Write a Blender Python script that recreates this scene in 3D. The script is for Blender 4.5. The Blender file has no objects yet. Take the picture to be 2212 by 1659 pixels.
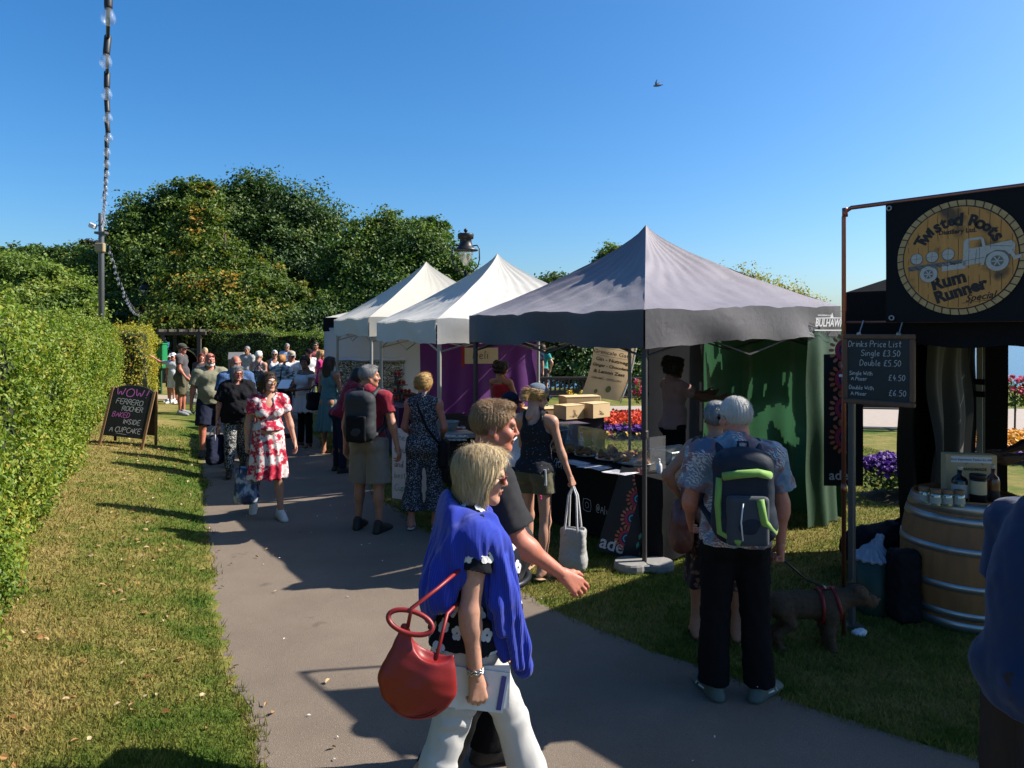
import bpy, bmesh, math, random
import numpy as np
from mathutils import Vector, Matrix
rng = np.random.default_rng(7); random.seed(7)
scene = bpy.context.scene
COL = scene.collection
R = math.radians
# ------------------------------------------------------------------ camera, sky, sun, exposure
CAMZ = 2.1; FPX = 1536.0; HOR = 718.0   # eye height, focal length and horizon row in photo pixels (2212 wide)
cam = bpy.data.cameras.new('camera'); cam.sensor_width = 36; cam.lens = FPX / 2212 * 36
cam.clip_start = 0.05; cam.clip_end = 20000
cam_o = bpy.data.objects.new('camera', cam); COL.objects.link(cam_o)
cam_o.location = (0, 0, CAMZ); cam_o.rotation_euler = (math.pi / 2, 0, 0); cam.shift_y = (HOR - 829.5) / 2212
scene.camera = cam_o
SUN_EL = 39.0; SUN_AZ = 81.5
world = bpy.data.worlds.new('World'); scene.world = world; world.use_nodes = True
wn = world.node_tree.nodes; wl = world.node_tree.links
bg = wn['Background']; sky = wn.new('ShaderNodeTexSky'); sky.sky_type = 'NISHITA'; sky.sun_disc = False
sky.sun_elevation = R(SUN_EL); sky.sun_rotation = R(SUN_AZ); sky.altitude = 0
sky.air_density = 1.0; sky.dust_density = 1.6; sky.ozone_density = 6.0
hs = wn.new('ShaderNodeHueSaturation'); hs.inputs['Saturation'].default_value = 1.24
mx = wn.new('ShaderNodeMix'); mx.data_type = 'RGBA'; mx.blend_type = 'MULTIPLY'; mx.inputs[0].default_value = 1; mx.inputs[7].default_value = (.95, 1.06, 1.08, 1)
wl.new(sky.outputs[0], hs.inputs['Color']); wl.new(hs.outputs[0], mx.inputs[6]); wl.new(mx.outputs[2], bg.inputs[0]); bg.inputs[1].default_value = 0.057
sun = bpy.data.lights.new('sun', 'SUN'); sun.energy = 3.6; sun.angle = R(0.53); sun.color = (1, 0.93, 0.82)
sun_o = bpy.data.objects.new('sun', sun); COL.objects.link(sun_o)
sd = Vector((math.sin(R(SUN_AZ)) * math.cos(R(SUN_EL)), math.cos(R(SUN_AZ)) * math.cos(R(SUN_EL)), math.sin(R(SUN_EL))))
sun_o.rotation_euler = sd.to_track_quat('Z', 'Y').to_euler(); sun_o.location = sd * 60
scene.view_settings.view_transform = 'Standard'; scene.view_settings.look = 'None'
scene.view_settings.exposure = 1.6; scene.view_settings.gamma = 1.0
scene.cycles.use_denoising = True
scene.cycles.max_bounces = 8; scene.cycles.transparent_max_bounces = 16
# ------------------------------------------------------------------ photo measurements -> world points
def ray(u, v):
    return np.array(((u - 1106) / FPX, 1.0, -(v - HOR) / FPX))
def G(u, v, z=0.0):
    d = ray(u, v); t = (z - CAMZ) / d[2]; return np.array((d[0] * t, d[1] * t, z))
def D(u, v, y):
    d = ray(u, v); t = y / d[1]; return np.array((d[0] * t, y, CAMZ + d[2] * t))
_k = 111.5 / FPX; _c, _s = math.cos(math.atan(_k)), math.sin(math.atan(_k))
def fit(p):
    """ground point surveyed with a slightly tilted view -> the level view used here"""
    x, y = float(p[0]), float(p[1]); d = y * _c + CAMZ * _s; h = -y * _s + CAMZ * _c
    return G(1106 + FPX * x / d, 829.5 + FPX * h / d)[:2]
def nrm(v):
    v = np.asarray(v, float); return v / (np.linalg.norm(v) + 1e-12)
# ------------------------------------------------------------------ materials
def srgb(r, g, b):
    f = lambda c: c / 12.92 if c <= 0.04045 else ((c + 0.055) / 1.055) ** 2.4
    return (f(r / 255), f(g / 255), f(b / 255))
class NT:
    """short hand for building a node tree"""
    def __init__(s, name):
        s.m = bpy.data.materials.new(name); s.m.use_nodes = True; s.t = s.m.node_tree
        s.n = s.t.nodes; s.p = s.n['Principled BSDF']; s.out = s.n['Material Output']; s._co = None
    def add(s, typ, **kw):
        n = s.n.new('ShaderNode' + typ)
        for k, v in kw.items():
            if hasattr(n, k) and k not in ('Scale',): setattr(n, k, v)
            else: n.inputs[k].default_value = v
        return n
    def link(s, a, b): s.t.links.new(a, b); return b
    def co(s, kind='Object'):
        if s._co is None: s._co = s.add('TexCoord')
        return s._co.outputs[kind]
    def mapping(s, scale=(1, 1, 1), rot=(0, 0, 0), kind='Object'):
        m = s.add('Mapping'); m.inputs['Scale'].default_value = scale; m.inputs['Rotation'].default_value = rot
        s.link(s.co(kind), m.inputs[0]); return m.outputs[0]
    def noise(s, scale, detail=4, rough=.55, vec=None, dist=0):
        n = s.add('TexNoise'); n.inputs['Scale'].default_value = scale; n.inputs['Detail'].default_value = detail
        n.inputs['Roughness'].default_value = rough; n.inputs['Distortion'].default_value = dist
        s.link(vec if vec is not None else s.co(), n.inputs['Vector']); return n.outputs['Fac']
    def vor(s, scale, vec=None, feature='F1', out='Distance', rnd=1):
        n = s.add('TexVoronoi'); n.feature = feature; n.inputs['Scale'].default_value = scale; n.inputs['Randomness'].default_value = rnd
        s.link(vec if vec is not None else s.co(), n.inputs['Vector']); return n.outputs[out]
    def wave(s, scale, dist=0, vec=None, dirn='X', detail=2, dscale=1, typ='BANDS'):
        n = s.add('TexWave'); n.wave_type = typ; n.bands_direction = dirn; n.inputs['Scale'].default_value = scale
        n.inputs['Distortion'].default_value = dist; n.inputs['Detail'].default_value = detail; n.inputs['Detail Scale'].default_value = dscale
        s.link(vec if vec is not None else s.co(), n.inputs['Vector']); return n.outputs['Fac']
    def ramp(s, fac, stops, interp='LINEAR'):
        n = s.add('ValToRGB'); cr = n.color_ramp; cr.interpolation = interp
        while len(cr.elements) < len(stops): cr.elements.new(0.5)
        for e, (p, c) in zip(cr.elements, stops):
            e.position = p; e.color = (c, c, c, 1) if isinstance(c, (int, float)) else (*c[:3], 1)
        s.link(fac, n.inputs[0]); return n.outputs[0]
    def mix(s, fac, a, b, mode='MIX'):
        n = s.add('Mix', data_type='RGBA', blend_type=mode)
        for sock, v in ((n.inputs[0], fac), (n.inputs[6], a), (n.inputs[7], b)):
            if isinstance(v, bpy.types.NodeSocket): s.link(v, sock)
            elif isinstance(v, (int, float)): sock.default_value = v if sock == n.inputs[0] else (v, v, v, 1)
            else: sock.default_value = (*v[:3], 1)
        return n.outputs[2]
    def math(s, op, a, b=0.0):
        n = s.add('Math', operation=op)
        for sock, v in ((n.inputs[0], a), (n.inputs[1], b)):
            if isinstance(v, bpy.types.NodeSocket): s.link(v, sock)
            else: sock.default_value = v
        return n.outputs[0]
    def attr(s, name, out='Fac'):
        n = s.add('Attribute'); n.attribute_name = name; return n.outputs[out]
    def bump(s, h, strength=.3, dist=.01):
        b = s.add('Bump'); b.inputs['Strength'].default_value = strength; b.inputs['Distance'].default_value = dist
        s.link(h, b.inputs['Height']); s.link(b.outputs[0], s.p.inputs['Normal']); return b
    def done(s, col=None, rough=.8, spec=.3, metal=0, sheen=0, sss=0, trans=0, tcol=None):
        p = s.p
        if col is not None:
            if isinstance(col, bpy.types.NodeSocket): s.link(col, p.inputs['Base Color'])
            else: p.inputs['Base Color'].default_value = (*col[:3], 1)
        if isinstance(rough, bpy.types.NodeSocket): s.link(rough, p.inputs['Roughness'])
        else: p.inputs['Roughness'].default_value = rough
        p.inputs['Specular IOR Level'].default_value = spec; p.inputs['Metallic'].default_value = metal
        if sheen: p.inputs['Sheen Weight'].default_value = sheen
        if sss:
            p.inputs['Subsurface Weight'].default_value = sss; p.inputs['Subsurface Radius'].default_value = (.012, .005, .003); p.inputs['Subsurface Scale'].default_value = 1
        if trans:
            t = s.add('BsdfTranslucent'); m = s.add('MixShader'); m.inputs[0].default_value = trans
            c = tcol if tcol is not None else col
            if isinstance(c, bpy.types.NodeSocket): s.link(c, t.inputs[0])
            else: t.inputs[0].default_value = (*c[:3], 1)
            s.link(p.outputs[0], m.inputs[1]); s.link(t.outputs[0], m.inputs[2]); s.link(m.outputs[0], s.out.inputs[0])
        return s.m
def sc(c, k): return tuple(min(1, x * k) for x in c[:3])
_mc = {}
def fabric(name, col, var=.18, scale=9, weave=900, bump=.25, rough=.9, trans=0, spec=.15, fold=14):
    if name in _mc: return _mc[name]
    n = NT(name); f = n.noise(scale, 4)
    c = n.mix(f, sc(col, 1 - var), sc(col, 1 + var))
    h = n.math('ADD', n.math('MULTIPLY', n.noise(weave, 2), .25), n.noise(fold, 3, dist=.6))
    n.bump(h, bump, .012)
    _mc[name] = n.done(c, rough, spec if max(col) > .03 else spec * .4, sheen=.15 if max(col) > .04 else 0, trans=trans); return _mc[name]
def plain(name, col, rough=.5, metal=0, var=.12, scale=25, bump=.08, spec=.4, trans=0):
    if name in _mc: return _mc[name]
    n = NT(name); f = n.noise(scale, 5)
    n.bump(n.noise(scale * 8, 3), bump, .004)
    _mc[name] = n.done(n.mix(f, sc(col, 1 - var), sc(col, 1 + var)), rough, spec, metal, trans=trans); return _mc[name]
def glass(name, col=(1, 1, 1), rough=.02, alpha=.25):
    """thin clear glass or plastic: mostly see-through with a gloss"""
    if name in _mc: return _mc[name]
    n = NT(name); g = n.add('BsdfGlossy'); g.inputs['Roughness'].default_value = rough
    t = n.add('BsdfTransparent'); t.inputs[0].default_value = (*col, 1); m = n.add('MixShader')
    d = n.add('BsdfDiffuse'); d.inputs[0].default_value = (*sc(col, .8), 1); m2 = n.add('MixShader'); m2.inputs[0].default_value = .35
    n.link(g.outputs[0], m2.inputs[1]); n.link(d.outputs[0], m2.inputs[2])
    m.inputs[0].default_value = alpha
    n.link(t.outputs[0], m.inputs[1]); n.link(m2.outputs[0], m.inputs[2]); n.link(m.outputs[0], n.out.inputs[0])
    _mc[name] = n.m; return n.m
# ------------------------------------------------------------------ meshes
class MB:
    def __init__(s): s.V = []; s.F = []; s.M = []; s.n = 0; s.A = {}
    def add(s, V, F, mi=0, **attrs):
        V = np.asarray(V, float).reshape(-1, 3); s.V.append(V)
        for f in (F if isinstance(F, (list, tuple)) and len(F) and isinstance(F[0], np.ndarray) else [np.asarray(F, int)] if len(F) and len({len(x) for x in F}) == 1 else [np.asarray([x], int) for x in F]):
            s.F.append(f + s.n); s.M.append(np.full(len(f), mi) if np.isscalar(mi) else np.asarray(mi))
        for k, a in attrs.items(): s.A.setdefault(k, []).append(np.asarray(a, float))
        s.n += len(V); return s
    def box(s, c, size, rz=0, mi=0, R3=None, bev=0):
        x, y, z = np.array(size) / 2
        if bev:
            b = min(bev, x * .6, y * .6, z * .6); pts = []
            for sx in (-1, 1):
                for sy in (-1, 1):
                    for sz in (-1, 1):
                        pts += [(sx * x, sy * (y - b), sz * (z - b)), (sx * (x - b), sy * y, sz * (z - b)), (sx * (x - b), sy * (y - b), sz * z)]
            P = np.array(pts); ix = lambda sx, sy, sz, k: ((sx > 0) * 4 + (sy > 0) * 2 + (sz > 0)) * 3 + k
            F = []
            for g in (-1, 1):
                F.append([ix(g, -1, -1, 0), ix(g, 1, -1, 0), ix(g, 1, 1, 0), ix(g, -1, 1, 0)][::g])
                F.append([ix(-1, g, -1, 1), ix(-1, g, 1, 1), ix(1, g, 1, 1), ix(1, g, -1, 1)][::g])
                F.append([ix(-1, -1, g, 2), ix(1, -1, g, 2), ix(1, 1, g, 2), ix(-1, 1, g, 2)][::g])
            for a in (-1, 1):
                for b2 in (-1, 1):
                    F.append([ix(a, b2, -1, 0), ix(a, b2, 1, 0), ix(a, b2, 1, 1), ix(a, b2, -1, 1)])
                    F.append([ix(a, -1, b2, 0), ix(a, 1, b2, 0), ix(a, 1, b2, 2), ix(a, -1, b2, 2)])
                    F.append([ix(-1, a, b2, 1), ix(1, a, b2, 1), ix(1, a, b2, 2), ix(-1, a, b2, 2)])
            T = [[ix(a, b2, c2, 0), ix(a, b2, c2, 1), ix(a, b2, c2, 2)] for a in (-1, 1) for b2 in (-1, 1) for c2 in (-1, 1)]
            F = [np.array(F), np.array(T)]
        else:
            P = np.array([(a, b2, c2) for a in (-x, x) for b2 in (-y, y) for c2 in (-z, z)])
            F = [np.array([(0, 1, 3, 2), (4, 6, 7, 5), (0, 4, 5, 1), (2, 3, 7, 6), (0, 2, 6, 4), (1, 5, 7, 3)])]
        if R3 is None:
            cz, sz = math.cos(rz), math.sin(rz); R3 = np.array([[cz, -sz, 0], [sz, cz, 0], [0, 0, 1]])
        return s.add(P @ np.asarray(R3).T + np.asarray(c), F, mi)
    def tube(s, pts, r, n=8, mi=0, caps=True, closed=False):
        P = np.asarray(pts, float); m = len(P); r = np.full(m, r) if np.isscalar(r) else np.asarray(r)
        T = np.zeros_like(P)
        if closed: T = np.roll(P, -1, 0) - np.roll(P, 1, 0)
        else: T[1:-1] = P[2:] - P[:-2]; T[0] = P[1] - P[0]; T[-1] = P[-1] - P[-2]
        T /= np.linalg.norm(T, axis=1)[:, None] + 1e-12
        up = np.array((0, 0, 1.)) if abs(T[0][2]) < .9 else np.array((1., 0, 0))
        a = nrm(np.cross(T[0], up)); V = []
        for i in range(m):
            a = nrm(a - T[i] * np.dot(a, T[i])); b = np.cross(T[i], a)
            th = np.arange(n) * 2 * math.pi / n
            V.append(P[i] + r[i] * (np.cos(th)[:, None] * a + np.sin(th)[:, None] * b))
        V = np.concatenate(V); F = []
        mm = m if closed else m - 1
        for i in range(mm):
            j = (i + 1) % m
            for k in range(n): F.append((i * n + k, i * n + (k + 1) % n, j * n + (k + 1) % n, j * n + k))
        FF = [np.array(F)]
        if caps and not closed: FF += [np.array([list(range(n))[::-1]]), np.array([[(m - 1) * n + k for k in range(n)]])]
        return s.add(V, FF, mi)
    def lathe(s, prof, c=(0, 0, 0), n=24, mi=0, cap=True):
        prof = np.asarray(prof, float); th = np.arange(n) * 2 * math.pi / n; m = len(prof)
        V = np.array([(r * math.cos(t), r * math.sin(t), z) for r, z in prof for t in th]) + np.asarray(c)
        F = [(i * n + k, i * n + (k + 1) % n, (i + 1) * n + (k + 1) % n, (i + 1) * n + k) for i in range(m - 1) for k in range(n)]
        FF = [np.array(F)]
        if cap: FF += [np.array([list(range(n))[::-1]]), np.array([[(m - 1) * n + k for k in range(n)]])]
        return s.add(V, FF, mi)
    def grid(s, P, mi=0):
        """P: (a,b,3) array of points"""
        a, b = P.shape[:2]; i, j = np.meshgrid(np.arange(a - 1), np.arange(b - 1), indexing='ij'); q = (i * b + j).ravel()
        return s.add(P.reshape(-1, 3), [np.stack([q, q + b, q + b + 1, q + 1], 1)], mi)
    def xform(s, M3, t=(0, 0, 0)):
        M3 = np.asarray(M3); s.V = [v @ M3.T + np.asarray(t) for v in s.V]; return s
    def build(s, name, mats, parent=None, smooth=False):
        me = bpy.data.meshes.new(name); V = np.concatenate(s.V)
        lens = np.concatenate([np.full(len(f), f.shape[1]) for f in s.F]); loops = np.concatenate([f.ravel() for f in s.F])
        me.vertices.add(len(V)); me.vertices.foreach_set('co', V.astype(np.float32).ravel())
        me.loops.add(len(loops)); me.loops.foreach_set('vertex_index', loops.astype(np.int32))
        me.polygons.add(len(lens)); st = np.concatenate([[0], np.cumsum(lens)[:-1]])
        me.polygons.foreach_set('loop_start', st.astype(np.int32))
        mats = mats if isinstance(mats, (list, tuple)) else [mats]
        for m in mats: me.materials.append(m)
        me.polygons.foreach_set('material_index', np.concatenate(s.M).astype(np.int32))
        me.polygons.foreach_set('use_smooth', np.full(len(lens), bool(smooth)))
        for k, a in s.A.items():
            at = me.attributes.new(k, 'FLOAT', 'POINT'); at.data.foreach_set('value', np.concatenate(a).astype(np.float32))
        me.update(calc_edges=True); me.validate()
        o = bpy.data.objects.new(name, me); COL.objects.link(o)
        if parent is not None: o.parent = parent
        return o
def tag(o, label=None, cat=None, group=None, kind=None):
    for k, v in (('label', label), ('category', cat), ('group', group), ('kind', kind)):
        if v: o[k] = v
    return o
def thing(name, label, cat, loc=(0, 0, 0), rz=0, group=None):
    o = bpy.data.objects.new(name, None); COL.objects.link(o); o.empty_display_size = .1
    o.location = tuple(float(x) for x in loc); o.rotation_euler = (0, 0, rz); return tag(o, label, cat, group)
def dup(root, loc, rz, label, group=None, scale=None):
    r = root.copy(); COL.objects.link(r); r.location = tuple(float(x) for x in loc); r.rotation_euler = (0, 0, rz)
    if scale is not None: r.scale = scale
    r['label'] = label
    if group: r['group'] = group
    for ch in list(root.children):
        c = ch.copy(); COL.objects.link(c); c.parent = r
        for g in list(ch.children):
            d = g.copy(); COL.objects.link(d); d.parent = c
    return r
def rotx(a): c, s = math.cos(a), math.sin(a); return np.array([[1, 0, 0], [0, c, -s], [0, s, c]])
def roty(a): c, s = math.cos(a), math.sin(a); return np.array([[c, 0, s], [0, 1, 0], [-s, 0, c]])
def rotz(a): c, s = math.cos(a), math.sin(a); return np.array([[c, -s, 0], [s, c, 0], [0, 0, 1]])
def frame(x, z):
    """columns: x axis, y, z axis (z kept exact)"""
    z = nrm(z); x = nrm(np.asarray(x, float) - z * np.dot(x, z)); return np.stack([x, np.cross(z, x), z], 1)
_W = rng.normal(size=(3, 14, 3)); _PH = rng.uniform(0, 6.28, (3, 14))
def snoise(P, scale=1.0, seed=0):
    """smooth sum-of-sines noise, about -1..1"""
    P = np.asarray(P, float) * scale; w = _W[seed % 3]; s = 0
    for i in range(14):
        s = s + np.sin(P @ (w[i] * (1 + .18 * i)) * 2.2 + _PH[seed % 3][i] + seed) / (1 + .12 * i)
    return s / 4.2
# ------------------------------------------------------------------ text
def text_geo(body, size=.1, bold=0.0, shear=0.0, spacing=1.0, align='CENTER', ext=0.0):
    """built-in font text as flat triangles in the XY plane (V, list of faces)"""
    cu = bpy.data.curves.new('lettering', 'FONT'); cu.body = body; cu.size = size; cu.offset = bold; cu.shear = shear
    cu.space_character = spacing; cu.align_x = align; cu.align_y = 'CENTER'; cu.extrude = ext; cu.resolution_u = 3
    ob = bpy.data.objects.new('lettering', cu); COL.objects.link(ob)
    dg = bpy.context.evaluated_depsgraph_get(); me = bpy.data.meshes.new_from_object(ob.evaluated_get(dg))
    V = np.zeros(len(me.vertices) * 3, np.float32); me.vertices.foreach_get('co', V); V = V.reshape(-1, 3).astype(float)
    F = [list(p.vertices) for p in me.polygons]
    bpy.data.objects.remove(ob); bpy.data.curves.remove(cu); bpy.data.meshes.remove(me)
    return V, F
GL = {  # single-stroke letters for chalk and pen writing: polylines on a 0..1 grid
 'W': [[(0,1),(.25,0),(.5,.75),(.75,0),(1,1)]], 'O': [[(.5,1),(.1,.8),(0,.45),(.15,.08),(.5,0),(.88,.12),(1,.5),(.88,.85),(.5,1)]],
 '!': [[(.35,1),(.2,.3)],[(.15,.08),(.17,0),(.2,.08)]], 'F': [[(0,0),(.05,1),(.9,1)],[(.02,.5),(.7,.55)]], 'E': [[(.9,1),(.05,1),(0,0),(.9,0)],[(.02,.5),(.75,.52)]],
 'R': [[(0,0),(.03,1),(.6,1),(.85,.8),(.6,.52),(.05,.5)],[(.4,.5),(.9,0)]], 'C': [[(.95,.85),(.6,1),(.2,.85),(0,.45),(.25,.05),(.65,0),(.95,.15)]],
 'H': [[(0,1),(0,0)],[(.85,1),(.85,0)],[(0,.5),(.85,.52)]], 'B': [[(0,0),(0,1),(.6,.98),(.75,.78),(.5,.55),(0,.52)],[(.5,.53),(.85,.3),(.6,.02),(0,0)]],
 'A': [[(0,0),(.45,1),(.9,0)],[(.2,.38),(.72,.38)]], 'K': [[(0,1),(0,0)],[(.8,1),(.02,.45),(.85,0)]], 'D': [[(0,0),(0,1),(.5,.95),(.85,.55),(.6,.08),(0,0)]],
 'I': [[(.2,1),(.2,0)]], 'N': [[(0,0),(.03,1),(.8,0),(.82,1)]], 'S': [[(.85,.88),(.5,1),(.12,.85),(.15,.62),(.7,.42),(.85,.2),(.5,0),(.02,.12)]],
 'U': [[(0,1),(.03,.25),(.35,0),(.75,.2),(.8,1)]], 'P': [[(0,0),(.02,1),(.65,.98),(.85,.75),(.6,.5),(.03,.48)]], 'L': [[(.05,1),(0,0),(.75,.05)]],
 'M': [[(0,0),(.1,1),(.5,.35),(.88,1),(1,0)]], 'G': [[(.9,.85),(.55,1),(.15,.85),(0,.4),(.3,0),(.8,.1),(.85,.45),(.5,.45)]], 'T': [[(0,1),(1,1)],[(.5,1),(.48,0)]],
 'r': [[(0,.6),(.05,0)],[(.03,.4),(.3,.62),(.6,.58)]], 'i': [[(.1,.6),(.12,0)],[(.1,.82),(.14,.86)]], 'n': [[(0,.6),(.03,0)],[(.03,.42),(.35,.62),(.6,.45),(.62,0)]],
 'k': [[(0,1),(.02,0)],[(.55,.62),(.05,.3),(.6,0)]], 's': [[(.6,.55),(.3,.62),(.08,.48),(.5,.28),(.5,.08),(.05,.03)]], 'c': [[(.65,.52),(.35,.62),(.03,.35),(.25,0),(.65,.08)]],
 'e': [[(.05,.3),(.6,.36),(.5,.58),(.2,.58),(.03,.28),(.25,0),(.65,.1)]], 't': [[(.25,.95),(.22,.1),(.5,.02)],[(0,.65),(.55,.67)]],
 'g': [[(.6,.5),(.3,.62),(.05,.35),(.25,.05),(.58,.25),(.6,.6),(.58,-.2),(.3,-.38),(.05,-.22)]], 'l': [[(.1,1),(.08,.08),(.25,0)]],
 'o': [[(.35,.62),(.05,.4),(.12,.05),(.45,0),(.65,.3),(.35,.62)]], 'u': [[(0,.6),(.05,.12),(.35,0),(.6,.25),(.62,.6)],[(.62,.6),(.68,0)]],
 'b': [[(0,1),(.03,0),(.4,.02),(.62,.3),(.35,.6),(.03,.42)]], 'h': [[(0,1),(.03,0)],[(.03,.42),(.35,.62),(.6,.42),(.62,0)]], 'x': [[(0,.6),(.6,0)],[(.6,.6),(0,0)]],
 'a': [[(.6,.55),(.28,.62),(.03,.3),(.2,0),(.55,.2),(.62,.6)],[(.6,.55),(.68,0)]], 'm': [[(0,.6),(.02,0)],[(.02,.42),(.25,.62),(.42,.45),(.44,0)],[(.44,.42),(.68,.62),(.85,.45),(.88,0)]],
 'd': [[(.6,.5),(.28,.6),(.03,.3),(.2,0),(.55,.2),(.65,1.2)],[(.6,.4),(.7,0)]], 'v': [[(0,.6),(.3,0),(.6,.6)]], 'y': [[(0,.6),(.3,.1)],[(.62,.6),(.1,-.4)]],
 'f': [[(.6,.95),(.35,1),(.2,.8),(.2,0)],[(0,.55),(.5,.57)]], 'z': [[(0,.6),(.6,.6),(0,0),(.6,0)]], 'p': [[(0,.6),(0,-.4)],[(0,.45),(.35,.62),(.6,.35),(.35,.02),(.02,.1)]],
 '3': [[(.05,.9),(.4,1),(.65,.8),(.3,.55),(.68,.3),(.4,0),(0,.1)]], '5': [[(.65,1),(.12,.98),(.08,.58),(.45,.62),(.68,.3),(.4,0),(0,.08)]],
 '0': [[(.35,1),(.05,.7),(.05,.25),(.35,0),(.65,.3),(.65,.75),(.35,1)]], '4': [[(.4,1),(.05,.35),(.75,.38)],[(.55,.65),(.5,0)]], '6': [[(.55,1),(.15,.6),(.05,.25),(.35,0),(.65,.22),(.4,.5),(.08,.35)]],
 '.': [[(.08,.05),(.14,0)]], '£': [[(.75,.85),(.5,1),(.28,.8),(.3,.2),(.05,.05),(.4,.08),(.8,0)],[(.05,.5),(.6,.52)]], ',': [[(.1,.05),(.02,-.12)]],
 '@': [[(.65,.3),(.45,.25),(.35,.5),(.5,.72),(.68,.6),(.65,.3),(.85,.28),(.98,.6),(.75,.95),(.35,.95),(.05,.6),(.1,.15),(.45,-.05),(.85,.05)]], '&': [[(.9,0),(.25,.75),(.4,1),(.6,.8),(.05,.25),(.35,0),(.85,.45)]],
}
GW = {'W': 1.1, 'M': 1.05, 'O': 1.0, 'i': .3, 'l': .32, 'I': .4, '!': .45, '.': .3, 'm': .98, 't': .6, ' ': .34, '£': .85, '@': 1.1, ',': .3}
def strokes(text, size, wfac=.72, slant=.08, jit=.015, seed=1):
    rg = np.random.default_rng(seed); x = 0; out = []
    for ch in text:
        w = GW.get(ch, .72 if ch.islower() or ch.isdigit() else .9)
        for pl in GL.get(ch, []):
            p = np.array(pl, float)
            if len(p) > 2:  # round the corners a little
                q = [p[0]]
                for i in range(len(p) - 1): q += [p[i] * .75 + p[i + 1] * .25, p[i] * .25 + p[i + 1] * .75]
                p = np.array(q + [p[-1]])
            p = p + rg.normal(0, jit, (1, 2)); p[:, 0] = p[:, 0] * wfac + p[:, 1] * slant
            out.append(p * size + (x * size, 0))
        x += (w + .16) * wfac
    return out, x * size
def ink(mb, text, x, y, size, w=.008, align='L', mi=0, z=0, **kw):
    """chalk strokes as thin raised ribbons in the XY plane"""
    st, W = strokes(text, size, **kw); x0 = x - (W / 2 if align == 'C' else W if align == 'R' else 0)
    for p in st:
        p = p + (x0, y); t = np.gradient(p, axis=0); t /= np.linalg.norm(t, axis=1)[:, None] + 1e-9
        nn = np.stack([-t[:, 1], t[:, 0]], 1) * w / 2; m = len(p)
        A = np.concatenate([p + nn, p - nn]); V = np.column_stack([A, np.full(len(A), z)])
        mb.add(V, [np.array([(i, i + m, i + m + 1, i + 1) for i in range(m - 1)])], mi)
# ------------------------------------------------------------------ smooth bodies from blended solids (surface nets)
def cap(a, b, ra, rb=None, ax=None, sq=1.0, k=None): return ('c', np.asarray(a, float), np.asarray(b, float), ra, ra if rb is None else rb, ax, sq, k)
def cone(a, b, ra, rb, ax=None, sq=1.0, k=None): return ('f', np.asarray(a, float), np.asarray(b, float), ra, rb, ax, sq, k)
def ell(c, r, R3=None, k=None): return ('e', np.asarray(c, float), np.asarray(r, float) * np.ones(3), R3, k)
def rbox(c, size, R3=None, rad=.01, k=None): return ('b', np.asarray(c, float), np.asarray(size, float) / 2, R3, rad, k)
def p_bounds(p):
    if p[0] in 'cf':
        r = max(p[3], p[4]) * max(1, p[6]); return np.minimum(p[1], p[2]) - r, np.maximum(p[1], p[2]) + r
    r = p[2]; m = np.linalg.norm(r) if p[3] is not None else r
    return p[1] - m, p[1] + m
def p_eval(p, X, Y, Z):
    if p[0] in 'cf':
        a, b, ra, rb, ax, sq = p[1:7]; d = b - a; px, py, pz = X - a[0], Y - a[1], Z - a[2]; L2 = d @ d
        t = (px * d[0] + py * d[1] + pz * d[2]) / L2; tc = np.clip(t, 0, 1)
        qx, qy, qz = px - tc * d[0], py - tc * d[1], pz - tc * d[2]
        if p[0] == 'f': qx, qy, qz = px - t * d[0], py - t * d[1], pz - t * d[2]
        if ax is not None and sq != 1:
            ax = nrm(ax); q = qx * ax[0] + qy * ax[1] + qz * ax[2]; s2 = 1 / sq - 1
            qx, qy, qz = qx + q * s2 * ax[0], qy + q * s2 * ax[1], qz + q * s2 * ax[2]
        f = (np.sqrt(qx * qx + qy * qy + qz * qz) - (ra + (rb - ra) * tc)) * min(1, sq)
        if p[0] == 'f': f = np.maximum(f, (np.abs(t - .5) - .5) * math.sqrt(L2))
        return f
    c, r, R3 = p[1], p[2], p[3]; px, py, pz = X - c[0], Y - c[1], Z - c[2]
    if R3 is not None:
        R3 = np.asarray(R3); px, py, pz = (px * R3[0, i] + py * R3[1, i] + pz * R3[2, i] for i in range(3))
    if p[0] == 'b':
        rad = p[4]; qx, qy, qz = np.abs(px) - r[0] + rad, np.abs(py) - r[1] + rad, np.abs(pz) - r[2] + rad
        return np.sqrt(np.maximum(qx, 0) ** 2 + np.maximum(qy, 0) ** 2 + np.maximum(qz, 0) ** 2) + np.minimum(np.maximum(np.maximum(qx, qy), qz), 0) - rad
    k0 = np.sqrt((px / r[0]) ** 2 + (py / r[1]) ** 2 + (pz / r[2]) ** 2)
    k1 = np.sqrt((px / r[0] ** 2) ** 2 + (py / r[1] ** 2) ** 2 + (pz / r[2] ** 2) ** 2)
    return k0 * (k0 - 1) / (k1 + 1e-9)
def smin(a, b, k):
    h = np.clip(.5 + .5 * (b - a) / k, 0, 1); return b + (a - b) * h - k * h * (1 - h)
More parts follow.
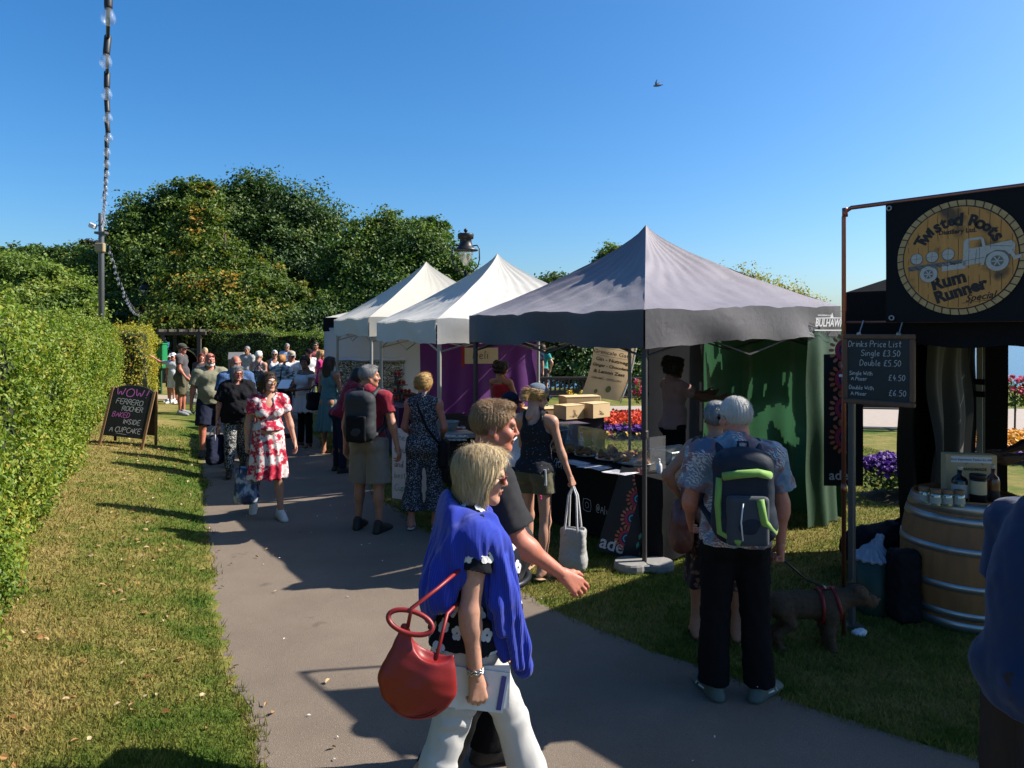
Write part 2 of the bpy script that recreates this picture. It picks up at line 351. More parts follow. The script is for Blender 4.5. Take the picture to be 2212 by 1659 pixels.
def surf(prims, h, k=.03, subs=(), cuts=(), sk=.006, masks=()):
    B = [p_bounds(p) for p in prims]; lo = np.min([b[0] for b in B], 0) - 2.5 * h - .006; hi = np.max([b[1] for b in B], 0) + 2.5 * h + .006
    n = np.ceil((hi - lo) / h).astype(int) + 1
    ax = [lo[i] + h * np.arange(n[i]) for i in range(3)]; F = np.full(n, 1.0, np.float32)
    def sub(p, m):
        b0, b1 = p_bounds(p); i0 = np.clip(((b0 - m - lo) / h).astype(int), 0, n); i1 = np.clip(((b1 + m - lo) / h).astype(int) + 2, 0, n)
        return tuple(slice(a, b) for a, b in zip(i0, i1)), [ax[0][i0[0]:i1[0]][:, None, None], ax[1][i0[1]:i1[1]][None, :, None], ax[2][i0[2]:i1[2]][None, None, :]]
    for p in prims:
        kk = p[-1] if p[-1] is not None else k
        s, g = sub(p, kk + 3 * h)
        if F[s].size: F[s] = smin(F[s], p_eval(p, *g).astype(np.float32), kk)
    for p in subs:
        s, g = sub(p, 3 * h + .02)
        if F[s].size: F[s] = -smin(-F[s], p_eval(p, *g).astype(np.float32), sk)
    gx, gy, gz = ax[0][:, None, None], ax[1][None, :, None], ax[2][None, None, :]
    for p0, nn in cuts:
        F = np.maximum(F, ((gx - p0[0]) * nn[0] + (gy - p0[1]) * nn[1] + (gz - p0[2]) * nn[2]).astype(np.float32))
    for fn in masks: F = np.maximum(F, fn(gx, gy, gz).astype(np.float32))
    return snets(F, lo, h)
_CO = np.array([(i, j, k) for i in (0, 1) for j in (0, 1) for k in (0, 1)])
_ED = [(a, b) for a in range(8) for b in range(a + 1, 8) if np.abs(_CO[a] - _CO[b]).sum() == 1]
def snets(F, lo, h):
    I = F < 0; n = F.shape; sl = lambda c: tuple(slice(c[i], n[i] - 1 + c[i]) for i in range(3))
    cnt = sum(I[sl(c)].astype(np.int8) for c in _CO); act = (cnt > 0) & (cnt < 8)
    idx = np.argwhere(act)
    if not len(idx): return np.zeros((0, 3)), np.zeros((0, 4), int)
    vals = np.stack([F[idx[:, 0] + c[0], idx[:, 1] + c[1], idx[:, 2] + c[2]] for c in _CO], 1).astype(float)
    S = np.zeros((len(idx), 3)); N = np.zeros(len(idx))
    for a, b in _ED:
        va, vb = vals[:, a], vals[:, b]; m = (va < 0) != (vb < 0); t = np.where(m, va / np.where(va == vb, 1, va - vb), 0)
        S += m[:, None] * (_CO[a] + t[:, None] * (_CO[b] - _CO[a])); N += m
    V = lo + h * (idx + S / N[:, None]); ID = np.full(act.shape, -1); ID[act] = np.arange(len(idx)); Q = []
    for a in range(3):
        b, c = (a + 1) % 3, (a + 2) % 3
        s0 = [slice(None)] * 3; s1 = [slice(None)] * 3; s0[a] = slice(0, n[a] - 1); s1[a] = slice(1, n[a])
        A, Bv = I[tuple(s0)], I[tuple(s1)]; ch = np.argwhere(A != Bv)
        ch = ch[(ch[:, b] > 0) & (ch[:, b] < n[b] - 1) & (ch[:, c] > 0) & (ch[:, c] < n[c] - 1)]
        if not len(ch): continue
        def at(db, dc):
            q = ch.copy(); q[:, b] += db; q[:, c] += dc; return ID[q[:, 0], q[:, 1], q[:, 2]]
        q = np.stack([at(-1, -1), at(0, -1), at(0, 0), at(-1, 0)], 1)
        ins = A[ch[:, 0], ch[:, 1], ch[:, 2]]; q[~ins] = q[~ins][:, ::-1]; Q.append(q)
    Q = np.concatenate(Q); Q = Q[(Q >= 0).all(1)]
    return V, Q
def vnormals(V, Q):
    nn = np.cross(V[Q[:, 2]] - V[Q[:, 0]], V[Q[:, 3]] - V[Q[:, 1]]); N = np.zeros_like(V)
    for i in range(4): np.add.at(N, Q[:, i], nn)
    return N / (np.linalg.norm(N, axis=1)[:, None] + 1e-12)
def relax(V, Q, it=1, a=.5):
    for _ in range(it):
        S = np.zeros_like(V); C = np.zeros(len(V))
        for i in range(4):
            np.add.at(S, Q[:, i], V[Q[:, (i + 1) % 4]] + V[Q[:, (i + 3) % 4]]); np.add.at(C, Q[:, i], 2)
        V = V * (1 - a) + a * S / np.maximum(C, 1)[:, None]
    return V
def ribbons(mb, V, N, D0, n, L, w, seed=0, lift=.003, steps=3, curl=.0, mi=0, sel=None):
    """fine hair strands laid along a surface; D0 gives the flow direction at each vertex"""
    rg = np.random.default_rng(seed); i = rg.integers(0, len(V), n) if sel is None else rg.choice(np.flatnonzero(sel), n)
    p = V[i] + rg.normal(0, .002, (n, 3)); nr = N[i]; d = D0[i] - nr * (D0[i] * nr).sum(1)[:, None] + rg.normal(0, .06, (n, 3)); d /= np.linalg.norm(d, axis=1)[:, None] + 1e-9
    l = L * rg.uniform(.5, 1.2, n)[:, None]; side = np.cross(d, nr) * w / 2; pts = []
    lf = lift * rg.uniform(.2, 1.3, n)[:, None]
    for s in range(steps + 1):
        t = s / steps; pts.append(p + d * l * t + nr * (lf * math.sin(math.pi * min(1, t * .9)) - l * l * t * t * 1.8 + .001) + side * curl * math.sin(t * 5))
    W = [1, .9, .7, .12] if steps == 3 else np.linspace(1, .1, steps + 1)
    A = np.stack([np.stack([q - side * W[k], q + side * W[k]], 1) for k, q in enumerate(pts)], 1)  # n,steps+1,2,3
    m = (steps + 1) * 2; base = np.arange(n)[:, None] * m; F = []
    for s in range(steps): F.append(base + np.array([2 * s, 2 * s + 1, 2 * s + 3, 2 * s + 2]))
    mb.add(A.reshape(-1, 3), [np.concatenate(F)], mi)
# ------------------------------------------------------------------ ground, path, sea
LE = np.array([(2.2, -3), (1.0, -.6), (-.45, 1.9), (-1.255, 3.293), (-1.632, 3.994), (-2.119, 4.978), (-2.887, 6.575), (-3.687, 8.336), (-4.831, 10.952), (-6.3, 14.45), (-8.4, 19.5), (-9.9, 23.2), (-12.4, 29.5), (-14.5, 36)])
RE = np.array([(14, -3), (9, .5), (4.2, 2.4), (2.302, 3.323), (1.478, 3.963), (.144, 5.516), (-.979, 7.459), (-3.1, 12.2), (-3.75, 13.6), (-6.3, 19.5), (-7.6, 23.2), (-9.9, 29.5), (-12, 36)])
LE[3:] = [fit(p) for p in LE[3:]]; RE[3:] = [fit(p) for p in RE[3:]]
def lx(y): return np.interp(y, LE[:, 1], LE[:, 0])
def rx_(y): return np.interp(y, RE[:, 1], RE[:, 0])
def gz(x, y):
    """lawn bank that rises from the path's left edge up to the hedge"""
    e = np.maximum(lx(y) - np.asarray(x, float), 0); fade = np.clip((21 - np.asarray(y, float)) / 8, 0, 1); fade = fade * fade * (3 - 2 * fade)
    return .42 * (1 - np.exp(-e * .62)) * fade
def GB(u, v):
    """ground hit including the bank"""
    z = 0.0
    for _ in range(12):
        p = G(u, v, z); z = float(gz(p[0], p[1]))
    return np.array((p[0], p[1], z))
def dryness(x, y):
    """lusher turf along the path edge, parched turf up against the hedge"""
    e = lx(y) - np.asarray(x, float); return np.where(e > 0, .085 * np.tanh((e - .75) * 1.6) - .03 * np.exp(-((e - .25) / .3) ** 2), -.01)
def lawn_cols(n):
    """dry / green patches shared by the turf sheet and its blades"""
    a = n.noise(.55, 3, .6); b = n.noise(3.2, 5, .65); f = n.math('ADD', n.math('ADD', n.math('MULTIPLY', a, .55), n.math('MULTIPLY', b, .5)), n.attr('dry'))
    return n.ramp(f, [(.36, (.045, .092, .012)), (.47, (.095, .120, .022)), (.57, (.18, .160, .046)), (.70, (.27, .205, .082))])
n = NT('turf'); c = n.mix(n.noise(60, 4), .45, 1.35); turf_m = n.done(n.mix(1.0, lawn_cols(n), c, 'MULTIPLY'), .95, .1)
n.bump(n.noise(90, 4), .6, .02)
xs = np.concatenate([np.linspace(-70, -14, 15), np.linspace(-13.5, 3, 140), np.linspace(3.5, 70, 30)]); ys = np.concatenate([np.linspace(-12, 1, 8), np.linspace(1.2, 24, 180), np.linspace(25, 62, 20)])
X, Y = np.meshgrid(xs, ys, indexing='ij'); Z = gz(X, Y)
edge = 27.5 + np.clip(-X, 0, 60) * 1.2            # cliff-top edge on the seaward side
Yc = np.minimum(Y, edge + 0 * Y); Z = np.where(Y > edge, -np.minimum((Y - edge) * 3, 30), Z)
q = MB().grid(np.stack([X, Yc, Z], 2)); q.A['dry'] = [dryness(X, Yc).ravel()]; tag(q.build('lawn', turf_m, smooth=True), kind='structure')
n = NT('asphalt'); f = n.noise(240, 3, .7); big = n.noise(1.1, 5, .6); sp = n.vor(160)
c = n.ramp(f, [(.3, (.085, .068, .054)), (.55, (.165, .130, .102)), (.75, (.28, .23, .18))]); c = n.mix(n.ramp(n.vor(75), [(.10, .55), (.2, 0)]), c, (.36, .31, .26)); c = n.mix(n.ramp(n.noise(38, 3, .7), [(.60, 0), (.72, .45)]), c, (.06, .05, .042))
c = n.mix(1.0, c, n.ramp(big, [(.3, .82), (.7, 1.12)]), 'MULTIPLY')
st = n.ramp(n.noise(2.6, 3, .6), [(.66, 1.0), (.72, .72)]); c = n.mix(1.0, c, st, 'MULTIPLY')
n.bump(n.math('ADD', sp, n.noise(420, 2)), .35, .006); asphalt_m = n.done(c, .92, .25)
def sheet(name, left, right, z, m, jit=.03, step=.12, kind='structure'):
    y0, y1 = max(left[0, 1], right[0, 1]), min(left[-1, 1], right[-1, 1]); yy = np.arange(y0, y1, step)
    rg = np.random.default_rng(3); l = np.interp(yy, left[:, 1], left[:, 0]); r = np.interp(yy, right[:, 1], right[:, 0])
    l = l + .05 * np.sin(yy * 2.1) + .03 * np.sin(yy * 5.3) + rg.normal(0, jit, len(yy)); r = r + .05 * np.sin(yy * 1.7 + 2) + .03 * np.sin(yy * 4.7) + rg.normal(0, jit, len(yy))
    P = np.stack([np.stack([l + (r - l) * t, yy, np.full(len(yy), z)], 1) for t in np.linspace(0, 1, 9)], 1)
    return tag(MB().grid(P[:, ::-1]).build(name, m), kind=kind)
sheet('path', LE, RE, .004, asphalt_m)
m_pave = plain('paving', (.30, .25, .21), .9, var=.2, scale=6)
# a branch path crossing the lawn on the left, and the promenade in front of the benches
P = np.array([[(-20, 22.6, .012), (-8.4, 22.2, .012)], [(-20, 23.9, .012), (-8.6, 23.6, .012)]]); tag(MB().grid(P[::-1]).build('side_path', m_pave), kind='structure')
P = np.array([[(-2, 16.8, .008), (20, 13.9, .008)], [(-2, 20.6, .008), (22, 18.9, .008)]]); tag(MB().grid(P[::-1]).build('promenade', m_pave), kind='structure')
n = NT('sea'); w = n.noise(.06, 4); n.bump(n.noise(.8, 3), .25, .4)
tag(MB().grid(np.array([[(-9000, 60, -32), (9000, 60, -32)], [(-9000, 15000, -32), (9000, 15000, -32)]])[::-1]).build('sea', n.done(n.mix(w, (.02, .06, .12), (.03, .09, .16)), .25, .5)), kind='structure')
# ------------------------------------------------------------------ leaves
def leaf_mat(name, stops, trans=.35, rough=.55, hue=.12):
    n = NT(name); t = n.attr('tint'); c = n.ramp(t, stops)
    c = n.mix(n.noise(30, 3), n.mix(1.0, c, .8, 'MULTIPLY'), n.mix(1.0, c, 1.2, 'MULTIPLY'))
    return n.done(c, rough, .35, trans=trans, tcol=n.mix(1.0, c, (1.15, 1.25, .5), 'MULTIPLY'))
def leaves(mb, P, N, size, tint, seed=0, aspect=.6, droop=.25, tight=.5, six=False, mi=0):
    """one folded leaf per point P, roughly facing N"""
    rg = np.random.default_rng(seed); m = len(P); size = size * rg.uniform(.65, 1.25, m)[:, None]
    nn = N + rg.normal(0, tight, (m, 3)); nn /= np.linalg.norm(nn, axis=1)[:, None] + 1e-9
    a = rg.normal(size=(m, 3)) + (0, 0, -droop); a -= nn * (a * nn).sum(1)[:, None]; a /= np.linalg.norm(a, axis=1)[:, None] + 1e-9
    b = np.cross(nn, a); h = nn * size * .12; w = aspect * size * .5
    if six:
        V = np.stack([P - a * size * .5, P - a * size * .2 + b * w + h, P + a * size * .15 + b * w * .85 + h, P + a * size * .5 - h * .8, P + a * size * .15 - b * w * .85 + h, P - a * size * .2 - b * w + h], 1)
        F = np.array([(0, 1, 2, 3), (0, 3, 4, 5)]); k = 6
    else:
        V = np.stack([P - a * size * .5, P + b * w + h, P + a * size * .5, P - b * w + h], 1); F = np.array([(0, 1, 2, 3)]); k = 4
    mb.add(V.reshape(-1, 3), [(np.arange(m)[:, None, None] * k + F[None]).reshape(-1, 4)], mi, tint=np.repeat(tint, k))
def hedge(name, label, face, depth, top, m_leaf, m_core, density, leaf, seed, group=None, back=False, base=gz, six=False):
    """clipped hedge: face = list of (x, y) along its front foot; depth runs to the left of the direction of travel"""
    rg = np.random.default_rng(seed); face = np.array(face, float); seg = np.linalg.norm(np.diff(face, axis=0), axis=1); cum = np.concatenate([[0], np.cumsum(seg)]); L = cum[-1]
    def at(s): return np.stack([np.interp(s, cum, face[:, 0]), np.interp(s, cum, face[:, 1])], 1)
    def nor(s): d = at(np.minimum(s + .05, L)) - at(np.maximum(s - .05, 0)); d /= np.linalg.norm(d, axis=1)[:, None] + 1e-9; return np.stack([d[:, 1], -d[:, 0]], 1)  # outward (towards the viewer's side)
    def bulge(s, t): return .10 * np.sin(s * 1.9 + t * 3 + seed) * np.sin(t * 4.1 - s * .7) + .06 * np.sin(s * 5.1 + 2 * t) + .05 * np.sin(s * 9 - t * 8)
    def section(s, q):
        """q 0..1 up the face, 1..2 across the top, 2..3 down the back"""
        o = at(s); nn = nor(s); z0 = base(o[:, 0], o[:, 1]); T = top + .07 * np.sin(s * .9 + seed) + .05 * np.sin(s * 3.3)
        qf = np.clip(q, 0, 1); qt = np.clip(q - 1, 0, 1); qb = np.clip(q - 2, 0, 1)
        z = z0 + (T - z0) * np.where(q < 2, qf, 1 - qb); off = -depth * qt + np.where(q < 1, .06 * np.sin(qf * 3.1) + bulge(s, qf * 2.2), 0) - .10 * np.clip(qf - .85, 0, 1) * 4 * (q < 1)
        z = z + np.where((q > 1) & (q < 2), bulge(s, qt) * .6, 0); off = np.where(q < .08, off - .12, off)
        P = np.column_stack([o + nn * off[:, None], z]); Nn = np.column_stack([nn * np.where(q < 1, 1, np.where(q < 2, .15, -1))[:, None], np.where(q < 1, .25, np.where(q < 2, 1, .2))])
        return P, Nn
    ob = thing(name, label, 'hedge', (*face[0], 0), group=group); org = np.array((*face[0], 0.))
    ss = np.arange(0, L + .2, .25); qs = np.linspace(0, 3, 31); S, Q = np.meshgrid(ss, qs, indexing='ij'); P, Nn = section(np.minimum(S.ravel(), L), Q.ravel())
    core = MB(); P2 = (P - Nn * .07).reshape(len(ss), len(qs), 3) - org; core.grid(P2)
    for e in (0, -1): # end walls
        c0 = P2[e]; k = len(c0); core.add(np.concatenate([c0, c0.mean(0)[None]]), [np.array([(i, i + 1, k) if e == 0 else (i + 1, i, k) for i in range(k - 1)])])
    core.build('dark_core', m_core, ob)  # solid dark core, put in to stop light passing between the leaves
    mb = MB(); area = L * (top + depth * (1 if not back else .6)); m = int(area * density)
    s = rg.uniform(0, L, m); q = rg.uniform(0, 1 + depth / top * .9, m) if not back else rg.uniform(0, 1.6, m); q = np.where(q > 1, 1 + (q - 1) / (depth / top * .9 if not back else .6), q); q = np.clip(q, 0, 1.999)
    P, Nn = section(s, q); P = P + Nn * rg.normal(.0, .055, m)[:, None] + rg.normal(0, .02, (m, 3))
    tint = np.clip(.5 + .28 * snoise(P, 1.3, seed) + .2 * snoise(P, 4.2, seed + 1) + rg.normal(0, .16, m), 0, 1)
    leaves(mb, P - org, Nn, leaf, tint, seed, six=six, tight=.75)
    # end cap leaves and stray shoots that break the outline
    for e, sg in ((0., -1), (L, 1)):
        k = int(depth * top * density); o = at(np.full(k, e)); nn = nor(np.full(k, e)); dd = np.stack([-nn[:, 1], nn[:, 0]], 1) * sg
        o = o - nn * rg.uniform(0, depth, k)[:, None]; Pz = rg.uniform(0, 1, k) * top; Pe = np.column_stack([o + dd * rg.normal(.03, .05, k)[:, None], Pz])
        leaves(mb, Pe - org, np.column_stack([dd, np.full(k, .3)]), leaf, np.clip(.5 + rg.normal(0, .25, k), 0, 1), seed + 5, six=six, tight=.7)
    k = int(L * 7); s = rg.uniform(0, L, k); P, Nn = section(s, rg.uniform(.75, 1.9, k)); h = rg.uniform(.05, .28, k)
    for j in range(5):
        leaves(mb, P - org + np.column_stack([rg.normal(0, .04, (k, 2)), h * (j + 1) / 5]), np.column_stack([rg.normal(0, 1, (k, 2)), np.ones(k)]), leaf, np.clip(.65 + rg.normal(0, .2, k), 0, 1), seed + 9 + j, six=six)
    mb.build('foliage', m_leaf, ob)
    return ob
m_core = plain('hedge_inside', (.016, .020, .008), .95, var=.5, scale=8)
m_lf_hedge = leaf_mat('hedge_leaf', [(.0, (.045, .085, .010)), (.3, (.105, .17, .018)), (.6, (.19, .245, .030)), (.85, (.29, .285, .045)), (1., (.34, .24, .045))])
m_lf_yel = leaf_mat('hedge_leaf_yellowing', [(.0, (.07, .10, .010)), (.4, (.20, .22, .022)), (.7, (.36, .30, .03)), (1., (.45, .27, .04))])
m_lf_back = leaf_mat('hedge_leaf_dark', [(.0, (.022, .048, .009)), (.5, (.10, .16, .022)), (.8, (.20, .26, .036)), (1., (.28, .28, .05))])
hedge('hedge', 'long yellow green clipped hedge along the grass bank behind the sandwich board', [(-2.1, 1.9), (-2.5, 2.9), (-3.35, 4.5), (-6.05, 9.7), (-9.85, 17.2), (-11.6, 20.6)], 1.3, 2.19, m_lf_hedge, m_core, 2300, .052, 11, six=True)
hedge('hedge', 'short yellowing hedge block beyond the long hedge beside the green bin', [(-11.0, 21.2), (-12.55, 24.9)], 1.6, 2.12, m_lf_yel, m_core, 700, .08, 12)
hedge('hedge', 'dark green clipped hedge closing the far end of the path', [(-13.0, 30.3), (-2.0, 27.4)], 1.2, 2.05, m_lf_back, m_core, 420, .10, 13)
# ------------------------------------------------------------------ trees
m_bark = plain('bark', (.06, .045, .032), .95, var=.35, scale=14, bump=.6)
def tree(name, label, base, lobes, m_leaf, size, n, seed, cat='tree', group=None, trunk=.25, limbs=7, core=.62, ragged=.22, hang=0, tshift=0):
    """lobes: (u, v, depth, ru, rv) of each crown mass as measured in the photograph"""
    rg = np.random.default_rng(seed); W = []
    for (u, v, d, ru, rv) in lobes:
        c = D(u, v, d); k = d / FPX; W.append((c, np.array((ru * k, max(ru, rv) * k * .8, rv * k))))
    base = np.array((base[0], base[1], 0.)); ob = thing(name, label, cat, base, group=group)
    tb = MB(); top = max(c[2] for c, r in W); axis = np.mean([c for c, r in W], 0)
    pts = [base, base + (axis - base) * (.3, .3, .35), base + (axis - base) * (.8, .8, .85) + (0, 0, .2), (axis[0], axis[1], axis[2] + (top - axis[2]) * .5)]
    tb.tube(np.array(pts) - base, [trunk, trunk * .8, trunk * .5, trunk * .15], 9)
    for (c, r) in sorted(W, key=lambda w: -w[1][0])[:limbs]:
        s = pts[1] + (pts[2] - pts[1]) * rg.uniform(0, 1); e = c + r * rg.uniform(-.3, .3, 3); mid = (s + e) / 2 + (0, 0, .15 * np.linalg.norm(e - s))
        tb.tube(np.array([s, mid, e]) - base, [trunk * .35, trunk * .22, trunk * .06], 6)
    tb.build('trunk', m_bark, ob, True)
    vol = np.array([r[0] * r[2] for c, r in W]); share = vol / vol.sum(); mb = MB()
    for li, ((c, r), sh) in enumerate(zip(W, share)):
        k = max(6, int(n * sh / 34)); d = rg.normal(size=(k, 3)); d /= np.linalg.norm(d, axis=1)[:, None]
        rad = rg.uniform(.62, 1.0 + ragged, k) ** .7
        cc = c + d * r * rad[:, None] * (1 + .16 * snoise(d * 2.4 + li, 1.0, seed)[:, None])
        cs = np.minimum(r.mean() * .24, .55) * rg.uniform(.6, 1.4, k)          # one leafy spray per clump
        m = 34; P = np.repeat(cc, m, 0) + rg.normal(size=(k * m, 3)) * np.repeat(cs, m)[:, None] * (.66, .66, .34 + hang) - (0, 0, hang * .25)
        Nn = np.repeat(d, m, 0) * .6 + (0, 0, .55); tint = np.clip(np.repeat(.5 + .22 * snoise(cc, .55, seed) + rg.normal(0, .19, k), m) + rg.normal(0, .10, k * m), 0, 1)
        leaves(mb, P - base, Nn, size, tint, seed + li, tight=.6, aspect=.62, droop=.4 + hang * 3)
        # dense inner twigs and shaded leaves
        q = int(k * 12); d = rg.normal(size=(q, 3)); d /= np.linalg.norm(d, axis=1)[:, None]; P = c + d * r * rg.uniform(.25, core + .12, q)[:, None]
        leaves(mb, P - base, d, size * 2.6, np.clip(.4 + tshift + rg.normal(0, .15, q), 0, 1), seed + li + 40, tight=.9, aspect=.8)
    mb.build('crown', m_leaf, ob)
    return ob
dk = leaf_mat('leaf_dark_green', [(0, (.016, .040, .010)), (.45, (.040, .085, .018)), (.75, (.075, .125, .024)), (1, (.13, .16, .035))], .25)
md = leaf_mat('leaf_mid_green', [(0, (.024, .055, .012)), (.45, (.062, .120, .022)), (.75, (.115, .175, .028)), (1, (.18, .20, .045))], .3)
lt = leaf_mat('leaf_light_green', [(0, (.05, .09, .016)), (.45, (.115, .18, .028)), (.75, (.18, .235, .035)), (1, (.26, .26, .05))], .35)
ye = leaf_mat('leaf_turning_yellow', [(0, (.035, .065, .010)), (.45, (.075, .125, .016)), (.72, (.13, .16, .022)), (.9, (.29, .21, .025)), (1, (.38, .19, .03))], .35)
wi = leaf_mat('leaf_golden_willow', [(0, (.10, .11, .012)), (.5, (.22, .20, .03)), (1, (.36, .30, .06))], .4)
pu = leaf_mat('leaf_purple', [(0, (.018, .010, .012)), (.6, (.04, .018, .02)), (1, (.07, .035, .03))], .2)
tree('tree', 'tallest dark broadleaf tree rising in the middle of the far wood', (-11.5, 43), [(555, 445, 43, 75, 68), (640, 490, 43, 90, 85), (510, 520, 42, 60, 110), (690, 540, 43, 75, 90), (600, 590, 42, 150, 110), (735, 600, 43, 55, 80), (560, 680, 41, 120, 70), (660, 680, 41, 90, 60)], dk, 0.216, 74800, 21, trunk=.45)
tree('tree', 'dark round-topped tree behind the light pole, left of the tallest tree', (-19, 41), [(320, 500, 41, 70, 70), (390, 450, 41, 60, 55), (435, 430, 41, 38, 38), (285, 580, 40, 55, 80), (350, 610, 40, 100, 95), (300, 670, 39, 80, 60), (420, 540, 41, 70, 80), (265, 530, 40, 30, 50)], md, 0.202, 57800, 22, trunk=.4)
tree('tree', 'tree with yellow and orange autumn leaves in front of the dark wood', (-14.2, 35), [(430, 500, 36, 50, 58), (445, 440, 37, 30, 40), (450, 580, 35, 75, 65), (500, 640, 34, 110, 55), (420, 650, 34, 75, 60), (560, 600, 35, 50, 45), (610, 640, 35, 60, 28), (480, 690, 33, 130, 40)], ye, 0.187, 44200, 23, trunk=.28, ragged=.35)
tree('tree', 'broad green tree standing behind the white tents and the lantern', (-6.2, 38), [(830, 515, 39, 62, 58), (770, 590, 38, 70, 90), (900, 550, 38, 85, 65), (970, 600, 37, 60, 55), (860, 640, 37, 120, 80), (780, 690, 36, 90, 60), (925, 500, 39, 40, 30), (1010, 630, 37, 35, 45), (690, 690, 35, 60, 50)], md, 0.187, 61200, 24, trunk=.4)
tree('tree', 'bushy light green tree above the hedge at the left edge', (-21, 29), [(40, 610, 29, 90, 52), (110, 630, 29, 75, 48), (60, 680, 28, 130, 60), (165, 670, 28, 45, 48), (10, 580, 30, 40, 35)], lt, 0.158, 34000, 25, trunk=.22)
tree('tree', 'mid green tree line crown behind the bushy light tree at far left', (-30, 44), [(60, 560, 44, 45, 32), (125, 560, 44, 50, 28), (175, 590, 43, 50, 50), (215, 620, 42, 50, 80), (20, 580, 44, 40, 40)], md, 0.202, 20400, 26, trunk=.3)
tree('tree', 'small purple leaved tree just left of the light pole', (-26, 45), [(195, 545, 45, 22, 26), (205, 580, 45, 25, 35)], pu, 0.173, 5950, 27, trunk=.15)
tree('tree', 'glossy dark evergreen tree behind the second white tent', (4.0, 30), [(1215, 618, 30, 55, 24), (1180, 640, 30, 30, 34), (1265, 640, 30, 60, 36), (1235, 670, 29, 80, 40)], dk, 0.144, 15300, 28, trunk=.18)
tree('tree', 'feathery bright green tree behind the grey tent, left of its peak', (5.2, 33), [(1320, 570, 33, 36, 36), (1345, 600, 33, 50, 50), (1285, 610, 33, 35, 28), (1350, 650, 33, 60, 40)], lt, 0.144, 15300, 29, trunk=.18, ragged=.4)
tree('tree', 'golden weeping willow peeking over the right slope of the grey tent', (11.5, 27), [(1600, 630, 27, 55, 42), (1670, 650, 27, 65, 36), (1735, 665, 27, 42, 28), (1560, 640, 27, 40, 50), (1640, 700, 27, 120, 40)], wi, 0.115, 28900, 30, trunk=.2, hang=.5, ragged=.3)
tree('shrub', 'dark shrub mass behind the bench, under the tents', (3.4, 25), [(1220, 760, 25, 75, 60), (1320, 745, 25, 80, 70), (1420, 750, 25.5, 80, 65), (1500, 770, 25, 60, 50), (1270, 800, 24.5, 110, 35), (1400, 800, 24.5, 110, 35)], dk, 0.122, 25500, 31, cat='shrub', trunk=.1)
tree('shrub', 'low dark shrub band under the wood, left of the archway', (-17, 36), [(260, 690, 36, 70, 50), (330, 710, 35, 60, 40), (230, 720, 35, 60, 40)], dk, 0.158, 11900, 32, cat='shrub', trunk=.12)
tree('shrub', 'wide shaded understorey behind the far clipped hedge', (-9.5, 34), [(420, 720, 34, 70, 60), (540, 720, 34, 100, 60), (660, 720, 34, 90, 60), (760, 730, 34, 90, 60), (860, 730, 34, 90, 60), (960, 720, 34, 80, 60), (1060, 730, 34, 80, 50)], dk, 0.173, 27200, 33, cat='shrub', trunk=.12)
# ------------------------------------------------------------------ grass blades, fallen leaves
n = NT('grass_blade'); c = n.mix(1.0, lawn_cols(n), n.ramp(n.attr('tint'), [(0, (.55, .65, .5)), (.6, (1.15, 1.15, 1.0)), (1, (1.7, 1.45, 1.3))]), 'MULTIPLY')
blade_m = n.done(c, .8, .2, trans=.3)
def blades(n_, y0, y1, sel, seed, h=(.018, .045), w=.004, lean=.018):
    rg = np.random.default_rng(seed); y = y0 * (y1 / y0) ** rg.uniform(0, 1, n_); x = rg.uniform(-1, 1, n_) * .75 * y; k = sel(x, y); x, y = x[k], y[k]; m = len(x)
    z = gz(x, y); hh = rg.uniform(*h, m); th = rg.uniform(0, 6.28, m); ww = w * (.6 + .12 * y); a = np.stack([np.cos(th) * ww, np.sin(th) * ww, 0 * x], 1)
    P = np.stack([x, y, z - .004], 1); tip = P + np.stack([rg.normal(0, lean, m), rg.normal(0, lean, m), hh], 1); V = np.stack([P - a, P + a, tip], 1)
    return V.reshape(-1, 3), np.arange(m * 3).reshape(-1, 3), np.repeat(rg.uniform(0, 1, m), 3)
gm = MB()
wob = lambda y: .05 * np.sin(y * 2.1) + .03 * np.sin(y * 5.3); wor = lambda y: .05 * np.sin(y * 1.7 + 2) + .03 * np.sin(y * 4.7)
for spec in ((330000, 2.6, 15, lambda x, y: (x < lx(y) + wob(y) + .01) & (x > lx(y) - 2.6), 1, (.015, .045)), (60000, 2.6, 14, lambda x, y: np.abs(x - lx(y) - wob(y)) < .07, 2, (.02, .07)), (330000, 3.2, 15, lambda x, y: (x > rx_(y) + wor(y)) & (x < 6.5), 3, (.015, .045)), (60000, 3.2, 14, lambda x, y: np.abs(x - rx_(y) - wor(y)) < .07, 4, (.02, .065))):
    V, F, t = blades(spec[0], spec[1], spec[2], spec[3], spec[4], spec[5]); gm.add(V, [F], 0, tint=t, dry=dryness(V[:, 0], V[:, 1]))
tag(gm.build('grass', blade_m), kind='stuff')
m_litter = leaf_mat('fallen_leaf', [(0, (.16, .075, .02)), (.5, (.30, .17, .06)), (1, (.42, .33, .2))], .1)
k = 420; rg = np.random.default_rng(77); y = rg.uniform(2.8, 13, k); x = lx(y) + rg.normal(-.8, .5, k); P = np.stack([x, y, gz(x, y) + .02], 1); lm = MB()
leaves(lm, P, np.tile((0, 0, 1.), (k, 1)), .045, rg.uniform(0, 1, k), 5, tight=.35, six=True); tag(lm.build('fallen_leaves', m_litter), kind='stuff')
m_feather = plain('feather', (.7, .68, .64), .8)
k = 46; y = rg.uniform(3.0, 9, k); x = lx(y) + rg.uniform(.1, 2.6, k); P = np.stack([x, y, np.full(k, .014)], 1); lm = MB()
leaves(lm, P, np.tile((0, 0, 1.), (k, 1)), .022, rg.uniform(0, 1, k), 6, tight=.3, aspect=.4); tag(lm.build('feathers_and_scraps', m_feather), kind='stuff')
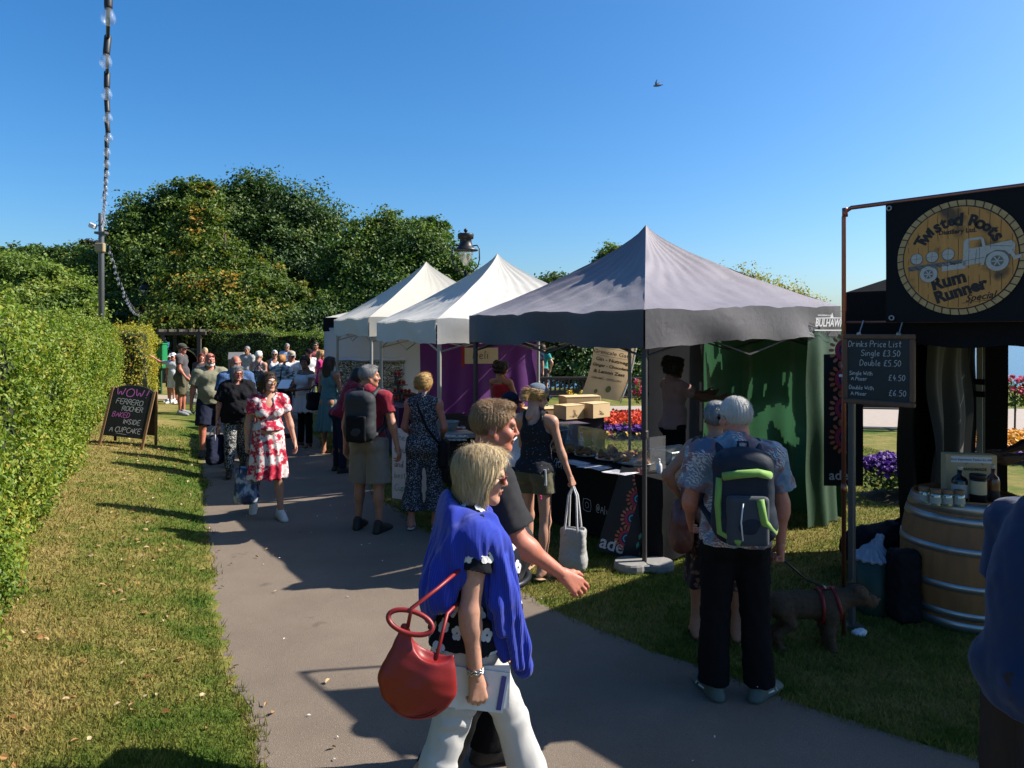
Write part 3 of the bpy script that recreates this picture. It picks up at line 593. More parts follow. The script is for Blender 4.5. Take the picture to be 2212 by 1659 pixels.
# ------------------------------------------------------------------ market tents
m_alu = plain('aluminium_leg', (.30, .29, .28), .45, .6, scale=6)
m_dkleg = plain('dark_steel_leg', (.055, .052, .055), .5, .5, scale=6)
m_canvas = fabric('white_canvas', (.50, .485, .45), .06, 2.0, 600, .22, .8, .22, fold=7)
m_canvas2 = fabric('offwhite_canvas', (.48, .455, .40), .06, 2.0, 600, .16, .8, .22, fold=5)
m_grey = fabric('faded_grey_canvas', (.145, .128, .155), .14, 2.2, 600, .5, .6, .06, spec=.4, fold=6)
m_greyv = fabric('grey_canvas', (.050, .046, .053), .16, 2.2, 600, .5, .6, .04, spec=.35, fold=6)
m_black = fabric('black_canvas', (.010, .010, .011), .2, 3, 500, .3, .8, .02)
m_whitewall = fabric('white_sidewall', (.48, .48, .50), .05, 3, 500, .2, .7, .3)
m_purple = fabric('purple_cloth', (.085, .010, .125), .15, 3, 700, .45, .6, .22, spec=.3, fold=5)
m_pdark = fabric('dark_purple_cloth', (.035, .006, .055), .15, 3, 700, .35, .7, .1, fold=5)
m_green = fabric('green_tarpaulin', (.028, .085, .040), .15, 4, 700, .35, .32, .42, spec=.5, fold=6)
m_tarp = fabric('dark_grey_tarpaulin', (.05, .05, .055), .2, 3, 500, .3, .6, .15)
def fold_wall(a, b, z0, z1, amp=.05, freq=6.0, nx=60, nz=26, seed=0, top_pin=True):
    """hanging cloth from a to b (xy), real folds that deepen towards the hem"""
    a, b = np.asarray(a, float), np.asarray(b, float); d = b - a; L = np.linalg.norm(d); d /= L; nn = np.array((d[1], -d[0]))
    s = np.linspace(0, L, nx); t = np.linspace(0, 1, nz); S, T = np.meshgrid(s, t, indexing='ij')
    k = (.25 + .75 * T) if top_pin else 1
    f = amp * k * (np.sin(S * freq + .8 * np.sin(S * 2.1 + seed) + T * .9) + .45 * np.sin(S * freq * 2.3 + 2 * T + seed)) + .35 * amp * np.sin(T * 9 + S * 5 + seed) * np.sin(S * 3 - T * 4)
    P = np.stack([a[0] + d[0] * S + nn[0] * f, a[1] + d[1] * S + nn[1] * f, z1 + (z0 - z1) * T], 2)
    return P
def tent(label, F, th, L, ze, vh, zp, m_top, m_val, m_leg, curve=.80, wr=.012, loc_walls=(), seed=1, ztilt=(0, 0, 0, 0)):
    """square pop-up tent; F = front corner, th = bearing of its path-side eave (degrees left of straight ahead)"""
    a = R(th); ex = np.array((-math.sin(a), math.cos(a))); ey = np.array((math.cos(a), math.sin(a))); F = np.asarray(F, float)
    C = [F, F + ex * L, F + ex * L + ey * L, F + ey * L]; o = thing('market_tent', label, 'tent', (F[0], F[1], 0), group='pop-up market tents'); F3 = np.array((F[0], F[1], 0))
    ctr = (C[0] + C[2]) / 2; mb = MB(); vb = MB(); ns, nt = 26, 41; rg = np.random.default_rng(seed)
    zc = [ze + z for z in ztilt]
    for i in range(4):
        A, B = C[i], C[(i + 1) % 4]; za, zb = zc[i], zc[(i + 1) % 4]
        s = np.linspace(0, 1, ns); t = np.linspace(0, 1, nt); S, T = np.meshgrid(s, t, indexing='ij')
        E2 = A + (B - A) * T[..., None]; XY = ctr + (E2 - ctr) * S[..., None]; Eb = za + (zb - za) * T
        sag = (1 - (2 * T - 1) ** 2); hip = np.abs(2 * T - 1)
        z = zp - (zp - Eb) * S ** (curve) - .16 * sag * S * (1 - S) * 2.2 + .035 * sag * np.clip((S - .8) * 5, 0, 1) * np.cos(T * 2 * math.pi * 2) * .5
        ang = np.stack([XY[..., 0], XY[..., 1], z], 2).reshape(-1, 3)
        z = z + wr * (snoise(ang * (1, 1, .3), 3.2, seed) * S * (1 - hip ** 6)).reshape(z.shape if False else S.shape) if False else z + wr * (snoise(ang, 3.2, seed).reshape(S.shape)) * np.clip(S * 3, 0, 1) * (1 - hip ** 8) + wr * .9 * np.sin(T * 46 + 3 * np.sin(S * 7)) * (1 - S) * S * 1.6 + wr * .35 * snoise(ang * (2, 2, 1), 6.5, seed + 1).reshape(S.shape) * np.clip(S * 3, 0, 1) * (1 - hip ** 8)
        P = np.stack([XY[..., 0], XY[..., 1], z], 2); mb.grid(P[::-1] - F3)
        # valance: the same eave line dropped by vh, with gentle waves
        w = np.linspace(0, 1, 9); T2, W2 = np.meshgrid(t, w, indexing='ij'); d = nrm(B - A); out = np.array((d[1], -d[0])) * -1
        out = (A + B) / 2 - ctr; out = out / np.linalg.norm(out)
        amp = (.014 if vh < .335 else .024) * np.sin(T2 * 19 + seed + W2 * 1.2) * W2 + .022 * np.sin(T2 * 7.3 + 2.2 * W2 + i) * W2 + .012
        amp = amp * (1 - np.abs(2 * T2 - 1) ** 10)
        ez = np.interp(T2, t, z[-1]); XY2 = A + (B - A) * T2[..., None] + out * (amp[..., None] + .012)
        drop = vh * W2 + (.006 if vh < .335 else .012) * np.sin(T2 * 11 + i) * W2 - .02 * (1 - np.abs(2 * T2 - 1)) * W2
        vb.grid(np.stack([XY2[..., 0], XY2[..., 1], ez + .004 - drop], 2)[:, ::-1] - F3)
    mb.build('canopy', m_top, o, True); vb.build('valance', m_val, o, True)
    for i in range(4):
        d = nrm(ctr - C[i]) * .07; p = C[i] + d; lb = MB(); lb.box((p[0] - F[0], p[1] - F[1], ze * .75), (.045, .045, ze * .5), -a, bev=.006); lb.box((p[0] - F[0], p[1] - F[1], ze * .27), (.036, .036, ze * .5), -a, bev=.006)
        lb.box((p[0] - F[0], p[1] - F[1], .012), (.11, .11, .012), -a); lb.box((p[0] - F[0], p[1] - F[1], ze * .52), (.058, .058, .07), -a, bev=.008)
        lb.build('leg', m_leg, o)
    tb = MB()
    for i in range(4):                                  # scissor trusses below the eaves
        A, B = C[i] + nrm(ctr - C[i]) * .07, C[(i + 1) % 4] + nrm(ctr - C[(i + 1) % 4]) * .07
        for k in range(2):
            p, q = A + (B - A) * k / 2, A + (B - A) * (k + 1) / 2
            for (u, v) in ((ze - .06, ze - .42), (ze - .42, ze - .06)): tb.tube(np.array([(*p, u), (*q, v)]) - F3, .012, 5)
        tb.tube(np.array([(*(ctr + (C[i] - ctr) * k_), zp - (zp - zc[i]) * k_ ** curve - .05) for k_ in (.96, .8, .6, .4, .2, .03)]) - F3, .012, 5)
    tb.build('roof_frame', m_leg, o)
    return o, F3, C, ex, ey
# grey tent nearest, two white tents and a far black-and-white one along the path
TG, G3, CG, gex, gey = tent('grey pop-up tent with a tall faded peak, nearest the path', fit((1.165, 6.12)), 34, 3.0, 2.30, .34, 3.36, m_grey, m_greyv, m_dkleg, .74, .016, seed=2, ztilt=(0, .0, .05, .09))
TW, W3, CW, wex, wey = tent('white pop-up tent with wrinkled roof, beside the grey tent', (-.95, 9.0), 25, 3.0, 2.27, .32, 3.32, m_canvas, m_canvas, m_alu, .80, .014, seed=3)
TV, V3, CV, vex, vey = tent('off-white pop-up tent with smooth roof, farther from the grey tent', (-2.42, 12.05), 25, 3.0, 2.36, .33, 3.50, m_canvas2, m_canvas2, m_alu, .84, .006, seed=4)
F4 = D(700, 720, 15.6)[:2]
TB_, B3, CB, bex, bey = tent('far tent with a black valance and white sidewall, behind the off-white tent', F4, -18, 3.6, 2.42, .30, 3.1, m_canvas2, m_black, m_alu, .9, .006, seed=5)
# side walls of each tent (parts of their tent), and one added sun-blocking sheet
MB().grid(fold_wall(CB[0], CB[3], .05, 2.2, .02, 4) - B3).build('sidewall', m_whitewall, TB_, True)
MB().grid(fold_wall(CB[0], CB[1], .05, 2.2, .02, 4) - B3).build('sidewall', m_whitewall, TB_, True)
MB().grid(fold_wall(CW[1] + wey * .72, CW[2], .02, 2.2, .05, 7, seed=2) - W3).build('sidewall', m_purple, TW, True)
pA = CG[2] - gey * .0; pB = CG[3]
MB().grid(fold_wall(pA, pA + (pB - pA) * .36, .05, 2.15, .03, 7, seed=1) - G3).build('sidewall', m_tarp, TG, True)
MB().grid(fold_wall(pA + (pB - pA) * .34 + (.03, -.04), pB, .02, 2.15, .075, 8.5, nx=90, nz=40, seed=5) - G3).build('sidewall', m_green, TG, True)
P_ = fold_wall(pA + (pB - pA) * .30 + gey * .16, pB + gey * .16, .02, 2.2, .05, 6, nx=110, nz=60, seed=9); Sg, Tg = np.meshgrid(np.linspace(0, 1, 109), np.linspace(0, 1, 59), indexing='ij')  # added sheet outside the green wall, there only to block the sun
nz_ = snoise(np.stack([Sg, Tg, Sg * 0], 2).reshape(-1, 3) * (9, 3.2, 1), 1.0, 2).reshape(Sg.shape); band = np.clip(1.15 - Tg * 1.25 - np.clip(Sg - .5, 0, 1) * 1.3, -1, 1)
open_ = ((Sg > .08) & (Sg < .26) & (Tg < .60) & (nz_ > -.25)) | ((Sg > .30) & (Sg < .82) & (nz_ > .42 - .35 * band) & (Tg < .72 - .5 * np.clip(Sg - .5, 0, 1)) & (Tg > .14))  # openings shaped so sunlit patches stay on the wall behind
q = MB(); q.grid(P_ - G3); q.F[0] = q.F[0][~open_.ravel()]; q.M[0] = q.M[0][~open_.ravel()]; q.build('sun_block_sheet', m_green, TG, True)
MB().grid(fold_wall(pB, pB - gey * .62 - gex * .0, .02, 2.12, .05, 9, seed=8) - G3).build('sidewall', m_green, TG, True)
# valance logo of the grey tent: white lettering with a peak and an underline
lm = MB(); V, F = text_geo('BULHAWK', .155, .004, .22); V[:, 0] *= .95; lm.add(V, F)
V, F = text_geo('www.bulhawk.co.uk', .042, .0008); lm.add(V + (-.12, .115, 0), F)
lm.add([(-.36, -.095, 0), (.36, -.095, 0), (.36, -.112, 0), (-.37, -.112, 0)], [[0, 3, 2, 1]]); lm.add([(-.34, .075, 0), (.02, .085, 0), (.07, .155, 0), (.10, .085, 0), (.34, .085, 0), (.34, .073, 0), (-.34, .064, 0)], [[6, 5, 4, 3, 2, 1, 0][::-1]])
lm.V = [v * .74 for v in lm.V]; lc = CG[0] + gey * 2.70; gout = -gex; Mx = np.stack([np.array((*gey, 0)), np.array((0, 0, 1.)), np.array((*gout, 0))], 1)
m_logo = plain('white_print', (.5, .5, .5), .6)
lm.xform(Mx, np.array((*(lc + gout * .065), 2.20)) - G3).build('lettering', m_logo, TG)
# concrete block holding the front leg of the grey tent
m_conc = plain('concrete', (.20, .195, .185), .95, var=.25, scale=20, bump=.4)
wb = MB(); cb = np.array((*(CG[0] + nrm((CG[0] + CG[2]) / 2 - CG[0]) * .07), 0)); oc = thing('tent_weight', 'pale concrete slab weight at the foot of the grey tent leg', 'weight', cb)
for dx, r in ((-.12, .15), (.12, .14)):
    wb.lathe([(r, 0), (r * 1.02, .02), (r, .055), (r * .93, .07)], (dx, 0, .004), 18)
wb.box((0, 0, .036), (.26, .22, .062), .1, bev=.01); wb.build('slab', m_conc, oc)
# ------------------------------------------------------------------ stall tables
def table(name, label, c, th, L, W, h, m_cloth, skirt=True, group=None, hem=.04):
    """trestle table under a cloth: top, legs, hanging cloth with folds"""
    a = R(th); o = thing(name, label, 'table', (c[0], c[1], 0), a, group)
    tb = MB(); tb.box((0, 0, h - .02), (L, W, .03), bev=.006); tb.build('tabletop', plain('table_board', (.3, .29, .27), .6), o)
    for sx in (-1, 1):
        for sy in (-1, 1):
            lb = MB(); lb.tube([(sx * (L / 2 - .12), sy * (W / 2 - .08), h - .03), (sx * (L / 2 - .08), sy * (W / 2 - .06), .0)], .014, 6); lb.build('leg', m_alu, o)
    cl = MB(); per = [(-L / 2, -W / 2), (L / 2, -W / 2), (L / 2, W / 2), (-L / 2, W / 2)]
    cl.grid(np.array([[(x, y, h + .006 + .002 * math.sin(x * 9 + y * 7)) for y in np.linspace(-W / 2 - .01, W / 2 + .01, 9)] for x in np.linspace(-L / 2 - .01, L / 2 + .01, 25)]))
    for i in range(4):
        p, q = np.array(per[i]), np.array(per[(i + 1) % 4]); p, q = p * 1.0 + np.sign(p) * .011, q + np.sign(q) * .011
        P = fold_wall(p, q, hem if skirt else h - .28, h + .007, .018, 9, 40, 14, seed=i); cl.grid(P)
    cl.build('cloth', m_cloth, o, True)
    return o
m_blk = fabric('black_tablecloth', (.012, .012, .013), .2, 4, 600, .2, .8)
m_white = plain('white_enamel', (.55, .55, .55), .4)
m_paper = plain('paper', (.62, .62, .63), .8, scale=40, var=.05)
gmid = (CG[0] + CG[1]) / 2
tz = .76
t1c = G(1215, 985, tz)[:2]; # samosa table along the path side of the grey tent
tdir = -gex; t1 = CG[0] + gex * 1.12 + gey * .62
T1 = table('stall_table', 'long table under a black printed cloth with food plates, grey tent', t1, 124, 2.15, .70, tz, m_blk)
T2 = table('stall_table', 'table under a black cloth at the front right of the grey tent', CG[0] + gey * 1.0 + gex * .62, 34, 1.25, .62, .74, m_blk, skirt=False)
def on_table(T, x, y, z=0): 
    a = T.rotation_euler[2]; return np.array((T.location[0] + x * math.cos(a) - y * math.sin(a), T.location[1] + x * math.sin(a) + y * math.cos(a), z))
# printed white lettering on the black cloth facing the path (front side of T1 is local +y... resolved below)
m_print = plain('pale_print', (.42, .42, .42), .7)
lms = [MB() for _ in range(3)]; ink(lms[0], '@Alvish', .20, -.16, .085, .007, wfac=.62, slant=.05, jit=.0); ink(lms[1], 'made', -.62, .18, .17, .006, wfac=.55, slant=.25, jit=.0); ink(lms[2], 's', -.42, .25, .13, .014, jit=0)
lm = MB()
th_ = np.linspace(0, 2 * math.pi, 9)[:-1] + .39
for r0, w in ((.062, .006), (.026, .005)):
    n_ = 28 if r0 < .05 else 8; t_ = np.linspace(0, 2 * math.pi, n_ + 1); sq = r0 if r0 < .05 else r0
    ring = np.stack([np.sign(np.cos(t_)) * np.abs(np.cos(t_)) ** (1 if r0 < .05 else .5) * r0, np.sign(np.sin(t_)) * np.abs(np.sin(t_)) ** (1 if r0 < .05 else .5) * r0], 1)
    out = ring * (1 + w / r0); A = np.concatenate([ring, out]) + (.06, -.12); lm.add(np.column_stack([A, np.zeros(len(A))]), [np.array([(i, i + n_ + 1, i + n_ + 2, i + 1) for i in range(n_)])])
Mx = np.stack([np.array((1, 0, 0.)), np.array((0, 0, 1.)), np.array((0, -1., 0))], 1)
side = 1 if (on_table(T1, 0, 1)[:2] - t1) @ (-gey) > 0 else -1
if side > 0: Mx = np.stack([np.array((-1, 0, 0.)), np.array((0, 0, 1.)), np.array((0, 1., 0))], 1)
lm.xform(Mx, (0, side * .385, .46)).build('camera_icon', m_print, T1)
for l_ in lms: l_.xform(Mx, (0, side * .385, .46)).build('lettering', m_print, T1)
# food on the table: plates with heaps, bowls, price sheets, clear sneeze guard
m_plate = plain('steel_plate', (.25, .25, .26), .3, .8)
m_fried = plain('fried_pastry', (.20, .085, .025), .6, var=.5, scale=30, bump=.6)
m_fried2 = plain('golden_pastry', (.30, .15, .045), .6, var=.4, scale=25, bump=.6)
def heap(name, label, cat, p, r, h, kind, m_food, seed, group=None):
    rg = np.random.default_rng(seed); o = thing(name, label, cat, p, group=group); pb = MB()
    pb.lathe([(r * .6, 0), (r * .98, .014), (r, .022), (r * .96, .02), (r * .55, .008)], n=28, cap=True); pb.build('plate', m_plate, o, True)
    for i in range(24):
        t = rg.uniform(0, 6.28); q = r * .8 * math.sqrt(rg.uniform(0, 1)); z = h * (1 - (q / r) ** 1.4) * rg.uniform(.35, 1); fb = MB(); s = r * .26 * rg.uniform(.8, 1.2)
        if kind == 'samosa':
            V = np.array([(-1, -.7, 0), (1, -.7, 0), (0, 1, 0), (-.8, -.5, .5), (.8, -.5, .5), (0, .75, .3), (0, -.1, .62)]) * s
            fb.add(V, [[0, 2, 1], [0, 1, 4, 3], [1, 2, 5, 4], [2, 0, 3, 5], [3, 4, 6], [4, 5, 6], [5, 3, 6]])
        else:
            V, Q = surf([ell((0, 0, 0), (s * .75, s * .65, s * .55)), ell(rg.normal(0, s * .35, 3), s * .5), ell(rg.normal(0, s * .35, 3), s * .45)], s * .22, s * .2); fb.add(V, [Q])
        E3 = rotz(t * 3) @ rotx(rg.normal(0, .5)) @ roty(rg.normal(0, .5)); fb.xform(E3, (q * math.cos(t), q * math.sin(t), z + .025)); fb.build('pastry', m_food, o, kind != 'samosa')
    return o
gG = 'plates of fried food on the black table'
heap('food_plate', 'wide plate heaped with folded samosas nearest the tent leg', 'food', G(1372, 1001, tz + .012), .20, .13, 'samosa', m_fried2, 1, gG)
heap('food_plate', 'plate of round brown bhajis left of the samosas', 'food', G(1318, 993, tz + .012), .16, .12, 'bhaji', m_fried, 2, gG)
heap('food_plate', 'bowl of dark fried pieces in the middle of the table', 'food', G(1268, 985, tz + .012), .14, .10, 'bhaji', m_fried, 3, gG)
heap('food_plate', 'low plate of pale fritters near the clear guard', 'food', G(1220, 977, tz + .012), .15, .07, 'bhaji', m_fried2, 4, gG)
n = NT('printed_sheet'); w = n.wave(60, .3, n.mapping((0, 1, 0)), 'Y'); bl = n.noise(7, 2)
m_sheet = n.done(n.mix(n.math('MULTIPLY', n.ramp(w, [(.5, 0), (.6, 1)]), n.ramp(bl, [(.42, 0), (.5, 1)])), (.60, .60, .62), (.12, .12, .2)), .6)
for i, (u, v, lab) in enumerate(((1340, 1021, 'white menu sheet on the table edge closest to the tent leg'), (1283, 1010, 'white menu sheet on the table edge, middle of the three'), (1238, 1000, 'white menu sheet on the table edge, farthest from the tent leg'))):
    p = G(u, v, tz + .012); q = MB(); q.grid(np.array([[(x, y, .004 + .006 * math.sin(x * 14 + i)) for y in np.linspace(-.105, .105, 5)] for x in np.linspace(-.15, .15, 7)]))
    o = q.build('menu_sheet', m_sheet); o.location = p; o.rotation_euler = (0, 0, R(-50 + i * 5)); tag(o, lab, 'menu', 'menu sheets on the black table')
m_clear = glass('clear_acrylic', (1, 1, 1), .03, .14)
sg = thing('sneeze_guard', 'clear acrylic guard standing along the food table', 'guard', on_table(T1, 0, 0, tz + .012), T1.rotation_euler[2])
q = MB(); q.box((0, side * .16, .16), (1.45, .005, .32)); q.build('front_panel', m_clear, sg); q = MB(); q.box((-.723, side * .05, .16), (.005, .21, .32)); q.build('side_panel', m_clear, sg); q = MB(); q.box((.723, side * .05, .16), (.005, .21, .32)); q.build('side_panel', m_clear, sg)
def bottle(name, label, cat, p, r, h, m_body, m_cap, m_lab=None, group=None, neck=.35, labz=(.25, .6)):
    o = thing(name, label, cat, p, group=group); q = MB(); q.lathe([(r * .9, 0), (r, .01), (r, h * .58), (r * .85, h * .66), (r * neck, h * .76), (r * neck, h * .92)], n=20); q.build('bottle_body', m_body, o, True)
    q = MB(); q.lathe([(r * neck * 1.15, h * .9), (r * neck * 1.15, h), (r * neck * .9, h * 1.005)], n=14); q.build('bottle_cap', m_cap, o, True)
    if m_lab: q = MB(); q.lathe([(r * 1.012, h * labz[0]), (r * 1.012, h * labz[1])], n=20, cap=False); q.build('label_band', m_lab, o, True)
    return o
m_water = glass('water_bottle', (.75, .88, .95), .05, .3); m_bluecap = plain('blue_cap', (.05, .15, .4), .4); m_bluelab = plain('blue_label', (.10, .22, .40), .6)
for i, u in enumerate((1226, 1256)):
    bottle('water_bottle', ('clear water bottle behind the acrylic guard, farther from the tent leg', 'clear water bottle behind the acrylic guard, nearer the tent leg')[i], 'bottle', D(u, 968, 8.0 - i * .1) * (1, 1, 0) + (0, 0, .76), .033, .23, m_water, m_bluecap, m_bluelab, 'water bottles')
bottle('sanitiser_bottle', 'small white squeeze bottle beside the clear food tub', 'bottle', D(1424, 985, 6.75) * (1, 1, 0) + (0, 0, .75), .028, .15, m_white, m_white)
def tub(name, label, p, rz, L, W, H, m, lid=None, group=None, cat='tub'):
    o = thing(name, label, cat, p, rz, group); q = MB(); t = .008
    for sx in (-1, 1): q.box((sx * (L / 2), 0, H / 2), (t, W, H))
    for sy in (-1, 1): q.box((0, sy * (W / 2), H / 2), (L - t, t, H))
    q.box((0, 0, t / 2 + .001), (L - t, W - t, t)); q.build('tub_body', m, o); q = MB()
    for sx in (-1, 1): q.box((sx * (L / 2 + .012), 0, H - .008), (.022, W + .05, .014), bev=.004)
    for sy in (-1, 1): q.box((0, sy * (W / 2 + .012), H - .009), (L + .0, .022, .014), bev=.004)
    q.build('rim', m, o); return o
m_tub = glass('cloudy_plastic', (.72, .78, .80), .25, .5)
tub('plastic_tub', 'clear plastic food tub on the front table under the green wall', on_table(T2, .1, .05, .752), T2.rotation_euler[2], .42, .30, .14, m_tub)
tub('storage_crate', 'cloudy plastic storage crate on the grass under the front table', G(1410, 1150), R(20), .56, .40, .30, m_tub)
tub('storage_crate', 'second cloudy storage crate behind, half under the front table', G(1452, 1112), R(8), .5, .36, .28, m_tub)
# black pot behind the guard
pt = thing('cooking_pot', 'wide black pot with a shiny rim behind the guard', 'pot', D(1185, 950, 8.15) * (1, 1, 0) + (0, 0, .76)); q = MB(); q.lathe([(.20, 0), (.235, .02), (.24, .24), (.225, .24), (.22, .03), (.02, .03)], n=28); q.build('pot_body', m_dkleg, pt, True); q = MB(); q.tube([(.238 * math.cos(t), .238 * math.sin(t), .24) for t in np.linspace(0, 2 * math.pi, 29)[:-1]], .008, 6, closed=True); q.build('rim', m_alu, pt, True)
# decorated board leaning against the front leg, and the twin banner on the green wall
def petals(mb, cx, cy, r, a0, a1, n_, mi, pr, z=.003):
    for t in np.linspace(a0, a1, n_):
        x, y = cx + r * math.cos(t), cy + r * math.sin(t); u = np.array((math.cos(t), math.sin(t))); w = np.array((-u[1], u[0])); k = np.linspace(0, 2 * math.pi, 9)[:-1]
        P = np.array((x, y)) + pr * 1.25 * np.cos(k)[:, None] * u + pr * .72 * np.sin(k)[:, None] * w; mb.add(np.column_stack([P, np.full(8, z)]), [np.array([list(range(8))])], mi)
def arc(mb, cx, cy, r0, r1, a0, a1, mi, z=.002, n_=16):
    t = np.linspace(a0, a1, n_); A = np.concatenate([np.stack([cx + r1 * np.cos(t), cy + r1 * np.sin(t), 0 * t + z], 1), np.stack([cx + r0 * np.cos(t), cy + r0 * np.sin(t), 0 * t + z], 1)])
    mb.add(A, [np.array([(i, i + 1, i + n_ + 1, i + n_) for i in range(n_ - 1)])][0:1], mi)
m_pet = [plain('print_orange', (.50, .13, .05), .6), plain('print_coral', (.50, .17, .10), .6), plain('print_red', (.36, .03, .06), .6), plain('print_teal', (.09, .36, .36), .6), plain('print_navy', (.03, .02, .07), .6), plain('print_white', (.5, .5, .5), .6), plain('print_green', (.08, .33, .2), .6)]
def mandala(W, H):
    mb = MB(); n_ = 4; st = H / 4.2
    for i in range(n_):
        cy = H * .10 + st * .5 + i * st; cx = W * .86; r = st * .43; a0, a1 = R(90), R(270)
        arc(mb, cx, cy, r * .62, r * .95, a0, a1, 2, .002); arc(mb, cx, cy, 0.001, r * .62, a0, a1, 4, .0025); arc(mb, cx, cy, r * .30, r * .45, R(100), R(260), 3, .003)
        petals(mb, cx, cy, r * 1.22, R(96), R(264), 9, i % 2, r * .19)
    return mb
bd = thing('menu_board', 'black board with orange and teal half flowers leaning on the tent leg', 'sign', G(1360, 1203) + (0, 0, .0), R(8))
lean = R(-5); W_, H_ = .40, .80; q = MB(); q.box((0, 0, 0), (W_, H_, .008)); M0 = rotz(R(-18)); 
def board_put(mb, off=(0, 0, 0)): # local board plane -> standing, leaning back, twisted
    Rb = rotx(R(90) + lean) @ rotz(R(-19)); return mb.xform(Rb, (0.0, 0.02, .40))
board_put(q).build('board', plain('black_board', (.016, .015, .016), .45), bd)
q = mandala(W_, H_); q.V = [v + (-W_ / 2 - .10, -H_ / 2, .0045) for v in q.V]; board_put(q).build('printed_flowers', m_pet, bd)
q = MB(); V, F = text_geo('ade', .17, .003); q.add(V + (-.07, -.32, .0045), F); 
board_put(q).build('lettering', m_pet[5], bd); q = MB()
for i in range(7): q.add(np.array([(.0, .035, 0), (.016, 0, 0), (0, -.035, 0), (-.016, 0, 0)]) + (.165, -.25 + i * .082, .0045), [[0, 3, 2, 1]])
board_put(q).build('printed_diamonds', m_pet[6], bd)
q = MB(); q.box((.17, -.30, -.02), (.10, .24, .006)); board_put(q).build('loose_corner', plain('tan_backing', (.38, .33, .27), .7), bd)
bn = thing('hanging_banner', 'tall dark banner with red half flowers at the green wall edge', 'banner', (*D(1822, 900, 7.3)[:2], 1.0), R(34 - 90 + 55))
q = MB(); q.box((0, 0, 0), (.40, 1.35, .004)); Rb = rotx(R(90)); q.xform(Rb, (0, 0, .2)).build('banner_sheet', plain('dark_banner', (.012, .012, .013), .5), bn)
q = mandala(.42, 1.25); q.V = [v + (-.33, -.45, .003) for v in q.V]; q.xform(Rb, (0, 0, .2)).build('printed_flowers', m_pet, bn)
q = MB(); V, F = text_geo('ade', .14, .002); q.add(V + (-.05, -.57, .003), F); q.xform(Rb, (0, 0, .2)).build('lettering', m_pet[5], bn)
# boxes table behind (second table row, in the gap between the grey and white tent)
TBX = table('stall_table', 'table under a dark cloth carrying the cardboard boxes', (.32, 11.0), 14, 2.0, .8, .80, fabric('plum_black_cloth', (.03, .024, .034), .2, 4, 600, .2, .8))
m_card = plain('cardboard', (.50, .36, .20), .85, var=.12, scale=8, bump=.15); m_cardp = plain('box_print', (.10, .06, .03), .8)
def carton(label, p, rz, size, group='cardboard boxes on the table', open_=False, cat='box', name='cardboard_box', drawing=True):
    o = thing(name, label, cat, p, rz, group); L, W, H = size; q = MB()
    if open_:
        for sx in (-1, 1): q.box((sx * L / 2, 0, H / 2), (.006, W, H))
        for sy in (-1, 1): q.box((0, sy * W / 2, H / 2), (L - .006, .006, H))
        q.box((0, 0, .004), (L - .01, W - .01, .006)); q.build('carton', m_card, o); f = MB(); f.box((0, -W / 2 - .07, H + .03), (L * .95, .15, .005), R3=rotx(R(20))); f.box((0, W / 2 + .06, H + .05), (L * .95, .15, .005), R3=rotx(R(-40))); f.build('flap', m_card, o)
    else:
        q.box((0, 0, H / 2), (L, W, H), bev=.006); q.build('carton', m_card, o); f = MB(); f.box((0, -W * .25, H + .006), (L * 1.01, W * .52, .004), R3=rotx(R(2.5))); f.box((0, W * .25, H + .004), (L * 1.01, W * .5, .004), R3=rotx(R(-1))); f.build('flap', m_card, o)
    if drawing:
        d = MB(); rg = np.random.default_rng(int(L * 1000))
        for k in range(9):
            t = np.linspace(0, 1, 7); x = np.cumsum(rg.normal(0, .012, 7)) + rg.normal(0, .02); z = H * (.2 + .6 * rg.uniform() * t) + rg.normal(0, .006, 7); y = np.full(7, -W / 2 - .003); A = np.stack([x, y, z], 1); d.add(np.concatenate([A, A + (0.004, 0, .004)]), [np.array([(i, i + 1, i + 8, i + 7) for i in range(6)])])
        d.build('box_drawing', m_cardp, o)
    return o
carton('closed cardboard box with a line drawing, right of the pair', (*D(1284, 888, 10.85)[:2], .81), R(40), (.38, .30, .215))
carton('closed cardboard box with a middle seam, left of the pair', (*D(1229, 890, 10.68)[:2], .81), R(35), (.36, .30, .20))
carton('open cardboard box with raised flaps behind the pair', (*D(1252, 872, 11.3)[:2], .81), R(16), (.58, .36, .28), True)
carton('open shallow cardboard tray holding flattened cartons, beside the cap', (*D(1162, 888, 11.0)[:2], .81), R(15), (.48, .36, .12), True, drawing=False)
for i in range(3):
    q = MB(); q.box((0, 0, 0), (.44 - i * .03, .3, .01)); o = q.build('folded_cardboard', m_card); o.location = (*D(1146, 900, 10.6 + i * .02)[:2], .822 + i * .0115); o.rotation_euler = (0, 0, R(10 + i * 9)); tag(o, ('lowest', 'middle', 'topmost')[i] + ' flattened cardboard sheet in the pile by the open tray', 'cardboard', 'flattened cardboard sheets')
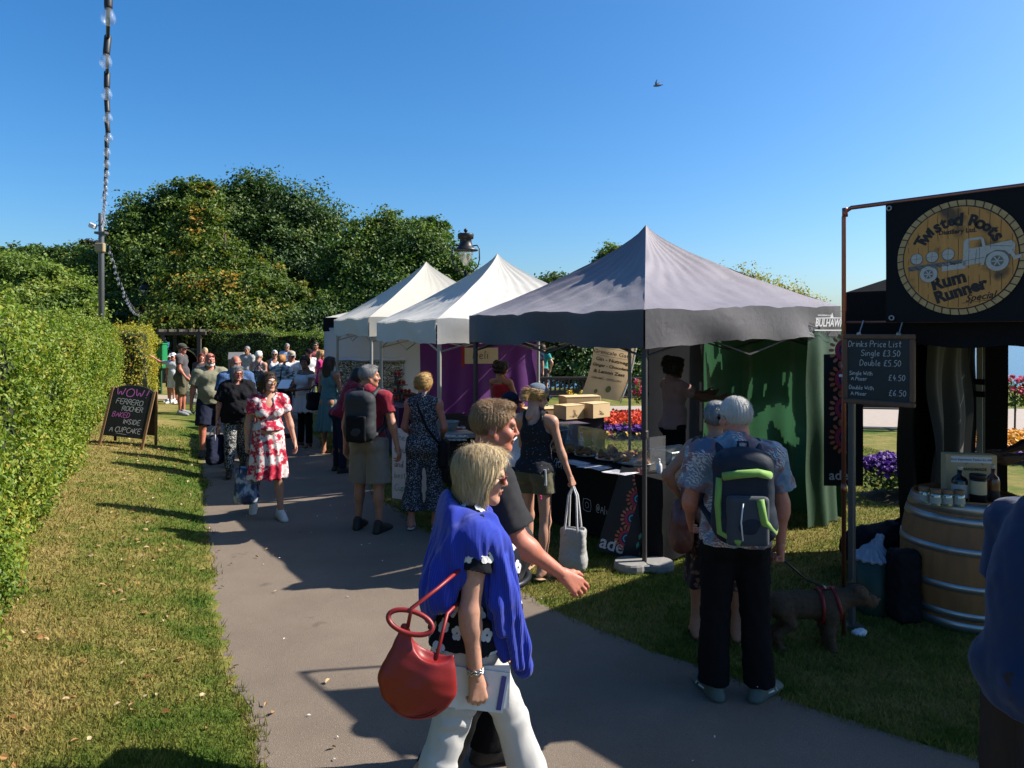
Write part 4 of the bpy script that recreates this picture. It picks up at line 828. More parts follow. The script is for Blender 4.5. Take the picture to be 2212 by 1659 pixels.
# drinks flag hanging by the boxes
m_parch = NT('parchment_print'); c = m_parch.mix(m_parch.noise(5, 4), (.62, .47, .29), (.46, .31, .16)); m_flag = m_parch.done(c, .8, trans=.4)
fl = thing('feather_flag', 'tan drinks flag with brown lettering hanging aslant by the boxes', 'flag', (*D(1308, 800, 11.9)[:2], 1.12), R(0))
def flagP(x, y): return np.stack([x * 1.22 + .27 * y + .02 * np.sin(y * 5) - .04, .05 * np.sin(x * 7 + y * 3), y - .22 * x], -1)
xs_ = np.linspace(-.27, .27, 16); ys_ = np.linspace(-.12, .95, 28); X_, Y_ = np.meshgrid(xs_, ys_, indexing='ij'); P_ = flagP(X_, Y_); MB().grid(P_).build('flag_cloth', m_flag, fl, True)
m_fink = [plain('brown_print', (.075, .045, .02), .8), plain('olive_print', (.10, .11, .04), .8)]
def onflag(V, F, mi=0, nm='lettering'): Vp = flagP(V[:, 0], V[:, 1]); Vp[:, 1] -= .012; MB().add(Vp, F).build(nm, m_fink[mi], fl)
for txt, sz, x, y, b, sh in (('Grencale Gate', .088, -.01, .62, .001, .1), ('Gin - Nutmeg', .078, 0, .50, .003, 0), ('Ginger - Chocolate', .064, 0, .40, .003, 0), ('& Lemon Zest', .074, 0, .30, .003, 0), ('CERAMIC - DISTILLERY', .042, -.01, .19, .001, 0)):
    V, F = text_geo(txt, sz, b, sh); V = V + (x, y, 0); V[:, 0] = np.clip(V[:, 0], -.265, .265); onflag(V, F)
for y0, y1 in ((.56, .565), (.69, .695)): onflag(np.array([(x, y, 0) for y in (y0, y1) for x in np.linspace(-.22, .24, 12)]), [[i, i + 1, i + 13, i + 12] for i in range(11)], 0, 'rule_line')
for (cx, cy, r) in ((.06, .04, .055), (-.1, -.02, .035), (0, .80, .05)): 
    k = np.linspace(0, 2 * math.pi, 13)[:-1]; onflag(np.stack([cx + r * np.cos(k) * .7, cy + r * np.sin(k), 0 * k], 1), [list(range(12))], 1, 'printed_leaf')
q = MB(); q.tube([flagP(np.array(.285), np.array(y)) for y in np.linspace(-.14, .98, 9)], .012, 6); q.build('flag_pole', plain('white_pole', (.6, .6, .58), .4), fl, True)
# ------------------------------------------------------------------ inside the white tents
TP = table('stall_table', 'table under a deep purple cloth in the off-white tent', CV[0] + vey * .85 + vex * .75, 25 + 90, 2.0, .8, .82, m_pdark)
TK = table('stall_table', 'table with a black cloth and trays in the white tent', CW[0] + wey * .75 + wex * 1.05, 25 + 90, 2.1, .75, .80, m_blk)
TK2 = table('stall_table', 'small cloth-covered table in the white tent, beside the red apron', CW[0] + wey * 1.9 + wex * .55, 25, 1.0, .6, .78, fabric('grape_cloth', (.05, .03, .06), .2, 4, 600, .2, .8))
# foil sheet hung at the back of the off-white tent
n = NT('crinkled_foil'); v = n.vor(18, feature='F1'); n.bump(n.math('ADD', n.noise(16, 4), v), 1.0, .05); m_foil = n.done((.56, .52, .44), .22, .5, .95)
fo = thing('foil_sheet', 'crinkled gold and silver foil sheet hanging in the off-white tent', 'foil', (*D(800, 770, 15.0)[:2], 1.15))
X_, Y_ = np.meshgrid(np.linspace(-.74, .74, 70), np.linspace(-.36, .36, 36), indexing='ij'); P_ = np.stack([X_, .03 * snoise(np.stack([X_, Y_, X_ * 0], 2).reshape(-1, 3), 14, 1).reshape(X_.shape) + .012 * np.sin(X_ * 60 + 6 * np.sin(Y_ * 20)), Y_], 2); P_[:, -4:, 1] -= np.linspace(0, .05, 4); MB().grid(P_).build('sheet', m_foil, fo)
q = MB(); q.tube([(x, -.03 + .01 * math.sin(x * 9), .37 + .012 * math.sin(x * 11)) for x in np.linspace(-.75, .75, 16)], .035, 8); q.build('rolled_top', plain('silver_roll', (.55, .56, .6), .3, .5, bump=.5), fo, True)
# cake stand tiers with red cupcakes
m_cake = plain('red_velvet', (.30, .02, .02), .7, scale=40); m_icing = plain('cream_icing', (.60, .50, .42), .6); m_brd = plain('slate_shelf', (.04, .035, .035), .6)
cs = thing('cake_stand', 'stepped stand with rows of red cupcakes in the off-white tent', 'stand', on_table(TP, -.05, .05, .82), TP.rotation_euler[2] + R(30))
for i, (z, w) in enumerate(((.0, .62), (.16, .44), (.32, .30), (.48, .18))):
    q = MB(); q.box((0, .06 * i, z + .008 + i * .0), (w, .2 - .02 * i, .014)); 
    if i: q.box((0, .06 * i, z - .08), (.05, .05, .16))
    q.build('shelf', m_brd, cs)
gC = 'red cupcakes on the stand'; 
def cupcake(p, label, group):
    o = thing('cupcake', label, 'cupcake', p, group=group); q = MB(); q.lathe([(.024, 0), (.033, .04)], n=10); q.build('cake_case', m_cake, o); q = MB(); q.lathe([(.034, .038), (.034, .05), (.022, .068), (.006, .08)], n=10); q.build('icing', m_icing if len(label) % 2 else m_cake, o, True); return o
rowl = ('bottom', 'second', 'third', 'top'); cc = None
Mz = rotz(cs.rotation_euler[2])
for i, (z, w, k) in enumerate(((.0, .62, 7), (.16, .44, 5), (.32, .30, 3), (.48, .18, 2))):
    for j in range(k):
        p = np.array(cs.location) + Mz @ np.array((-w / 2 + w * (j + .5) / k, .06 * i - .03, z + .016))
        lab = 'red cupcake on the ' + rowl[i] + ' shelf of the stepped stand'
        if cc is None: cc = cupcake(p, lab, gC)
        else: dup(cc, p, 0, lab, gC)
cake_box = tub('display_crate', 'low wooden display crate with white cards on the purple table', on_table(TP, .55, -.1, .82), TP.rotation_euler[2], .6, .42, .12, plain('dark_wood', (.10, .06, .035), .7), cat='crate')
for i in range(4):
    q = MB(); q.box((0, 0, 0), (.17, .12, .004), R3=rotx(R(25))); o = q.build('card', m_paper); o.location = on_table(TP, .30 + i * .19, -.12, .965); o.rotation_euler = (0, 0, TP.rotation_euler[2]); tag(o, 'white price card lying on the display crate', 'card', 'white cards on the display crate')
sb = thing('sweet_tray', 'shallow tray of orange and pink sweets on the purple table', 'tray', on_table(TP, -.72, -.12, .82), TP.rotation_euler[2]); q = MB(); q.box((0, 0, .015), (.5, .38, .03), bev=.006); q.build('tray', m_brd, sb); q = MB(); rg = np.random.default_rng(4); 
for i in range(90): q.box((rg.uniform(-.22, .22), rg.uniform(-.16, .16), .045 + rg.uniform(0, .02)), (.035, .03, .025), rg.uniform(0, 3), mi=i % 3, bev=.006)
o_ = q.build('sweets', [plain('sweet_orange', (.45, .15, .04), .5), plain('sweet_pink', (.5, .2, .2), .5), plain('sweet_green', (.2, .25, .06), .5)], sb); o_['kind'] = 'stuff'
bw = thing('mixing_bowl', 'frosted plastic bowl on the tray table of the white tent', 'bowl', (*D(963, 895, 8.95)[:2], .81)); q = MB(); q.lathe([(.075, 0), (.09, .01), (.15, .11), (.165, .165), (.172, .168), (.158, .16), (.085, .015)], n=28, cap=True); q.build('bowl', plain('frosted_plastic', (.36, .40, .38), .35, trans=.4), bw, True)
bx_ = MB(); bx_.box((0, 0, .03), (.5, .36, .06), bev=.006); o = bx_.build('baking_tray', m_alu); o.location = (*D(975, 915, 8.75)[:2], .812); o.rotation_euler = (0, 0, R(20)); tag(o, 'flat metal tray under the frosted bowl', 'tray')
m_meringue = plain('white_sugar', (.6, .56, .5), .7, scale=30)
def cookie_stack(p, label, seed):
    o = thing('biscuit_pile', label, 'biscuits', p, group='piles of white biscuits'); rg = np.random.default_rng(seed)
    for i in range(12):
        q = MB(); q.lathe([(.02, 0), (.034, .006), (.034, .014), (.02, .02)], n=12); q.xform(np.eye(3), (-.10 + .066 * (i % 4) + rg.normal(0, .006), -.05 + .05 * ((i // 4) % 2), .021 * (i // 4))); q.build('biscuit', m_meringue, o, True)
    return o
cookie_stack((*D(940, 920, 8.55)[:2], .812), 'pile of white biscuits on the tray table, left pile', 1); cookie_stack((*D(988, 918, 8.5)[:2], .812), 'pile of white biscuits by the dark leg, right pile', 2)
m_bag = [plain('jar_red', (.3, .04, .03), .5), plain('wrap_white', (.55, .55, .52), .5), plain('wrap_blue', (.05, .08, .25), .5), plain('wrap_pink', (.5, .12, .16), .5), plain('wrap_green', (.12, .3, .1), .5)]
rg = np.random.default_rng(9); pk = ('red', 'white', 'blue', 'pink', 'green')
def packet(p, k, lab, rz, h):
    o = thing('sweet_packet', lab, 'packet', p, rz, 'wrapped packets on the tray table'); q = MB(); q.box((0, 0, h / 2), (.09, .07, h), bev=.012); q.build('wrapper', m_bag[k], o); q = MB(); q.box((0, 0, h + .004), (.07, .03, .012), bev=.004); q.build('seal', m_bag[(k + 1) % 5], o)
for i in range(12):
    k = i % 5; packet((*D(880 + i * 11 + rg.normal(0, 3), 890, 9.3 + rg.uniform(-.15, .25))[:2], .808), k, 'small ' + pk[k] + ' wrapped packet lying at the back of the tray table', rg.uniform(0, 3), rg.uniform(.03, .07))
# gift baskets in front of the vendor in red
wbk = thing('wire_rack', 'black wire rack with a wicker bowl of white scrunched paper', 'rack', (*D(1078, 870, 9.6)[:2], .78)); q = MB()
for z in (.02, .20, .32): q.tube([(.28 * math.cos(t) * 1.0, .13 * math.sin(t), z) for t in np.linspace(0, 2 * math.pi, 21)[:-1]], .007, 5, closed=True)
for t in np.linspace(0, 2 * math.pi, 9)[:-1]: q.tube([(.28 * math.cos(t), .13 * math.sin(t), 0), (.28 * math.cos(t), .13 * math.sin(t), .32)], .006, 5)
q.build('wire_frame', plain('black_wire', (.03, .03, .03), .5), wbk); q = MB(); q.lathe([(.12, .2), (.17, .22), (.19, .33), (.175, .33), (.15, .23)], n=22); q.build('wicker_bowl', plain('wicker', (.36, .25, .14), .8, bump=.5), wbk, True)
V, Q = surf([ell((rg.uniform(-.13, .13), rg.uniform(-.08, .08), .34 + rg.uniform(0, .06)), .05) for _ in range(14)], .012, .01); V += .008 * snoise(V, 40)[:, None]; MB().add(V, [Q]).build('scrunched_paper', m_paper, wbk)
# white notice hanging on the front of the tray table
wn_ = thing('notice_board', 'white notice with green handwriting on the front of the tray table', 'notice', (*D(893, 975, 8.35)[:2], .12), R(-28)); q = MB(); q.box((0, 0, .42), (.62, .012, .84), bev=.004); q.build('notice_sheet', m_paper, wn_); m_pen = [plain('green_pen', (.05, .25, .22), .7), plain('black_pen', (.04, .04, .04), .7)]
for i, (t, y, s_, mi) in enumerate((('The', .70, .08, 0), ('Gourmet', .55, .085, 1), ('and', .38, .07, 1), ('best', .25, .07, 0), ('Cupcake', .10, .08, 0))):
    q = MB(); ink(q, t, -.27, y, s_, .007, seed=i); q.xform(np.stack([np.array((1, 0, 0.)), np.array((0, 0, 1.)), np.array((0, -1., 0))], 1), (0, -.0085, 0)).build('lettering', m_pen[mi], wn_)
# bunting tag and small red banner hanging under the white tent roof
hb = thing('hanging_sign', 'cream sign with red edge hanging inside the white tent', 'sign', (*D(1040, 760, 11.6)[:2], 1.72), R(10)); q = MB(); q.box((0, 0, 0), (.55, .008, .26)); q.build('sign_face', plain('cream_board', (.5, .42, .3), .7), hb); q = MB(); q.box((-.3, 0, 0), (.05, .01, .34)); q.build('red_edge', m_cake, hb); q = MB(); ink(q, 'Deli', -.14, -.05, .13, .012); q.xform(np.stack([np.array((1, 0, 0.)), np.array((0, 0, 1.)), np.array((0, -1., 0))], 1), (0, -.0065, 0)).build('lettering', m_cardp, hb)
# ------------------------------------------------------------------ black gazebo with the drinks stall on the right
GF = np.array((.656, -.755)); GBk = np.array((.755, .656)); G1 = fit((2.375, 4.96))
gz_o = thing('market_tent', 'black pop-up tent of the drinks stall behind the copper frame', 'tent', (*G1, 0), group='pop-up market tents'); GO = np.array((*G1, 0))
GC = [G1, G1 + GF * 3, G1 + GF * 3 + GBk * 3, G1 + GBk * 3]; gctr = (GC[0] + GC[2]) / 2; mb = MB(); vb = MB()
for i in range(4):
    A, B = GC[i], GC[(i + 1) % 4]; S, T = np.meshgrid(np.linspace(0, 1, 16), np.linspace(0, 1, 25), indexing='ij'); E2 = A + (B - A) * T[..., None]; XY = gctr + (E2 - gctr) * S[..., None]
    z = 3.2 - (3.2 - 2.38) * S ** .85 - .05 * (1 - (2 * T - 1) ** 2) * S * (1 - S) * 3; P = np.stack([XY[..., 0], XY[..., 1], z], 2) - GO; mb.grid(P if i else P)
    out = nrm((A + B) / 2 - gctr); W2, T2 = np.meshgrid(np.linspace(0, 1, 7), np.linspace(0, 1, 41)); XY2 = A + (B - A) * T2[..., None] + out * (.012 + .015 * np.sin(T2 * 16 + W2) * W2)[..., None]
    vb.grid(np.stack([XY2[..., 0], XY2[..., 1], 2.385 - .36 * W2 - .025 * W2 * np.abs(np.sin(T2 * 3.14 * 6))], 2) - GO)
mb.build('canopy', m_black, gz_o, True); vb.build('valance', m_black, gz_o, True)
m_graypole = plain('grey_gazebo_leg', (.10, .095, .09), .5, .4)
for i in range(4):
    p = GC[i] + nrm(gctr - GC[i]) * .06 - G1; lb = MB(); lb.box((p[0], p[1], 1.05), (.042, .042, 2.1), math.atan2(GF[1], GF[0]), bev=.006); lb.box((p[0], p[1], .012), (.12, .12, .014), 0); lb.build('leg', m_graypole, gz_o)
fb = MB()
for i in range(4):
    A, B = GC[i] - G1, GC[(i + 1) % 4] - G1; c_ = gctr - G1; A, B = A + nrm(c_ - A) * .07, B + nrm(c_ - B) * .07
    for k in range(2):
        p, q = A + (B - A) * k / 2, A + (B - A) * (k + 1) / 2; fb.tube([(*p, 2.3), (*q, 1.98)], .012, 5); fb.tube([(*p, 1.98), (*q, 2.3)], .012, 5)
    fb.tube([(*A, 2.3), (*(A + (c_ - A) * .6), 2.68), (*c_, 3.1)], .012, 5)
fb.build('roof_frame', m_graypole, gz_o)
MB().grid(fold_wall(GC[0] + GBk * .98, GC[3], .03, 2.3, .06, 8, seed=3) - GO).build('sidewall', m_black, gz_o, True)
MB().grid(fold_wall(GC[3], GC[3] + GF * .25, .03, 2.3, .04, 6, seed=4) - GO).build('sidewall', m_black, gz_o, True)
cw = MB().grid(fold_wall(GC[0] + GBk * 1.35 + GF * .10, GC[0] + GBk * 2.35 + GF * .12, .25, 2.1, .085, 11, seed=6) - GO).build('curtain', fabric('grey_voile', (.05, .052, .056), .1, 3, 500, .3, .7, .3), gz_o, True)
sp = MB(); p = GC[3] - GBk * .16 + GF * .05 - G1; sp.box((p[0], p[1], 1.2), (.05, .02, 2.2), math.atan2(GF[1], GF[0])); sp.build('pale_strip', plain('pale_strip', (.28, .28, .27), .6), gz_o)
for z_ in (1.50, 1.62): sp = MB(); sp.box((p[0], p[1], z_), (.09, .028, .055), math.atan2(GF[1], GF[0])); sp.build('strip_clamp', m_black, gz_o)
# copper pipe sign frame
n = NT('copper'); c = n.mix(n.noise(9, 4), (.42, .16, .10), (.26, .10, .075)); m_copper = n.done(c, .38, .5, .8)
cf0 = fit((2.305, 4.80)); cf = thing('copper_sign_frame', 'copper pipe frame carrying the round sign banner and the price board', 'frame', (*cf0, 0)); fang = math.atan2(GF[1], GF[0])
L3 = lambda t, z, o=0.0: np.array((GF[0] * t + GF[1] * o, GF[1] * t - GF[0] * o, z))   # along the frame, height, offset towards the viewer
q = MB(); q.tube([L3(0, 0), L3(0, 2.90), L3(.012, 2.935), L3(.05, 2.957), L3(2.0, 2.957), L3(2.03, 2.93), L3(2.04, 2.9), L3(2.04, 0)], .0145, 12); q.build('pipe', m_copper, cf, True)
for t, z in ((0.008, 2.93), (2.035, 2.93), (0, 1.02), (0, 1.86)): q = MB(); q.tube([L3(t, z - .03), L3(t, z + .03)], .019, 12); q.build('pipe_fitting', m_copper, cf, True)
q = MB(); q.tube([L3(0, 2.17), L3(1.98, 2.17)], .008, 8); q.build('cross_bar', m_copper, cf, True)
q = MB(); q.tube([L3(-.02, 1.8, .02), L3(.03, 1.8, .03)], .01, 6); q.build('cable_tie', m_white, cf)
# banner with the round barrel-head logo
fr = np.stack([np.array((*GF, 0)), np.array((0, 0, 1.)), np.array((GF[1], -GF[0], 0))], 1)   # banner plane: x along, y up, z towards the viewer
sgn = thing('sign_banner', 'black banner with a round wooden barrel logo and truck, on the copper frame', 'banner', (*(cf0 + np.array((GF[1], -GF[0])) * .022), 0))
bt0, bt1, bz0, bz1 = .285, 1.14, 2.165, 2.945
X_, Y_ = np.meshgrid(np.linspace(bt0, bt1, 40), np.linspace(bz0, bz1, 20), indexing='ij'); P_ = np.stack([X_, Y_, .004 * np.sin(X_ * 9) * np.sin(Y_ * 7)], 2)
q = MB(); q.grid(P_); q.xform(fr).build('banner_sheet', fabric('black_pvc', (.010, .011, .013), .15, 3, 500, .08, .6, .01), sgn, True)
n = NT('printed_wood'); g = n.noise(3.0, 4, .6, n.mapping((14, 14, 1.2))); sm = n.noise(5, 3); c = n.mix(g, (.60, .285, .072), (.38, .165, .04)); c = n.mix(n.ramp(sm, [(.56, 0), (.68, 1)]), c, (.10, .06, .03)); m_wp = n.done(c, .6)
m_rim = plain('printed_rim', (.42, .27, .11), .6, var=.35, scale=30); m_dkink = plain('dark_ink', (.018, .012, .010), .6); m_cream = plain('cream_ink', (.42, .39, .34), .6, var=.25, scale=60); m_grayink = plain('grey_ink', (.13, .12, .11), .6, var=.3, scale=60)
cx, cy, RR = .712, 2.560, .352; z1, z2, z3, z4, z5 = .009, .0105, .012, .0135, .015
def disc(mb, x, y, r, z, mi, n_=40, a=0, ry=None): t = np.linspace(0, 2 * math.pi, n_ + 1)[:-1]; mb.add(np.stack([x + r * np.cos(t), y + (ry or r) * np.sin(t), 0 * t + z], 1), [np.array([list(range(n_))])], mi)
def poly(mb, pts, z, mi): mb.add(np.column_stack([np.array(pts, float), np.full(len(pts), z)]), [np.array([list(range(len(pts)))])], mi)
def stroke(mb, pts, w, z, mi):
    p = np.array(pts, float); t = np.gradient(p, axis=0); t /= np.linalg.norm(t, axis=1)[:, None] + 1e-9; nn = np.stack([-t[:, 1], t[:, 0]], 1) * w / 2; m = len(p); mb.add(np.column_stack([np.concatenate([p - nn, p + nn]), np.full(2 * m, z)]), [np.array([(i, i + 1, i + 1 + m, i + m) for i in range(m - 1)])], mi)
lg = MB(); disc(lg, cx, cy, RR, z1, 1, 64); disc(lg, cx, cy, RR * .905, z2, 2, 64); disc(lg, cx, cy, RR * .885, z3, 0, 64)
for k in range(44): t = k / 44 * 2 * math.pi; stroke(lg, [(cx + RR * .90 * math.cos(t), cy + RR * .90 * math.sin(t)), (cx + RR * 1.0 * math.cos(t + .02), cy + RR * 1.0 * math.sin(t + .02))], .0055, z3, 2)
rg = np.random.default_rng(5)
for k in range(-5, 6):
    x = k * RR * .16; h = math.sqrt(max(0, (RR * .87) ** 2 - x * x)); ys = np.linspace(-h, h, 14); keep = rg.uniform(size=14) > .25
    for j in range(13):
        if keep[j]: stroke(lg, [(cx + x + .002 * math.sin(j), cy + ys[j]), (cx + x + .002 * math.sin(j + 1), cy + ys[j + 1])], .0022, z4, 2)
def letters(mb, txt, size, x, y, ang=0, bold=.004, mi=2, z=z4, shear=0, arc_r=None, a0=None, sp=None, sx=1.0):
    if arc_r is None:
        V, F = text_geo(txt, size, bold, shear); V[:, 0] *= sx; V = V @ rotz(ang).T + (x, y, z); mb.add(V, F, mi); return
    for i, ch in enumerate(txt):
        if ch == ' ': continue
        a = a0 - i * sp; V, F = text_geo(ch, size * (1 + .12 * math.sin(i * 2.3)), bold, shear); V[:, 0] *= sx; V = V @ rotz(a - math.pi / 2 + .08 * math.sin(i * 1.7)).T + (x + arc_r * math.cos(a), y + arc_r * math.sin(a), z); mb.add(V, F, mi)
letters(lg, 'Twisted Roots', .096, cx, cy - .012, arc_r=RR * .685, a0=R(149), sp=R(9.9), bold=.004)
letters(lg, 'Distillery Ltd.', .038, cx - .005, cy + RR * .455, bold=.0012)
letters(lg, 'Rum', .105, cx - .055, cy - RR * .40, R(14), .005); letters(lg, 'Runner', .100, cx + .01, cy - RR * .585, R(17), .005, sx=.98); letters(lg, 'Special', .058, cx + .115, cy - RR * .70, R(8), .0008, shear=.45)
stroke(lg, [(cx + .02, cy - RR * .80), (cx + .2, cy - RR * .745)], .0022, z4, 2)
# the truck drawing: chassis, cab, bonnet, wings, wheels, three barrels
by = cy - .025
poly(lg, [(cx - .285, by - .015), (cx + .02, by + .012), (cx + .02, by - .012), (cx - .28, by - .045)], z4, 4)
poly(lg, [(cx - .09, by - .055), (cx + .04, by - .045), (cx + .04, by + .0), (cx - .09, by - .01)], z4, 3)
poly(lg, [(cx + .025, by - .03), (cx + .14, by - .015), (cx + .15, by + .06), (cx + .135, by + .13), (cx + .12, by + .14), (cx + .045, by + .135), (cx + .03, by + .12)], z4, 3)
poly(lg, [(cx + .06, by + .075), (cx + .128, by + .08), (cx + .122, by + .125), (cx + .062, by + .122)], z5, 0)
poly(lg, [(cx + .14, by + .0), (cx + .29, by + .03), (cx + .295, by + .085), (cx + .275, by + .105), (cx + .145, by + .085)], z4, 3)
poly(lg, [(cx + .135, by - .03), (cx + .15, by + .03), (cx + .20, by + .055), (cx + .26, by + .045), (cx + .285, by + .0), (cx + .295, by + .02), (cx + .265, by + .07), (cx + .2, by + .08), (cx + .145, by + .05), (cx + .12, by - .03)], z5, 3)
poly(lg, [(cx + .285, by - .01), (cx + .325, by + .0), (cx + .325, by + .02), (cx + .285, by + .015)], z4, 3)
for wx, wy, r in ((cx - .165, by - .068, .050), (cx + .205, by - .012, .058)):
    disc(lg, wx, wy + .008, r * 1.12, z4 + .0003, 4, 28); disc(lg, wx, wy, r, z5, 3, 28); disc(lg, wx, wy, r * .56, z5 + .001, 4, 20); 
    for k in range(6): stroke(lg, [(wx, wy), (wx + r * .5 * math.cos(k * 1.047), wy + r * .5 * math.sin(k * 1.047))], .007, z5 + .002, 3)
for k, bx2 in enumerate((-.235, -.145, -.055)): disc(lg, cx + bx2, by + .030 + k * .008, .038, z4, 4, 22, ry=.038); disc(lg, cx + bx2 + .001, by + .032 + k * .008, .033, z5, 3, 22); stroke(lg, [(cx + bx2 - .03, by + .03 + k * .008), (cx + bx2 + .03, by + .034 + k * .008)], .002, z5 + .001, 4); stroke(lg, [(cx + bx2 - .002, by + .0 + k * .008), (cx + bx2 + .002, by + .063 + k * .008)], .002, z5 + .001, 4)
for a, b in (((.03, .0), (.14, .015)), ((.09, -.022), (.10, .07)), ((.15, .085), (.28, .07))): stroke(lg, [(cx + a[0], by + a[1]), (cx + b[0], by + b[1])], .0022, z5 + .001, 4)
for k in range(-3, 4): stroke(lg, [(cx - .285 + .04 * (k + 3), by - .02 + .0035 * (k + 3)), (cx - .255 + .04 * (k + 3), by - .043 + .0035 * (k + 3))], .003, z5, 2)
lg.xform(fr).build('barrel_logo', [m_wp, m_rim, m_dkink, m_cream, m_grayink], sgn)
for t, z in ((bt0 + .025, bz1 - .03), (bt0 + .04, bz0 + .03)): q = MB(); q.tube([(t + .014 * math.cos(a), z + .014 * math.sin(a), .012) for a in np.linspace(0, 6.283, 13)[:-1]], .005, 6, closed=True); q.xform(fr).build('eyelet', m_alu, sgn, True)
# price board hung from the cross bar
pb_ = thing('price_board', 'chalk drinks price list in a wooden frame hanging from the copper bar', 'chalkboard', (*(cf0 + np.array((GF[1], -GF[0])) * .055), 0)); m_slate = plain('slate', (.012, .014, .016), .55, var=.5, scale=12); m_frame = NT('rustic_wood'); c = m_frame.mix(m_frame.noise(8, 5, vec=m_frame.mapping((6, 6, 1))), (.16, .085, .05), (.07, .035, .022)); m_frame = m_frame.done(c, .6); m_chalk = plain('chalk', (.40, .40, .39), .9, var=.3, scale=150)
w_, h_ = .455, .470; px0, pz0 = .022, 1.618; q = MB(); q.box((px0 + w_ / 2, pz0 + h_ / 2, 0), (w_ - .04, h_ - .04, .012)); q.xform(fr).build('slate', m_slate, pb_)
for (c0, c1, s0, s1) in ((w_ / 2, .016, w_, .032), (w_ / 2, h_ - .016, w_, .032), (.016, h_ / 2, .032, h_ - .064), (w_ - .016, h_ / 2, .032, h_ - .064)): q = MB(); q.box((px0 + c0, pz0 + c1, .003), (s0, s1, .03), bev=.006); q.xform(fr).build('frame_rail', m_frame, pb_)
zt = .0075; X0 = px0 + .045
for i, (t, x, y, s, al) in enumerate((('Drinks Price List', X0 - .008, .395, .041, 'L'), ('Single £3.50', px0 + w_ - .085, .335, .040, 'R'), ('Double £5.50', px0 + w_ - .08, .27, .040, 'R'), ('Single With', X0 - .004, .205, .027, 'L'), ('A Mixer', X0 + .010, .168, .027, 'L'), ('£4.50', px0 + w_ - .055, .178, .038, 'R'), ('Double With', X0 - .004, .108, .027, 'L'), ('A Mixer', X0 + .008, .068, .027, 'L'), ('£6.50', px0 + w_ - .05, .078, .039, 'R'))):
    q = MB(); ink(q, t, x, pz0 + y - .01, s, .0042, al, z=zt, seed=i, wfac=.62 if i == 0 else .68); q.xform(fr).build('lettering', m_chalk, pb_)
for t in (.11, .36): q = MB(); q.tube([(px0 + t, pz0 + h_ - .01, .01), (px0 + t, pz0 + h_ + .028, -.006), (px0 + t, 2.18, -.054), (px0 + t, 2.165, -.066)], .004, 6); q.lathe([(.012, 0), (.016, .012), (.006, .03)], (px0 + t, pz0 + h_ + .0, .006), 10); q.xform(fr).build('hook', m_alu, pb_)
# barrel and what stands on it
n = NT('oak_staves'); a = n.mapping((1, 1, .12)); c = n.mix(n.noise(26, 5, .6, a), (.30, .145, .055), (.17, .075, .028)); c = n.mix(n.ramp(n.noise(3, 3), [(.5, 0), (.7, .6)]), c, (.12, .06, .03)); n.bump(n.noise(60, 4, .6, a), .4, .006); m_oak = n.done(c, .6, .35)
m_hoop = plain('galvanised_hoop', (.36, .37, .37), .38, .75, var=.3, scale=10)
bp = np.array((3.335, 5.24, 0)); br = thing('barrel', 'oak barrel with galvanised hoops serving as the drinks counter', 'barrel', bp); q = MB(); prof = lambda z: .335 + .085 * (1 - ((z - .46) / .46) ** 2); zs = np.linspace(0, .92, 24)
n_st = 26; th = np.linspace(0, 2 * math.pi, n_st * 4 + 1)[:-1]; groove = 1 - .012 * (np.arange(n_st * 4) % 4 == 0)
P = np.array([[(prof(z) * g * math.cos(t), prof(z) * g * math.sin(t), z) for t, g in zip(np.append(th, th[0]), np.append(groove, groove[0]))] for z in zs]); q.grid(P[:, ::-1]); q.build('staves', m_oak, br, True)
q = MB(); disc(q, 0, 0, .325, .885, 0, 40); q.build('barrel_head', m_oak, br)
for z, h in ((.87, .075), (.785, .055), (.585, .05), (.33, .05), (.13, .055), (.045, .07)): q = MB(); q.lathe([(prof(z - h / 2) + .001, z - h / 2), (prof(z - h / 2) + .006, z - h / 2), (prof(z + h / 2) + .006, z + h / 2), (prof(z + h / 2) + .001, z + h / 2)], n=48, cap=False); q.build('hoop', m_hoop, br, True)
bt = .887
m_jar = glass('jar_glass', (.62, .80, .72), .05, .5); m_cork = plain('cork_lid', (.22, .12, .06), .8); m_jarlab = plain('jar_label', (.30, .32, .28), .7)
for i, (u, lab) in enumerate(((2003, 'leftmost'), (2021, 'second from left'), (2046, 'third from left'), (2072, 'rightmost'))):
    p = D(u, 1070, 5.0 - .015 * i); o = thing('jar', 'small sample jar with cork lid at the barrel front, ' + lab + ' of four', 'jar', (p[0] if i else p[0] + .012, p[1] if i else 5.06, bt), group='jars along the barrel rim'); q = MB(); q.lathe([(.032, 0), (.036, .008), (.036, .075), (.03, .09)], n=18); q.build('jar_body', m_jar, o, True); q = MB(); q.lathe([(.034, .09), (.035, .095), (.035, .112), (.032, .115)], n=18); q.build('lid', m_cork, o, True); q = MB(); q.lathe([(.0368, .02), (.0368, .06)], n=18, cap=False); q.build('label_band', m_jarlab, o, True)
m_dkglass = plain('dark_bottle_glass', (.010, .012, .011), .08, spec=.6); m_lab2 = plain('bottle_label', (.34, .34, .33), .7, var=.2, scale=60); m_ivory = plain('ivory_cap', (.45, .40, .32), .5)
bottle('rum_bottle', 'dark rum bottle with pale label and ivory stopper on the barrel', 'bottle', np.array((*D(2073, 1075, 5.12)[:2], bt)), .052, .25, m_dkglass, m_ivory, m_lab2, neck=.3, labz=(.12, .5))
bottle('rum_bottle', 'small amber bottle at the right of the gift tube', 'bottle', np.array((*D(2145, 1078, 5.12)[:2], bt)), .042, .26, plain('amber_glass', (.10, .025, .008), .1, spec=.6), m_ivory, m_dkink, neck=.3, labz=(.1, .3))
